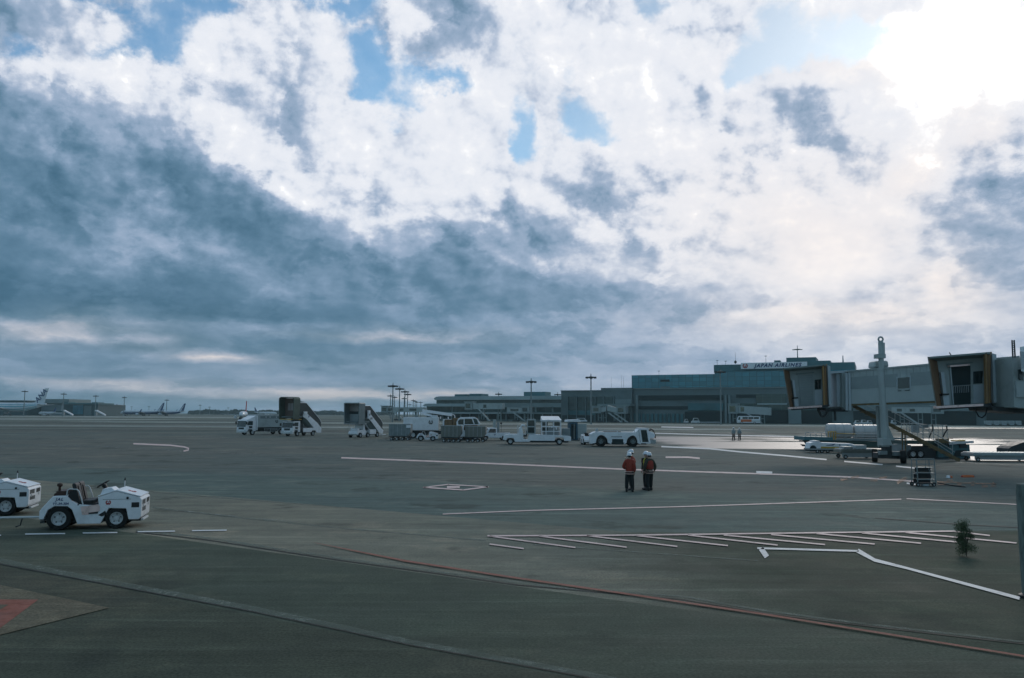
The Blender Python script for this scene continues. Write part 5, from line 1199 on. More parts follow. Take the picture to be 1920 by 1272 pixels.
fbox('dock_opening', M['void'], t, 1284, 1355, 772, None, .8, 1.2)
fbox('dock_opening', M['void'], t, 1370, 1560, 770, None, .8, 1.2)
fbox('low_glazing', M['glassdark'], t, 1375, 1600, 757, 770, 1.0, 1.2)
fbox('fascia', M['concrete_pale'], t, 1420, 1476, 756.3, 759.3, 1.6, 1.8)
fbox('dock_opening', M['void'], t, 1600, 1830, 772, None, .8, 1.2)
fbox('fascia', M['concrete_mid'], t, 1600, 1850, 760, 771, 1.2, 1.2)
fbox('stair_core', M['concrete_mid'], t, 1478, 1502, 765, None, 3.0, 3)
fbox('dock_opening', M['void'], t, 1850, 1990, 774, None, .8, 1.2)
# --- blue glass building above
t = fthing('glass_office_building', 'blue green glass office building carrying the white airline sign on its roof', 'office building')
zt = fz(1260, 703.6, -6)
def gblock(name, m, px0, px1, py0, off, depth, zb, pz=None):
    s0, s1 = fs(px0, off)[0], fs(px1, off)[0]; z1 = fz((px0 + px1) / 2 if pz is None else pz, py0, off)
    q = MB(); q.box(s0, s1, -off, -off + depth, zb, z1); return q.build(name, m, t)
zb = fz(1260, 727.2, .5) + .02
gblock('wall', M['glassblue'], 1185, 1341, 702.8, -.8, 45, zb)
gblock('wall', M['glassblue'], 1341.2, 1606, 697, -.4, 44, zb, 1400)
gblock('upper_wall', M['tealclad'], 1340, 1606, 684.5, -3, 34, fz(1400, 698, -3), 1345)
gblock('penthouse', M['tealclad'], 1477, 1533, 670.5, -12, 16, fz(1500, 682, -12))
gblock('penthouse', M['tealclad'], 1533, 1560, 676.5, -12, 12, fz(1545, 684, -12))
gblock('roof_plant', M['tealclad'], 1454, 1465, 676, -8, 5, fz(1460, 682, -8))
gblock('wall_vent', M['void'], 1239, 1256, 712, -.6, .3, fz(1247, 716, -.6))
gblock('wall_vent', M['concrete'], 1239, 1257, 725, -.6, .3, fz(1247, 728.5, -.6))
# sign
t = fthing('roof_sign', 'long white sign reading JAPAN AIRLINES with a round red crest on the glass building', 'sign')
s0, s1 = fs(1391, -1.5)[0], fs(1516, -1.5)[0]; z0, z1 = fz(1391, 692.3, -1.5), fz(1391, 681.0, -1.5)
q = MB(); q.box(s0, s1, 1.5, 2.4, z0, z1); q.build('board', M['white'], t)
text_mesh('sign_lettering', 'JAPAN AIRLINES', (z1 - z0) * .80, M['blue'], t, .30, .02, .10, (s0 + (s1 - s0) * .56, 1.42, (z0 + z1) / 2), space=1.28)
bpy.data.objects['sign_lettering'].scale = (1.0, 1, 1)
crane_logo(t, (s0 + (s1 - s0) * .068, 1.42, (z0 + z1) / 2), (z1 - z0) * .42)
# --- roof masts
def antenna(label, px, py0, py1, off, r=.12, kind=0, grp='thin antennas on the terminal roof'):
    s, _ = fs(px, off); zt_, zb_ = fz(px, py0, off), fz(px, py1, off)
    o = FA + FD * s + FN * off
    a = thing('antenna_mast', label, 'antenna', (o.x, o.y, zb_), FROT, grp)
    q = MB(); q.cyl((0,0,0), (0,0,zt_-zb_), r, r*.5, 6); q.build('mast', M['galv'] if kind == 9 else M['midgrey'], a)
    h = zt_ - zb_
    if kind == 1:
        q = MB(); q.box(-2.2, 2.2, -.15, .15, h*.62, h*.62+.35); q.lathe([(.2,h*.6),(1.4,h*.66),(1.4,h*.70),(.2,h*.72)], n=12); q.build('cross_arm', M['midgrey'], a)
    if kind == 2:
        q = MB(); q.lathe([(.15,0.2),(.6,.7),(.6,1.2),(.15,1.7)], n=12); q.build('radome', M['dark'], a, smooth=True)
    if kind == 3:
        q = MB(); q.lathe([(.05,h),(.7,h+.3),(.72,h+.34),(.05,h+.05)], n=10); q.build('dish', M['offwhite'], a)
    return a
antenna('tall cross-armed mast on the penthouse above the airline sign', 1498.5, 648, 671, -14, .25, 1)
antenna('thin roof mast with dark ball right of the step in the glass roof', 1381, 661, 683, -8, .10, 2)
antenna('small roof mast nearest the step in the glass roof', 1346.5, 677.5, 684.5, -8, .12, 3)
antenna('second small roof mast from the step in the glass roof', 1362.5, 678.5, 684, -8, .12, 3)
antenna('thin pale mast above the middle of the airline sign', 1438.5, 669, 680, -8, .10, 3)
antenna('thick white flue on the right part of the glass building', 1584, 667, 680, -12, .35, 9)
antenna('leftmost hair-thin mast on the terminal hall', 1146.5, 707, 727, -4, .07)
antenna('middle hair-thin mast on the terminal hall', 1165.5, 704, 727, -4, .07)
antenna('rightmost hair-thin mast on the terminal hall', 1169.7, 706, 727, -4, .07)
antenna('short thin mast on the left half of the blue glass roof', 1236.5, 697, 703, -6, .1, 3)
# --- jet bridges at the terminal
def far_bridge(label, px0, px1, yt, yb, off=14, cabside=-1, slope=0.0, legs=(.25, .75), win=None, group='passenger bridges at the far terminal'):
    sA, sB = fs(px0, off)[0], fs(px1, off)[0]; pm = (px0 + px1) / 2; z1, z0 = fz(pm, yt, off), fz(pm, yb, off)
    cx_ = (sA + sB) / 2; o = FA + FD * cx_ + FN * off
    a = thing('jet_bridge', label, 'jet bridge', (o.x, o.y, 0), FROT, group)
    L = sB - sA; h = L / 2; dz = slope * (z1 - z0)
    cabx = cabside * (h - 2.2)
    q = MB(); xa, xb = (-h + 4.2, h) if cabside < 0 else (-h, h - 4.2)
    za, zb_ = (0, dz) if cabside < 0 else (dz, 0)
    q.slab([(xa,-1.4,z0+za),(xb,-1.4,z0+zb_),(xb,1.4,z0+zb_),(xa,1.4,z0+za)], [(xa,-1.4,z1+za-.4),(xb,-1.4,z1+zb_-.4),(xb,1.4,z1+zb_-.4),(xa,1.4,z1+za-.4)])
    q.build('tunnel', M['bridge'], a)
    c = part('cab', M['bridge_dk'], a, (cabx-2.1, cabx+2.1, -1.9, 1.9, z0-.3, z1+.1), bevel=.1)
    part('cab_window', M['glass'], c, (cabx-1.5, cabx+1.0, -1.92, -1.90, z0+.5, z1-.6))
    part('canopy', M['concrete_pale'], c, (cabx-2.4, cabx+2.3, -2.2, 2.2, z1+.12, z1+.4))
    if win: 
        for w0, w1 in win: part('tunnel_window', M['glass'], a, (-h+w0*L, -h+w1*L, -1.42, -1.402, z0+.6, z1-1.0))
    for f_ in legs:
        x = -h + f_ * L
        part('leg', M['concrete_mid'], a, (x-.9, x-.55, -.3, .3, 0, z0), (x+.55, x+.9, -.3, .3, 0, z0), (x-.9, x+.9, -.2, .2, z0*.45, z0*.45+.3))
    q = MB(); q.slab([(xa+3,-1.7,z0),(xa+4,-1.7,z0),(xa+4,-1.5,z0),(xa+3,-1.5,z0)], [(xa+9,-1.7,.2),(xa+10,-1.7,.2),(xa+10,-1.5,.2),(xa+9,-1.5,.2)]); q.build('service_stair', M['galv'], a)
    part('bogie', M['dark'], a, (-h + legs[0]*L - 1.5, -h + legs[0]*L + 1.5, -1, 1, .1, .9))
    return a
far_bridge('leftmost far jet bridge, long pale tunnel with three dark windows', 718, 798, 762.5, 773, 26, -1, 0, (.35, .8), ((.08,.26),(.42,.52),(.66,.82)))
far_bridge('pale far jet bridge before the pier terminal, behind the white pickup', 874, 944, 755, 767.5, 22, -1, 0, (.45, .9), ((.5,.58),))
far_bridge('short far jet bridge left of the middle light mast', 953, 996, 763, 774, 20, 1, .05, (.35, .8), ((.15,.5),))
far_bridge('far jet bridge whose tunnel rises left, in front of the terminal hall', 1112, 1138, 763, 774, 26, -1, .25, (.5, .85))
far_bridge('far jet bridge whose tunnel falls right, in front of the terminal hall', 1140, 1176, 763, 775, 26, 1, .35, (.45, .8))
far_bridge('far pale jet bridge above the orange and white bus', 1366, 1446, 759, 775, 24, -1, -.25, (.15, .8), ((.3,.38),))
far_bridge('far jet bridge seen under the near bridge tunnel', 1672, 1770, 762, 775, 22, 1, 0, (.2, .55, .8), ((.1,.2),(.35,.45)))
# ---------------------------------------------------------------- apron light masts
def mast(label, px, ytop, Y, w=1.7, grp='tall apron light masts', thick=.35):
    top = P(px, ytop, Y); H = top.z
    t = thing('light_mast', label, 'light mast', (top.x, Y, 0), 0, grp)
    q = MB(); q.cyl((0,0,0), (0,0,H-.6), thick, thick*.55, 8); q.build('pole', M['midgrey'], t, smooth=True)
    s = w
    q = MB(); q.lathe([(s*.15, H-1.9), (s*.75, H-1.35), (s*.8, H-1.15), (s*.15, H-.95)], n=12); q.cyl((0,0,H-1), (0,0,H), .12); q.build('head_frame', M['dark'], t)
    for a in range(6):
        an = a * math.pi / 3 + .4; x, y = math.cos(an) * s, math.sin(an) * s
        q = MB(); q.box(x-s*.28, x+s*.28, y-s*.2, y+s*.2, H-1.75, H-1.15); q.box(min(x*.4, x), max(x*.4, x)+.05, y*.7-.06, y*.7+.06, H-1.35, H-1.2); q.build('floodlight', M['dark'], t)
    return t
ML = [(47,731,620,'leftmost light mast, beside the fin of the big airliner'),(120,736,640,'light mast before the white hangar'),(180,740,690,'light mast at the right end of the teal hangar'),
      (233.5,743,720,'light mast left of the parked airliners with blue tails'),(313,748,800,'light mast between the two parked airliners with blue tails'),
      (737,718,330,'tallest light mast of the cluster left of the pier'),(749.5,724,370,'second tallest light mast of the cluster left of the pier'),(759.5,730,420,'third tallest light mast of the cluster left of the pier'),
      (764.5,735.5,470,'fourth tallest light mast of the cluster left of the pier'),(732.5,739,560,'short light mast left of the tallest one in the cluster'),(740,742,600,'short light mast just right of the tallest one in the cluster'),(758,744.5,640,'short light mast behind the third tallest one in the cluster'),
      (775,748.5,700,'first of the small masts right of the cluster'),(778.5,750,760,'second of the small masts right of the cluster'),(781.5,752,820,'third of the small masts right of the cluster'),(789,752.5,840,'small mast nearest the pier roof'),(768.5,757,1000,'tiny mast low between the cluster and the pier'),
      (996,709.5,300,'light mast before the middle of the pier terminal'),(1108,701,290,'light mast before the terminal hall'),(935,735,470,'light mast behind the pier roof'),(1045.5,736,480,'small light mast behind the right end of the pier roof'),
      (1350,691,300,'light mast before the blue glass building'),
      (247,761.5,1300,'tiny far mast right of the fourth left light mast'),(279.5,761.5,1300,'tiny far mast above the left blue-tailed airliner'),(375.5,758.5,1150,'far mast at the left end of the trees'),(393,762,1300,'tiny far mast above the trees'),(428,763.5,1350,'tiny far mast left of the grey box lorry')]
for px, y, Y, lb in ML:
    mast(lb, px, y, Y, w=1.7 if Y < 700 else 1.5, thick=.35 if Y < 500 else .45, grp=('tiny far light masts' if Y >= 1000 else 'tall apron light masts'))
# ---------------------------------------------------------------- far left: hangars, parked airliners, woods
def far_box(name, m, t, px0, px1, py0, py1, Y, depth=30, wx=0.0):
    a, b = P(px0, py0, Y), P(px1, py0, Y); zb = 0.0 if py1 is None else P((px0+px1)/2, py1, Y).z
    q = MB(); q.box(a.x - t.location.x, b.x - t.location.x, Y - t.location.y, Y + depth - t.location.y, zb, (a.z + b.z) / 2); return q.build(name, m, t)
M['hangar_teal'] = mat('dark_teal_hangar_wall', (0.022, 0.070, 0.082), 0.6, 0, 0.15, 0.05)
M['hangar_pale'] = mat('pale_hangar_wall', (0.20, 0.26, 0.28), 0.6, 0, 0.12, 0.05)
def fbuilding(label, name='hangar'): return thing(name, label, 'hangar', (-350, 700, 0))
t = fbuilding('low dark hangar behind the big airliner at the left edge'); far_box('wall', M['hangar_teal'], t, -80, 51, 752, None, 760); far_box('roof', M['hangar_pale'], t, -80, 51, 750.5, 752.2, 758, 34)
t = fbuilding('pale grey hangar with a wide roof band, right of the big fin'); far_box('wall', M['hangar_pale'], t, 78, 126, 756, None, 780); far_box('roof', M['concrete_mid'], t, 75, 130, 748.5, 756.2, 776, 40)
far_box('door_strip', M['hangar_teal'], t, 78, 126, 771, 773.5, 779.8, .5); far_box('door_strip', M['offwhite'], t, 80, 118, 773.6, 776, 779.7, .4)
far_box('door_frame', M['offwhite'], t, 116, 118, 757, 771, 779.6, .4)
t = fbuilding('dark teal hangar in the middle of the far left row'); far_box('wall', M['hangar_teal'], t, 118, 184, 757, None, 745); far_box('roof', M['tealclad'], t, 120, 184, 755.8, 758.5, 743, 30)
far_box('stair_head', M['tealclad'], t, 119, 128, 753.5, 756, 748, 12); far_box('stair_head', M['tealclad'], t, 172, 183, 754.5, 756, 748, 12)
far_box('bay_door', M['glassblue'], t, 137, 156, 760, 777, 744.7, .5); far_box('bay_door', M['concrete'], t, 158, 172, 761, None, 744.6, .5)
t = fbuilding('small dark flat-roofed hangar at the right end of the far left row'); far_box('wall', M['hangar_teal'], t, 184, 207.5, 759.5, None, 770); far_box('roof', M['midgrey'], t, 184, 208, 759, 760.2, 769, 26); far_box('window', M['hangar_pale'], t, 188.5, 191.5, 764, 768.5, 769.6, .4)
def tree_mass(): pass
def lathe_x(q, prof, zc, n=16, sz=1.0):
    vs = []; fs_ = []
    for x, r, dz in prof:
        for i in range(n):
            a = 2*math.pi*i/n; vs.append((x, r*math.cos(a), zc + dz + r*sz*math.sin(a)))
    for j in range(len(prof)-1):
        for i in range(n): fs_.append((j*n+i, j*n+(i+1) % n, (j+1)*n+(i+1) % n, (j+1)*n+i))
    fs_ += [tuple(range(n)), tuple(range((len(prof)-1)*n, len(prof)*n))]
    return q.add(vs, fs_)
M['plane_white'] = mat('airliner_white_paint', (0.62, 0.66, 0.70), 0.3, 0, 0.04, 0.1, coat=.3)
M['plane_blue'] = mat('airliner_blue_paint', (0.012, 0.05, 0.17), 0.3, 0, 0.05, 0.1)
M['plane_teal'] = mat('airliner_turquoise_paint', (0.01, 0.34, 0.44), 0.35, 0, 0.25, 0.10, dirt=((0.02, 0.26, 0.20), 0.9))
M['plane_grey'] = mat('airliner_grey_belly', (0.28, 0.32, 0.34), 0.4, 0, 0.08, 0.1)
def airliner(label, L=39.5, R_=1.9, H=12.5, rz=0.0, nose='plane_white', belly='plane_blue', fin='plane_blue', fin_mark=None, winglet=True, px=0, Y=800, x_at=0.0, livery=None, engines=1, group=None, span=None, lift=12):
    t = thing('airliner', label, 'airliner', (0, 0, 0), rz, group)
    zc = R_ * 1.85
    P0 = [(-L/2, .15*R_, R_*.75), (-L/2+L*.10, .55*R_, R_*.42), (-L/2+L*.25, R_*.93, R_*.08), (-L/2+L*.33, R_, 0), (L/2-L*.13, R_, 0), (L/2-L*.07, R_*.86, -.06*R_), (L/2-L*.03, R_*.58, -.2*R_), (L/2, .1*R_, -.35*R_)]
    q = MB(); lathe_x(q, P0, zc); q.build('fuselage', M[nose], t, smooth=True)
    if belly:
        # coloured band just proud of the skin, along the lower half
        q = MB(); n = 9; vs = []; fs_ = []
        for x, r, dz in P0[1:-2]:
            for i in range(n):
                a = math.pi + (i/(n-1)) * math.pi
                a = math.radians(180 - lift) + (i/(n-1)) * math.radians(180 + 2 * lift)
                vs.append((x, (r+.03)*math.cos(a), zc + dz + (r+.03)*math.sin(a)))
        m_ = len(P0[1:-2])
        for j in range(m_-1):
            for i in range(n-1): fs_.append((j*n+i, j*n+i+1, (j+1)*n+i+1, (j+1)*n+i))
        q.add(vs, fs_); q.build('belly_band', M[belly], t, smooth=True)
    sp = span or L * .46
    for s in (-1, 1):
        q = MB(); w0, w1 = (L*.08, -L*.10), (-L*.10, -L*.135)
        q.slab([(w0[0], s*R_*.6, zc-R_*.55), (w0[1], s*R_*.6, zc-R_*.55), (w1[1], s*sp, zc+R_*.25), (w1[0], s*sp, zc+R_*.25)],
               [(w0[0]-.3, s*R_*.6, zc-R_*.25), (w0[1]+.2, s*R_*.6, zc-R_*.35), (w1[1]+.1, s*sp, zc+R_*.30), (w1[0]-.1, s*sp, zc+R_*.30)])
        w = q.build('wing', M['plane_grey'], t)
        if winglet:
            q = MB(); q.slab([(w1[0], s*sp, zc+R_*.25), (w1[1], s*sp, zc+R_*.25), (w1[1]-1.2, s*(sp+.5), zc+R_*1.6), (w1[1]-.4, s*(sp+.5), zc+R_*1.6)], [(w1[0], s*(sp+.12), zc+R_*.25), (w1[1], s*(sp+.12), zc+R_*.25), (w1[1]-1.2, s*(sp+.6), zc+R_*1.6), (w1[1]-.4, s*(sp+.6), zc+R_*1.6)]); q.build('winglet', M[fin], w)
        q = MB(); ex, ey, ez, er = L*.06, s*sp*.33, zc - R_*.95, R_*.52
        lathe_x(q, [(ex-2.2, er*.55, 0), (ex-1.2, er*.95, 0), (ex+.6, er, 0), (ex+1.1, er*.9, 0)], ez); q.v = [(v[0], v[1]+ey, v[2]) for v in q.v]; q.build('engine', M['plane_white'], w, smooth=True)
        q = MB(); q.slab([(-L/2+L*.10, s*.3, zc+R_*.45), (-L/2+L*.02, s*.3, zc+R_*.45), (-L/2-L*.01, s*L*.17, zc+R_*.6), (-L/2+L*.02, s*L*.17, zc+R_*.6)], [(-L/2+L*.10, s*.3, zc+R_*.6), (-L/2+L*.02, s*.3, zc+R_*.6), (-L/2-L*.01, s*L*.17, zc+R_*.66), (-L/2+L*.02, s*L*.17, zc+R_*.66)]); q.build('tailplane', M['plane_grey'], t)
    q = MB(); q.prism([(-L/2+L*.20, zc+R_*.85), (-L/2+L*.13, zc+R_*1.15), (-L/2+L*.02, H), (-L/2-L*.02, H), (-L/2+L*.025, zc+R_*.85)], -.18, .18); f = q.build('fin', M[fin], t)
    if fin_mark == 'stripe':
        q = MB(); q.prism([(-L/2+L*.125, zc+R_*1.0), (-L/2+L*.02, H-1.4), (-L/2+L*.01, H-1.4), (-L/2+L*.085, zc+R_*1.0)], -.22, .22); q.build('fin_stripe', M['plane_white'], f)
    for x, yy in ((L*.37, 0), (-L*.05, -R_*1.3), (-L*.05, R_*1.3)):
        q = MB(); q.cyl((x, yy, .6), (x, yy, zc - R_*.7), .12); q.lathe([(.1,-.5),(.62,-.45),(.62,.45),(.1,.5)], (x, yy, .62), 'y', 12); q.build('landing_gear', M['dark'], t)
    # stand it so that its local point x_at is seen in column px at depth Y
    p = P(px, 778, Y); t.location = (p.x - x_at*math.cos(rz), p.y - x_at*math.sin(rz), 0)
    return t
airliner('white airliner with dark blue tail and blue belly line, left of the parked pair', rz=R(186), px=306, Y=765, x_at=-19.7, fin_mark='stripe', group='parked airliners with blue tails')
airliner('narrow white airliner with dark blue tail, right one of the parked pair', rz=R(184), px=346, Y=800, x_at=-19.7, fin_mark='stripe', group='parked airliners with blue tails')
airliner('far airliner with small dark tail leaning left of the parked pair', rz=R(-8), px=214, Y=900, x_at=-19.7, belly=None, L=34)
airliner('far white airliner with slim blue tail seen above the grey box lorry', rz=R(-4), px=476.5, Y=1330, x_at=-19.7, L=38, belly=None)
airliner('small jet seen head-on with a red fin behind the lorry cab', L=30, R_=1.5, H=9.8, rz=R(-76), px=452.5, Y=400, x_at=15, belly=None, fin='red', winglet=False, engines=1, span=12)
airliner('white airliner with dark tail end before the pale hangar', rz=R(180), px=104, Y=700, x_at=-7.5, L=15, R_=1.3, H=7.2, belly=None, winglet=False, span=7)
# the big airliner with a turquoise belly at the left edge
t = airliner('big airliner with turquoise belly and lettered white fin at the left edge', L=72.7, R_=4.0, H=24.1, rz=R(183), px=86.5, Y=700, x_at=-36.8, belly='plane_teal', fin='plane_white', winglet=False, span=39, lift=38)
text_mesh('fin_lettering', 'ANA', 6.2, M['plane_blue'], t, .3, .02, .12, (-31.5, .30, 17.2), (math.pi/2, 0, math.pi), space=1.0)
fo = bpy.data.objects['fin_lettering']; fo.rotation_euler = (Matrix.Rotation(math.pi, 3, 'Z') @ Matrix.Rotation(math.pi/2, 3, 'X') @ Matrix.Rotation(R(52), 3, 'Z')).to_euler()
# scattered service vehicles at the foot of the hangars
def far_steps(label, px, py, s=1.0, rz=0):
    g = G(px, py); t = thing('boarding_steps', label, 'boarding steps', (g.x, g.y, 0), rz, 'far white boarding steps')
    q = MB(); q.prism([(-4,.8),(-4,1.6),(3,5.2),(4,5.2),(4,4.2),(3.2,4.2)], -1, 1); q.build('flight', M['white'], t)
    part('base', M['grey'], t, (-4, 4, -1, 1, .4, .9)); part('column', M['grey'], t, (2.8, 3.2, -.8, .8, .9, 4.2)); return t
far_steps('left far white boarding steps before the teal hangar', 127, 781, rz=R(180)); far_steps('right far white boarding steps before the small dark hangar', 188, 781.5, rz=R(180))
# far woods on the horizon: one mass of leaf clumps on stems
rng = np.random.default_rng(5)
M['leaves'] = mat('far_evergreen_leaves', (0.018, 0.045, 0.042), 0.9, 0, 0.4, 0.3)
M['bark'] = mat('tree_bark', (0.05, 0.045, 0.035), 0.9, 0, 0.2, 3)
def woods(name, segs, Y):
    q = MB()
    for (x0, x1, ytop) in segs:
        n = int((x1 - x0) * 26)
        for i in range(n):
            px = rng.uniform(x0, x1); hmax = P(px, ytop + 1.2 * math.sin(px * .11) + .8 * math.sin(px * .37 + 1), Y).z
            z = hmax * rng.uniform(0.05, 1) ** .7; yy = Y + rng.uniform(0, 25); c = P(px, 775, Y); r = rng.uniform(.8, 2.2)
            a = rng.normal(size=(4, 3)); a /= np.linalg.norm(a, axis=1)[:, None]; a *= r
            vs = [(c.x + p_[0]*1.4, yy + p_[1], max(0.0, z + p_[2])) for p_ in a]; q.add(vs, [(0,1,2),(0,2,3),(0,3,1),(1,3,2)])
    o = q.build(name, M['leaves']); o['kind'] = 'stuff'; return o
woods('woods', [(352, 440, 770.0), (440, 522, 770.8)], 1500)
woods('woods', [(606, 648, 772.0), (560, 606, 771.5), (700, 735, 773.5)], 1500)
# ---------------------------------------------------------------- near jet bridges at the right
class Loc:
    """parts given by where they are seen and how far away they stand, kept in real metres"""
    def __init__(s, t): s.t = t; s.o = Vector(t.location)
    def p(s, px, py, Y): v = P(px, py, Y) - s.o; return (v.x, v.y, v.z)
    def quad(s, name, m, front, Yf, back=None, Yb=None, par=None, bevel=0.0):
        """corners run top-left, top-right, bottom-right, bottom-left; Yf may be one depth or four"""
        yf = Yf if isinstance(Yf, (list, tuple)) else [Yf] * 4
        f = [s.p(a[0], a[1], y) for a, y in zip(front, yf)]
        if back is None:
            yb = Yb if isinstance(Yb, (list, tuple)) else [Yb] * 4
            b = [(v[0], v[1] + (y2 - y1), v[2]) for v, y1, y2 in zip(f, yf, yb)]
        else:
            yb = Yb if isinstance(Yb, (list, tuple)) else [Yb] * 4
            b = [s.p(a[0], a[1], y) for a, y in zip(back, yb)]
        q = MB(); q.slab(f, b); return q.build(name, m, par or s.t, bevel=bevel)
    def bar(s, q, a, b, r): q.cyl(s.p(*a), s.p(*b), r, n=8)
def rect(x0, x1, y0, y1): return [(x0, y0), (x1, y0), (x1, y1), (x0, y1)]
M['panel'] = mat('pale_cab_panel', (0.44, 0.50, 0.53), 0.5, 0.1, 0.06, 1.0, dirt=((0.2, 0.22, 0.22), 0.4))
M['cabwall'] = mat('cab_wall_grey', (0.34, 0.39, 0.385), 0.55, 0.1, 0.08, 1.0, dirt=((0.1, 0.12, 0.12), 0.5))
M['bellow'] = mat('ochre_bellows', (0.33, 0.19, 0.075), 0.75, 0, 0.22, 1.0, dirt=((0.16, 0.12, 0.09), 0.8), stretch=(1, 1, .35))
M['bellow_in'] = mat('brown_bellows_lining', (0.20, 0.115, 0.06), 0.8, 0, 0.22, 1.5, stretch=(1, 1, .3))
M['hoodtop'] = mat('hood_underside', (0.20, 0.25, 0.245), 0.6, 0, 0.1, 1)
def bridge_cab(t, L, A, Y, D, open_door):
    """A maps unit coordinates of the cab front to pixels: corners tl, tr, br, bl of the hood mouth"""
    tl, tr, br, bl = A
    def U(u, v):
        a = (tl[0]*(1-u)+tr[0]*u, tl[1]*(1-u)+tr[1]*u); b = (bl[0]*(1-u)+br[0]*u, bl[1]*(1-u)+br[1]*u)
        return (a[0]*(1-v)+b[0]*v, a[1]*(1-v)+b[1]*v)
    def R4(u0, u1, v0, v1): return [U(u0, v0), U(u1, v0), U(u1, v1), U(u0, v1)]
    c = L.quad('cab', M['cabwall'], R4(.08, .96, .06, 1.0), Y + D, R4(.12, 1.06, .08, .98), Y + D + 1.6)
    L.quad('hood_roof', M['hoodtop'], [tl, tr, U(1, .035), U(0, .035)], Y, [U(.06, .06), U(.97, .05), U(.97, .10), U(.06, .10)], Y + D, par=c)
    L.quad('hood_side', M['bellow_in'], [U(0, 0), U(.02, 0), U(.03, 1), U(.0, 1)], Y, [U(.10, .07), U(.14, .07), U(.15, 1), U(.12, 1)], Y + D, par=c)
    # right flank: ochre bellows folding back
    w = tr[0] - tl[0]
    for i in range(5):
        e = .955 + i * .02; f_ = .0 if i % 2 else .012
        L.quad('bellows_fold', M['bellow'] if i % 2 == 0 else M['bellow_in'], [U(e + f_, .0), U(e + .03, .0), U(e + .04 + .14, 1.0), U(e + .12 + f_, 1.0)] if False else [U(e - .035, .02), U(e - .01, .0), U(e + .06, .99), U(e + .035, 1.0)], Y + i * D / 5, None, Y + (i + 1) * D / 5 - .02, par=c)
    L.quad('hood_flank', M['panel'], [U(1.03, .03), U(1.10, .06), U(1.20, .98), U(1.13, 1.0)], Y + D * .6, None, Y + D + .2, par=c)
    L.quad('edge_post', M['tan'], [U(0, 0), U(.016, 0), U(.016, 1), U(0, 1)], Y - .04, None, Y, par=c)
    # back wall
    dz = Y + D - .03
    if open_door:
        d = L.quad('door_opening', M['void'], R4(.36, .68, .24, .99), dz, None, dz + .02, par=c)
        L.quad('door_lamp', M['seal'], R4(.34, .67, .205, .235), dz - .35, None, dz - .05, par=c)
        L.quad('door_jamb', M['panel'], R4(.335, .355, .24, .99), dz - .06, None, dz, par=c)
        q = MB()
        for i in range(9):
            u = .37 + i * .034; L.bar(q, (*U(u, .62), dz - .05), (*U(u, .76), dz - .05), .018)
        L.bar(q, (*U(.36, .62), dz - .05), (*U(.68, .62), dz - .05), .022); q.build('safety_bar', M['grey'], c)
    else:
        L.quad('roller_door', M['bridge_dk'], R4(.33, .68, .22, .985), dz, None, dz + .02, par=c)
        q = MB()
        for i in range(12):
            v = .26 + i * .06; a = U(.335, v); b = U(.675, v); q.slab([L.p(a[0], a[1], dz-.02), L.p(b[0], b[1], dz-.02), L.p(b[0], b[1]+.5, dz-.02), L.p(a[0], a[1]+.5, dz-.02)], [L.p(a[0], a[1], dz-.001), L.p(b[0], b[1], dz-.001), L.p(b[0], b[1]+.5, dz-.001), L.p(a[0], a[1]+.5, dz-.001)])
        q.build('door_slat', M['cabwall'], c)
    L.quad('lintel', M['hoodtop'], R4(.30, .72, .165, .195), dz - .08, None, dz - .005, par=c)
    L.quad('window', M['glass'], R4(.73, .89, .36, .60), dz, None, dz + .02, par=c)
    L.quad('wall_panel', M['panel'], R4(.73, .92, .62, .98), dz, None, dz + .02, par=c)
    L.quad('wall_panel', M['panel'], R4(.175, .235, .33, .75), dz - .25, None, dz, par=c)
    L.quad('control_desk', M['panel'], R4(.16, .27, .80, .99), dz - .6, None, dz - .1, par=c); L.quad('desk_top', M['black'], R4(.15, .28, .76, .79), dz - .7, None, dz - .1, par=c)
    L.quad('bumper', M['seal'], [U(.0, 1.0), U(.93, 1.0), U(.93, 1.045), U(.0, 1.045)], Y - .25, None, Y + .1, par=c)
    L.quad('cab_floor', M['dark'], [U(.02, 1.05), U(1.05, 1.0), U(1.1, 1.06), U(.05, 1.08)], Y + .1, [U(.08, 1.0), U(1.15, .96), U(1.15, 1.02), U(.1, 1.04)], Y + D + 1.5, par=c)
    return c
g = G(1660, 867)
t = thing('jet_bridge', 'near grey jet bridge with closed roller door, on a tall lifting column with wheels', 'jet bridge', (g.x, g.y, 0), 0, 'near jet bridges')
L = Loc(t)
bridge_cab(t, L, ((1468, 690.5), (1549, 683), (1546, 760), (1480, 764)), 60.5, 1.1, False)
# tunnel: front face from 1592 to 1900
def along(x, a, b): f = (x - 1575) / (1900 - 1575); return a + (b - a) * f
ytop = lambda x: 698.5 + (x - 1575) * (684.5 - 698.5) / 165.0
ybot = lambda x: 758.5 + (x - 1575) * (752.5 - 758.5) / 165.0
def plane_depth(x, x0, Y0, x1, Y1):
    A, B, d = P(x0, 720, Y0), P(x1, 720, Y1), ray(x, 720)
    k_, s_ = np.linalg.solve(np.array([[d.x, -(B.x - A.x)], [d.y, -(B.y - A.y)]]), np.array([A.x, A.y])); return float(k_) * d.y
Yx = lambda x: plane_depth(x, 1592, 61.6, 1912, 54.5)
def tq(name, m, x0, x1, v0, v1, dy0=0.0, dy1=2.6, par=None):
    def yy(x, v): return ytop(x) + (ybot(x) - ytop(x)) * v
    return L.quad(name, m, [(x0, yy(x0, v0)), (x1, yy(x1, v0)), (x1, yy(x1, v1)), (x0, yy(x0, v1))], [Yx(x0)+dy0, Yx(x1)+dy0, Yx(x1)+dy0, Yx(x0)+dy0], None, [Yx(x0)+dy1, Yx(x1)+dy1, Yx(x1)+dy1, Yx(x0)+dy1], par=par)
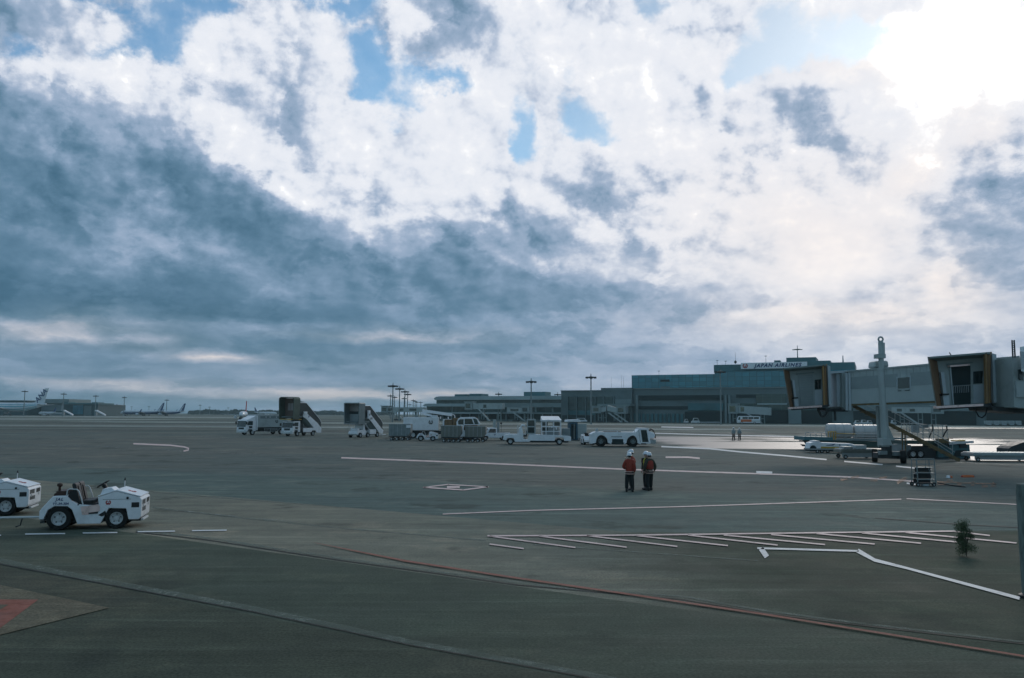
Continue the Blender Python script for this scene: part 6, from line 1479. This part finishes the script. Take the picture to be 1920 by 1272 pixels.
tu = tq('tunnel', M['bridge'], 1592, 1912, 0, 1)
tq('colour_band', M['bridge_dk'], 1592, 1683, .18, .55, -.02, 0, tu); tq('colour_band', M['bridge_dk'], 1707, 1912, .18, .55, -.02, 0, tu)
tq('roof_edge', M['cabwall'], 1588, 1912, -.035, .01, -.08, 2.68, tu); tq('floor_beam', M['brownsteel'], 1590, 1912, 1.0, 1.055, .05, .5, tu)
w = tq('tunnel_window', M['glass'], 1683, 1706, .30, .60, -.05, 0, tu); tq('window_frame', M['panel'], 1681.5, 1683, .27, .63, -.07, 0, tu); tq('window_frame', M['panel'], 1706, 1707.5, .27, .63, -.07, 0, tu)
tq('window_sill', M['dark'], 1684, 1690, .66, .68, -.05, 0, tu); tq('window_sill', M['dark'], 1697, 1706, .66, .68, -.05, 0, tu)
q = MB()
x = 1600.0
while x < 1905:
    a, b = L.p(x, ytop(x), Yx(x) - .025), L.p(x, ybot(x), Yx(x) - .025); q.box(a[0]-.02, a[0]+.02, a[1], a[1]+.02, b[2], a[2]); x += 12.5
q.build('wall_seam', M['cabwall'], tu)
# neck between cab and tunnel
L.quad('neck', M['panel'], [(1568, 701), (1582, 700), (1582, 762), (1570, 763)], 62.3, None, 64.5)
L.quad('neck_frame', M['cabwall'], [(1579, 699), (1584, 699), (1584, 764), (1579, 764)], 61.9, None, 64.8)
L.quad('neck_panel', M['bridge'], [(1584, 699), (1593, 698), (1593, 768), (1584, 768)], 61.8, None, 64.6)
q = MB(); L.bar(q, (1587, 700, 61.6), (1588, 770, 61.6), .12); L.bar(q, (1592.5, 699, 61.5), (1594, 770, 61.5), .10); q.build('neck_post', M['panel'], t)
L.quad('roof_fin', M['panel'], [(1556, 697), (1600, 694), (1600, 698), (1556, 701)], 62, None, 63.5)
q = MB()
for a, b in (((1533, 766), (1540, 781)), ((1555, 765), (1546, 781)), ((1533, 767), (1588, 769)), ((1540, 781), (1546, 781)), ((1565, 767), (1566, 789))): L.bar(q, (*a, 62.6), (*b, 62.6), .09)
q.build('under_frame', M['dark'], t); L.quad('under_box', M['dark'], rect(1548, 1590, 766, 772), 62.4, None, 64)
# lifting column
q = MB(); L.bar(q, (1660.5, 838, 60.2), (1652.5, 690, 60.2), .30); cq = q.build('column', M['bridge'], t, smooth=True)
q = MB(); L.bar(q, (1652.5, 690, 60.2), (1651.3, 641, 60.2), .20); L.bar(q, (1657, 664, 60.0), (1656.6, 643, 60.0), .10); q.build('column_top', M['bridge'], t, smooth=True)
L.quad('column_collar', M['cabwall'], rect(1645, 1661, 664, 672), 59.9, None, 60.5); q = MB(); q.torus(L.p(1651.2, 636.5, 60.2), .17, .07, (0, 1, .1)); q.build('lifting_eye', M['bridge'], t, smooth=True)
L.quad('motor_box', M['bridge'], [(1641, 677), (1666, 676), (1668, 689), (1639, 690)], 60.6, None, 61.8, bevel=.15)
L.quad('column_plate', M['cabwall'], [(1645, 762), (1657, 761), (1663, 838), (1649, 838)], 60.6, None, 60.9)
L.quad('column_foot', M['bridge'], [(1655, 822), (1669, 822), (1674, 836), (1655, 836)], 59.8, None, 60.7, bevel=.03)
L.quad('gusset', M['cabwall'], [(1664, 800), (1666, 800), (1678, 826), (1668, 826)], 60.0, None, 60.4)
L.quad('pivot', M['dark'], rect(1662, 1672, 836, 850), 60.0, None, 60.8)
L.quad('axle_beam', M['dark'], [(1646, 849), (1690, 850), (1692, 861), (1646, 860)], 60.0, None, 60.9, bevel=.04)
L.quad('drive_box', M['midgrey'], rect(1650, 1664, 846, 853), 59.7, None, 60.1); L.quad('drive_box', M['midgrey'], rect(1676, 1690, 847, 855), 59.7, None, 60.1)
for px, py in ((1640.5, 866.5), (1694, 869.5)):
    gg = G(px, py); c_ = gg - L.o
    for dx in ((-.0,)):
        q = MB(); q.lathe([(.28,-.2),(.46,-.2),(.50,-.13),(.50,.13),(.46,.2),(.28,.2),(.27,0),(.28,-.2)], (c_.x, c_.y, .5), 'x', 28, cap=False)
        rv = lambda v: (c_.x + (v[0]-c_.x)*math.cos(R(-24)) - (v[1]-c_.y)*math.sin(R(-24)), c_.y + (v[0]-c_.x)*math.sin(R(-24)) + (v[1]-c_.y)*math.cos(R(-24)), v[2])
        q.v = [rv(v) for v in q.v]; wo_ = q.build('wheel', M['tyre'], t, smooth=True)
        q = MB(); q.lathe([(.29,-.16),(.1,-.12),(.1,.12),(.29,.16)], (c_.x, c_.y, .5), 'x', 20); q.v = [rv(v) for v in q.v]; q.build('hub', M['dark'], wo_)
# service stair of the bridge
t2 = thing('service_stair', 'long rusty yellow service stair falling right from the near jet bridge', 'stair', G(1797, 862), 0)
L2 = Loc(t2)
a, b = (1600, 761), (1800, 864); Ys = 62.6
def sp_(f, dy=0, dpx=0): return (a[0] + (b[0]-a[0])*f + dpx, a[1] + (b[1]-a[1])*f + dy)
for yy in (Ys, Ys + .95):
    f0, f1 = sp_(0), sp_(1); L2.quad('stringer', M['brownsteel'], [(f0[0], f0[1]-3.5), (f1[0], f1[1]-3.5), (f1[0], f1[1]+3.5), (f0[0], f0[1]+3.5)], yy, None, yy + .08)
q = MB()
for i in range(20):
    c_ = sp_((i + .5) / 20); p0 = L2.p(c_[0], c_[1], Ys); q.box(p0[0]-.14, p0[0]+.14, p0[1]+.08, p0[1]+.94, p0[2]-.02, p0[2]+.02)
q.build('tread', M['brownsteel'], t2)
q = MB()
for yy in (Ys + .02, Ys + .97):
    L2.bar(q, (*sp_(.12, -27), yy), (*sp_(.93, -25), yy), .028); L2.bar(q, (*sp_(.12, -14), yy), (*sp_(.93, -13), yy), .02)
    for i in range(7): f = .12 + i * .135; L2.bar(q, (*sp_(f, 0), yy), (*sp_(f, -27), yy), .022)
q.build('hand_rail', M['galv'], t2)
q = MB(); L2.bar(q, (1692, 812, Ys+.1), (1692, 852, Ys+.1), .05); L2.bar(q, (1697, 812, Ys+.8), (1698, 852, Ys+.8), .05); q.build('stair_leg', M['brownsteel'], t2)
# second bridge
g = G(1890, 880)
t = thing('jet_bridge', 'nearer jet bridge with dark open doorway and ochre bellows at the right edge', 'jet bridge', (g.x, g.y, 0), 0, 'near jet bridges')
L = Loc(t)
c = bridge_cab(t, L, ((1739.5, 669.5), (1857, 660), (1851, 757), (1755, 762)), 48.5, 1.2, True)
L.quad('neck', M['panel'], [(1866, 683), (1876, 681), (1878, 757), (1872, 757)], 49.5, None, 52)
L.quad('neck_frame', M['cabwall'], [(1876, 676), (1881, 675), (1883, 764), (1878, 764)], 49.2, None, 52)
L.quad('neck_panel', M['bridge'], [(1881, 676), (1897, 674), (1900, 762), (1884, 762)], 49.4, None, 52)
tu = L.quad('tunnel', M['cabwall'], [(1898, 671), (1945, 668), (1945, 768), (1902, 764)], 47.5, None, 52)
L.quad('tunnel_panel', M['bridge'], [(1905, 715), (1945, 714), (1945, 745), (1907, 745)], 47.4, None, 47.5, par=tu); L.quad('tunnel_window', M['glass'], [(1911, 693), (1917, 693), (1918, 713), (1912, 711)], 47.35, None, 47.5, par=tu)
L.quad('end_hood', M['white'], [(1912, 651), (1930, 648), (1930, 702), (1915, 696)], 46.5, [(1915, 652), (1930, 650), (1930, 700), (1916, 694)], 47.3, par=tu)
L.quad('hood_edge', M['panel'], [(1914, 659), (1930, 662), (1930, 690), (1916, 690)], 46.4, None, 46.5, par=tu)
L.quad('under_frame', M['dark'], [(1858, 762), (1925, 766), (1925, 776), (1862, 770)], 48.5, None, 51)
q = MB(); q.tube([L.p(1828, 764, 49), L.p(1830, 772, 49), L.p(1835, 781, 49), L.p(1841, 783.5, 49), L.p(1847, 779, 49), L.p(1850, 771, 49), L.p(1851, 763, 49)], .04); q.build('hanging_cable', M['black'], t, smooth=True)
q = MB(); q.tube([L.p(1780, 661, 49.3), L.p(1782, 664.5, 49.3), L.p(1784, 667, 49.3)], .03); q.build('roof_lamp', M['dark'], t)
# legs of the second bridge stand outside the frame on the right
L.quad('support_leg', M['bridge'], [(1960, 766), (1975, 766), (1975, 900), (1960, 900)], 47.8, None, 48.4)
t = thing('lattice_mast', 'short pair of dark lattice poles on the roof of the nearest jet bridge', 'antenna', P(1900, 671, 50), 0)
L = Loc(t); q = MB()
for x0, x1 in ((1897.5, 1899), (1901.5, 1903.5)): L.bar(q, (x1, 672, 50), (x0, 638, 50), .045)
for i in range(9): y = 641 + i * 3.5; L.bar(q, (1898 + i*.15, y, 50), (1902 + i*.2, y + 1, 50), .02)
q.build('lattice', M['dark'], t)
# ---------------------------------------------------------------- loading gear under the bridges
t = thing('cargo_loader', 'long dark green cargo loader with railed platform, behind the white yellow-striped unit', 'cargo loader', G(1600, 845), 0); L = Loc(t); Y = L.o.y
L.quad('main_deck', M['green'], [(1520, 825), (1690, 829), (1690, 842), (1530, 838)], Y, None, Y + 2.6, bevel=.04)
L.quad('side_beam', M['midgrey'], [(1545, 821), (1660, 823), (1660, 828), (1545, 826)], Y - .1, None, Y + .1)
L.quad('front_platform', M['tealclad'], [(1508, 819), (1562, 820), (1562, 827), (1508, 826)], Y - .2, None, Y + 2.8, bevel=.03)
L.quad('fork_arm', M['dark'], [(1500, 826), (1520, 827), (1520, 829), (1500, 828)], Y, None, Y + .3); L.quad('fork_arm', M['dark'], [(1502, 833), (1524, 836), (1524, 840), (1506, 837)], Y, None, Y + .3)
q = MB()
for x0, x1, y0, y1 in ((1510, 1560, 811, 820), (1570, 1650, 813, 823)):
    for dy in (0, 2.6):
        L.bar(q, (x0, y0, Y+dy), (x1, y0+1, Y+dy), .03); L.bar(q, (x0, (y0+y1)/2, Y+dy), (x1, (y0+y1)/2+1, Y+dy), .022)
        for i in range(6): xx = x0 + (x1-x0)*i/5; L.bar(q, (xx, y0, Y+dy), (xx, y1, Y+dy), .025)
q.build('rail', M['galv'], t)
q = MB()
for xx in (1553, 1558, 1563, 1567): L.bar(q, (xx, 810, Y-.1), (xx, 825, Y-.1), .05)
L.bar(q, (1552, 810, Y-.1), (1568, 810, Y-.1), .05); L.bar(q, (1568, 813, Y-.1), (1604, 814, Y-.1), .04); q.build('yellow_rail', M['yellow'], t)
L.quad('engine_box', M['green'], [(1650, 824), (1700, 826), (1704, 842), (1650, 840)], Y + .2, None, Y + 2.4, bevel=.05)
L.quad('cab_box', M['midgrey'], [(1676, 820), (1698, 821), (1702, 834), (1676, 833)], Y - .1, None, Y + 1)
for px in (1545, 1560, 1668, 1690): g_ = G(px, 846) - L.o; wheel(t, g_.x, .3, .33, .3, -1)
# white trailer with a yellow stripe
M['stripe'] = mat('yellow_stripe_paint', (0.50, 0.33, 0.06), 0.5, 0, 0.1, 2)
g = G(1562, 850)
t = thing('ground_power_unit', 'low white trailer unit with yellow stripe and small wheels, left of the lifting column', 'ground power unit', (g.x, g.y, 0), R(-3))
S_ = FPX / g.y; hx = lambda p: (p - 1562) / S_
arc = lambda cx, r: [(cx + r*math.cos(a), .42 + r*math.sin(a)) for a in np.linspace(0, math.pi, 8)]
q = MB(); q.prism([(hx(1519),.42),(hx(1522),.95),(hx(1528),1.02),(hx(1531),1.08),(hx(1538),1.08),(hx(1541),.98),(hx(1582),.92),(hx(1597),.9),(hx(1612),.62),(hx(1612),.42)] + arc(hx(1589), .26)[0:0], 0, 1.5); q.build('body', M['white'], t, bevel=.03)
part('cab_top', M['white'], t, (hx(1529), hx(1538), -.02, 1.5, 1.08, 1.15), bevel=.01)
for cx in (1526, 1589):
    q = MB(); q.prism(arc(hx(cx), .30), -.012, .0); q.build('arch_recess', M['void'], t)
part('side_stripe', M['stripe'], t, (hx(1540), hx(1586), -.014, -.001, .44, .60)); part('sill', M['grey'], t, (hx(1518), hx(1612), -.06, 1.55, .30, .42)); part('underside', M['dark'], t, (hx(1520), hx(1610), .1, 1.4, .14, .30))
q = MB(); q.prism([(hx(1549),.70),(hx(1551),.76),(hx(1560),.80),(hx(1567),.90),(hx(1563),.72)], -.012, -.001); q.build('blue_flash', M['blue'], t)
part('blue_mark', M['blue'], t, (hx(1574), hx(1575.5), -.012, -.001, .68, .84))
for px in (1534, 1542, 1553): wheel(t, hx(px), .1, .16, .12, -1, .08)
# white tanks further back
M['tankpaint'] = mat('warm_white_tank_paint', (0.52, 0.49, 0.47), 0.3, 0, 0.08, 1.0, coat=.4)
g = G(1605, 836)
t = thing('tank_trailer', 'pair of long white cylindrical tanks on a low trailer behind the green loader', 'tank trailer', (g.x, g.y, 0), R(-6)); S_ = FPX / g.y
for x0, x1, dz in ((1556, 1603, 0), (1604.5, 1664, -.12)):
    q = MB(); a_, b_ = (x0 - 1605) / S_, (x1 - 1605) / S_
    q.lathe([(.2, a_), (.72, a_ + .05), (.86, a_ + .2), (.86, b_ - .2), (.72, b_ - .05), (.2, b_)], (0, .9, 1.72 + dz), 'x', 24); tk = q.build('tank', M['tankpaint'], t, smooth=True)
    q = MB()
    for k_ in (.3, .62): q.lathe([(.865, a_ + (b_-a_)*k_ - .03), (.875, a_ + (b_-a_)*k_), (.865, a_ + (b_-a_)*k_ + .03)], (0, .9, 1.72 + dz), 'x', 24, cap=False)
    q.build('tank_band', M['grey'], tk)
part('bed', M['midgrey'], t, (-3.6, 4.2, .1, 1.7, .6, .9)); wheels(t, (-2.8, 3.4), 1.7, .35)
# low grey pallet dolly beside the column wheels
def low_dolly(label, px0, px1, py, h=.55, m='grey', W=2.2, rz=0.0, edge='offwhite', rollers=10, group=None):
    g = G((px0+px1)/2, py); S_ = FPX / g.y; Lg = (px1 - px0) / S_
    t = thing('pallet_dolly', label, 'pallet dolly', (g.x, g.y, 0), rz, group)
    part('frame', M[m], t, (-Lg/2, Lg/2, 0, W, h - .22, h), bevel=.02); part('edge_beam', M[edge], t, (-Lg/2 - .03, Lg/2 + .03, -.06, -.002, h - .12, h + .06)); part('skirt', M['grey'], t, (-Lg/2 + .1, Lg/2 - .1, .08, .12, .15, h - .22))
    q = MB()
    for i in range(rollers): x = -Lg/2 + (i+.5) * Lg / rollers; q.cyl((x, .1, h + .05), (x, W - .1, h + .05), .05, n=8)
    q.build('roller', M['galv'], t)
    for x in (-Lg/2 + .35, Lg/2 - .35):
        for y in (.12, W - .12): wheel(t, x, y, .17, .12, -1 if y < 1 else 1, .09)
    return t
d = low_dolly('low beige pallet dolly with blue-grey box, left of the column wheels', 1579, 1648, 861, .72, 'tan', 1.8, R(-2), 'tan')
part('load_box', M['panel'], d, (-.3, .6, .2, 1.2, .80, 1.12), bevel=.02); part('load_rack', M['grey'], d, (-1.2, -.5, .2, 1.4, .80, .98))
low_dolly('long grey pallet dolly along the right edge below the open doorway bridge', 1828, 1945, 866.5, .62, 'grey', 1.9, R(-1), 'concrete_pale', 16)
g = G(1925, 858)
t = thing('covered_cart', 'dark covered cart at the right edge beyond the pallet dolly', 'cart', (g.x, g.y, 0), 0); S_ = FPX / g.y
q = MB(); q.prism([(-1.5,.25),(-1.5,.75),(-1.2,.95),(-.2,1.3),(1.6,1.4),(1.6,.25)], 0, 1.8); q.build('cover', M['dark'], t, bevel=.03); part('sill', M['grey'], t, (-1.6, 1.6, -.05, 1.8, .2, .3)); wheels(t, (-1.0, 1.0), 1.8, .2)
# high loader with hoses and rails
g = G(1757, 861)
t = thing('pallet_loader', 'dark high pallet loader with rails and hoses, beyond the foot of the service stair', 'cargo loader', (g.x, g.y, 0), 0); L = Loc(t); Y = L.o.y + 1.2
L.quad('rear_body', M['tealclad'], [(1759, 835), (1818, 834), (1820, 860), (1759, 861)], Y, None, Y + 2.6, bevel=.04); L.quad('recess', M['void'], [(1792, 845), (1812, 844), (1812, 856), (1788, 857)], Y - .02, None, Y)
L.quad('front_body', M['dark'], rect(1706, 1760, 838, 860), Y + .3, None, Y + 2.6); L.quad('wheel_panel', M['midgrey'], rect(1698, 1708, 835, 860), Y + .1, None, Y + 2.6)
L.quad('top_deck', M['green'], [(1700, 826), (1775, 827), (1775, 834), (1700, 833)], Y - .1, None, Y + 2.7, bevel=.03); L.quad('side_tray', M['brownsteel'], [(1757, 823), (1780, 823), (1779, 831), (1760, 831)], Y - .3, None, Y)
L.quad('roller_deck', M['offwhite'], [(1780, 829), (1826, 827), (1826, 831), (1780, 834)], Y - .3, None, Y + 2.2); L.quad('orange_load', M['yellow'], [(1793, 826), (1811, 825), (1809, 829), (1795, 830)], Y - .1, None, Y + .8)
L.quad('deck_bracket', M['dark'], [(1799, 831), (1811, 831), (1814, 840), (1800, 840)], Y - .1, None, Y + .4)
L.quad('operator_seat', M['midgrey'], [(1729, 796), (1741, 796), (1741, 803), (1729, 803)], Y + .5, None, Y + 1.0); L.quad('control_box', M['grey'], [(1712, 797), (1723, 798), (1724, 812), (1712, 811)], Y + .3, None, Y + .7)
q = MB()
for dy in (0, 2.5):
    for x0, x1, y0, y1 in ((1690, 1730, 794, 826), (1742, 1776, 797, 826)):
        L.bar(q, (x0, y0, Y+dy), (x1, y0+1, Y+dy), .028); L.bar(q, (x0, (y0+y1)/2, Y+dy), (x1, (y0+y1)/2, Y+dy), .022)
        for i in range(5): xx = x0 + (x1-x0)*i/4; L.bar(q, (xx, y0, Y+dy), (xx, y1, Y+dy), .026)
q.build('rail', M['galv'], t)
q = MB()
q.tube([L.p(1748, 796, Y-.1), L.p(1749, 806, Y-.1), L.p(1745, 814, Y-.1), L.p(1742, 822, Y-.1)], .05); q.tube([L.p(1774, 798, Y-.1), L.p(1776, 806, Y-.1), L.p(1771, 813, Y-.1), L.p(1768, 820, Y-.1)], .06); q.tube([L.p(1786, 822, Y-.2), L.p(1779, 822, Y-.2), L.p(1777, 832, Y-.2), L.p(1781, 843, Y-.2)], .05)
q.build('hose', M['black'], t, smooth=True)
q = MB(); L.bar(q, (1752, 829, Y-.3), (1784, 851, Y-.3), .04); L.bar(q, (1752, 824, Y-.3), (1790, 848, Y-.3), .03); q.build('ladder_rail', M['galv'], t)
L.quad('skirt', M['dark'], rect(1700, 1800, 858, 863), Y - .05, None, Y + 2.4)
for px in (1733, 1747): g_ = G(px, 862) - L.o; wheel(t, g_.x, 1.0, .36, .3, -1)
# ladder trolley
g = G(1738, 912.5)
t = thing('ladder_trolley', 'small open steel step trolley standing on the white line, below the service stair', 'step trolley', (g.x, g.y, 0), R(3))
w = .46
q = MB()
for x in (-w, w):
    q.tube([(x, .0, .12), (x, .0, .62), (x, .05, 1.35)], .028); q.tube([(x, .55, .12), (x, .50, 1.32)], .024); q.tube([(x, .05, 1.35), (x, .50, 1.32)], .024); q.tube([(x, .0, .62), (x, .53, .60)], .02)
q.tube([(-w, .05, 1.35), (w, .05, 1.35)], .03); q.tube([(-w, .5, 1.32), (w, .5, 1.32)], .024); q.tube([(0, .05, 1.35), (0, .04, .95)], .014); q.tube([(-w,.04,1.08),(w,.04,1.08)], .016)
q.tube([(.12, .02, .95), (.38, .02, .15)], .014)
q.build('frame', M['midgrey'], t, smooth=True)
for z, y in ((.95, .05), (.68, .0), (.36, -.05)): part('step', M['galv'], t, (-w+.03, w-.03, y, y+.24, z-.025, z)); 
part('back_panel', M['black'], t, (-w+.05, w-.05, .30, .33, .70, .93), (-w+.02, w-.02, .36, .39, .38, .66), (-w+.02, w-.02, .42, .45, .18, .36)); part('base_tray', M['dark'], t, (-w, w, -.05, .6, .12, .18))
part('weight_block', M['panel'], t, (-.2, .1, -.02, .2, .02, .14), bevel=.02)
for x in (-w, w-.1): wheel(t, x, .0, .10, .08, -1, .05); wheel(t, x, .55, .10, .08, 1, .05)
g = G(1758, 910)  # black bar takes the place of a dark wedge shadow on the ground
t = thing('tow_bar', 'thin black tow bar standing in for the dark wedge shadow right of the step trolley', 'tow bar', (g.x, g.y, 0), 0); L = Loc(t)
q = MB(); e = G(1808, 914) - L.o; q.tube([(0, 0, .12), (e.x*.5, e.y*.4, .05), (e.x, e.y, .03)], .035); q.build('bar', M['black'], t); q = MB(); q.torus((e.x, e.y, .03), .07, .02); q.build('towing_eye', M['black'], t)
# chocks and bar on the ground
g = G(1816, 895.5); t = thing('wheel_chock', 'long orange wheel chock bar on the ground right of the step trolley', 'wheel chock', (g.x, g.y, 0), R(2))
q = MB(); q.prism([(0,0),(.02,.10),(.08,.13),(.14,.10),(.16,0)], -.33, .33, 'x'); q.build('bar', M['orange'], t, bevel=.008); part('end_cap', M['red'], t, (-.35, -.332, .0, .16, 0, .09), (.332, .35, .0, .16, 0, .09))
g = G(1782, 896.5); t = thing('wheel_chock', 'small white and orange wheel chock nearer the step trolley', 'wheel chock', (g.x, g.y, 0), R(10))
q = MB(); q.prism([(0,0),(.03,.12),(.10,.14),(.18,0)], -.16, .0, 'x'); q.build('block', M['white'], t, bevel=.006); q = MB(); q.prism([(0,0),(.03,.10),(.10,.12),(.18,0)], .03, .16, 'x'); q.build('second_block', M['orange'], t, bevel=.006)
# ---------------------------------------------------------------- vehicles in front of the terminal
def bus(label, px0, px1, py):
    g = G((px0+px1)/2, py); S_ = FPX / g.y; Lg = (px1-px0)/S_; h = Lg/2
    t = thing('airport_bus', label, 'bus', (g.x, g.y, 0), R(-5))
    q = MB(); q.prism([(-h,.5),(-h,1.6),(-h+.5,3.0),(-h+.9,3.2),(h-.2,3.2),(h,3.0),(h,.5)], 0, 2.4); q.build('body', M['white'], t, bevel=.06)
    part('orange_panel', M['orange'], t, (-h+1.2, h-3.4, -.02, -.001, .9, 1.9)); part('lower_panel', M['offwhite'], t, (h-3.4, h-.1, -.02, -.001, .8, 1.6)); 
    for a, b in ((-h+1.9, -h+4.0), (-h+4.2, -h+6.2), (-h+6.4, h-.5)): part('window', M['glass'], t, (a, b, -.03, -.001, 2.05, 2.85))
    q = MB(); q.prism([(-h+.06,1.7),(-h+.5,2.9),(-h+1.0,2.9),(-h+1.0,1.7)], -.02, -.001); q.build('front_window', M['glass'], t)
    for x in (-h+1.6, h-2.2): wheel(t, x, .1, .48, .3, -1)
    return t
bus('orange and white bus driving in front of the terminal', 1384, 1425, 795.6)
def small_far(name, label, cat, px0, px1, py, h, m='white', group=None, cabx=None):
    g = G((px0+px1)/2, py); S_ = FPX / g.y; Lg = (px1-px0)/S_; k = Lg/2
    t = thing(name, label, cat, (g.x, g.y, 0), R(-4), group)
    q = MB(); q.prism([(-k,.35),(-k,h*.45),(-k*.62,h*.52),(-k*.42,h),(k*.55,h),(k*.8,h*.55),(k,h*.5),(k,.35)], 0, 1.7); q.build('body', M[m], t, bevel=.05)
    q = MB(); q.prism([(-k*.55,h*.56),(-k*.38,h*.92),(k*.48,h*.92),(k*.68,h*.56)], -.02, -.001); q.build('window', M['glass'], t)
    for x in (-k*.6, k*.6): wheel(t, x, .1, .33, .2, -1)
    return t
small_far('parked_van', 'pale van parked before the terminal hall, right of the small cart train', 'van', 1076, 1101, 792.2, 1.9)
small_far('parked_van', 'small pale van left of the cart train before the concrete terminal', 'van', 1283, 1291, 794.6, 1.9, 'offwhite')
small_far('service_vehicle', 'pale tractor with raised frame before the concrete terminal', 'service vehicle', 1297, 1312, 794.8, 2.3, 'offwhite')
for i, (a, b, lb) in enumerate(((1314, 1326, 'left'), (1327, 1339, 'middle'), (1340, 1353, 'right'))):
    flat_cart(f'far flat baggage cart, {lb} one of three before the concrete terminal', (a+b)/2, 795.2, 2.9, 1.4, .75, R(-4), 'offwhite', 'far flat baggage carts')
for i, (a, b, lb) in enumerate(((1603, 1613, 'leftmost'), (1615, 1625, 'second'), (1626, 1636, 'third'), (1672, 1681, 'rightmost'))):
    small_far('service_vehicle', f'small white service vehicle under the near bridge, {lb} of four by the terminal', 'service vehicle', a, b, 797.4, 1.8 + .2*(i % 2), 'offwhite', 'small white service vehicles by the terminal')
for i, lb in enumerate(('leftmost', 'second from the left', 'middle', 'second from the right', 'rightmost')):
    px = 1855 + i * 14; g = G(px, 799.4); t = thing('baggage_container', f'{lb} of five pale containers in a row by the terminal', 'container', (g.x, g.y, 0), 0, 'row of pale containers by the terminal')
    q = MB(); q.prism([(-.55,.4),(-1.0,.9),(-1.1,2.0),(.95,2.0),(.95,.4)], 0, 1.5); q.build('shell', M['concrete_pale'], t, bevel=.05); part('trolley', M['dark'], t, (-1.1, 1.1, 0, 1.5, .15, .38)); part('curtain', M['grey'], t, (-.7, .7, -.02, -.001, .8, 1.8))
# ---------------------------------------------------------------- right edge of the picture
g = G(1930, 1121)  # solid upright built for the grey strip along the right edge
t = thing('edge_strip_post', 'solid grey post built for the strip at the right edge where the bright white line ends', 'post', (g.x, g.y, 0), 0)
q = MB(); q.lathe([(.115,0),(.12,.05),(.125,.6),(.13,1.2),(.13,2.0),(.12,2.18),(.02,2.2)], (0,0,0), 'z', 24); q.build('shaft', mat('mottled_edge_strip', (0.17, 0.20, 0.185), 0.9, 0, 0.3, 4.0, spec=.1, dirt=((0.08,0.10,0.09), 0.9), stretch=(3,3,.6)), t, smooth=True)
q = MB(); q.lathe([(.18,0),(.18,.05),(.12,.08)], (.0,0,0), 'z', 24); q.build('base_ring', M['black'], t)
g = G(1812, 1044)  # solid leafy shape stands in for a green reflection in the window glass
t = thing('reflection_shrub', 'small bushy green shrub standing in for a window reflection at the right', 'shrub', (g.x, g.y, 0), 0)
rng = np.random.default_rng(11)
q = MB(); 
for i in range(7):
    a = rng.uniform(0, 6.28); q.tube([(0, 0, 0), (.03*math.cos(a), .03*math.sin(a), .3), (.10*math.cos(a), .10*math.sin(a), rng.uniform(.5, .8))], .008, 5)
q.build('stem', M['bark'], t)
q = MB()
blobs = [(rng.uniform(-.13, .13), rng.uniform(-.12, .12), z_, rng.uniform(.07, .15)) for z_ in np.linspace(.12, .82, 16)]
for i in range(9000):
    bx, by, bz, br_ = blobs[rng.integers(len(blobs))]; v_ = rng.normal(size=3); v_ /= np.linalg.norm(v_)
    c_ = np.array([bx, by, bz]) + v_ * br_ * rng.uniform(.3, 1.15); c_[2] = max(c_[2], .02)
    d = v_ * .7 + rng.normal(size=3) * .6 + np.array([0, 0, .5]); d /= np.linalg.norm(d); s_ = np.cross(d, rng.normal(size=3)); s_ /= np.linalg.norm(s_); ln = rng.uniform(.012, .026); wd = ln*.4
    q.add([tuple(c_), tuple(c_ + d*ln*.5 + s_*wd), tuple(c_ + d*ln), tuple(c_ + d*ln*.5 - s_*wd)], [(0, 1, 2, 3)])
q.build('foliage', mat('reflection_leaves', (0.085, 0.12, 0.06), 0.9, 0, 0.3, 9.0), t)
# ---------------------------------------------------------------- thin haze in the air
hz = MB(); hz.box(-2700, 2700, -80, 3700, -1.0, 60)
me = bpy.data.materials.new('haze_air'); me.use_nodes = True; t_ = me.node_tree; t_.nodes.clear()
pvn = t_.nodes.new('ShaderNodeVolumePrincipled'); pvn.inputs['Color'].default_value = (0.60, 0.84, 0.88, 1); pvn.inputs['Density'].default_value = 0.00017; pvn.inputs['Anisotropy'].default_value = 0.2
on_ = t_.nodes.new('ShaderNodeOutputMaterial'); t_.links.new(pvn.outputs[0], on_.inputs['Volume'])
ho = hz.build('haze', me); ho['kind'] = 'stuff'
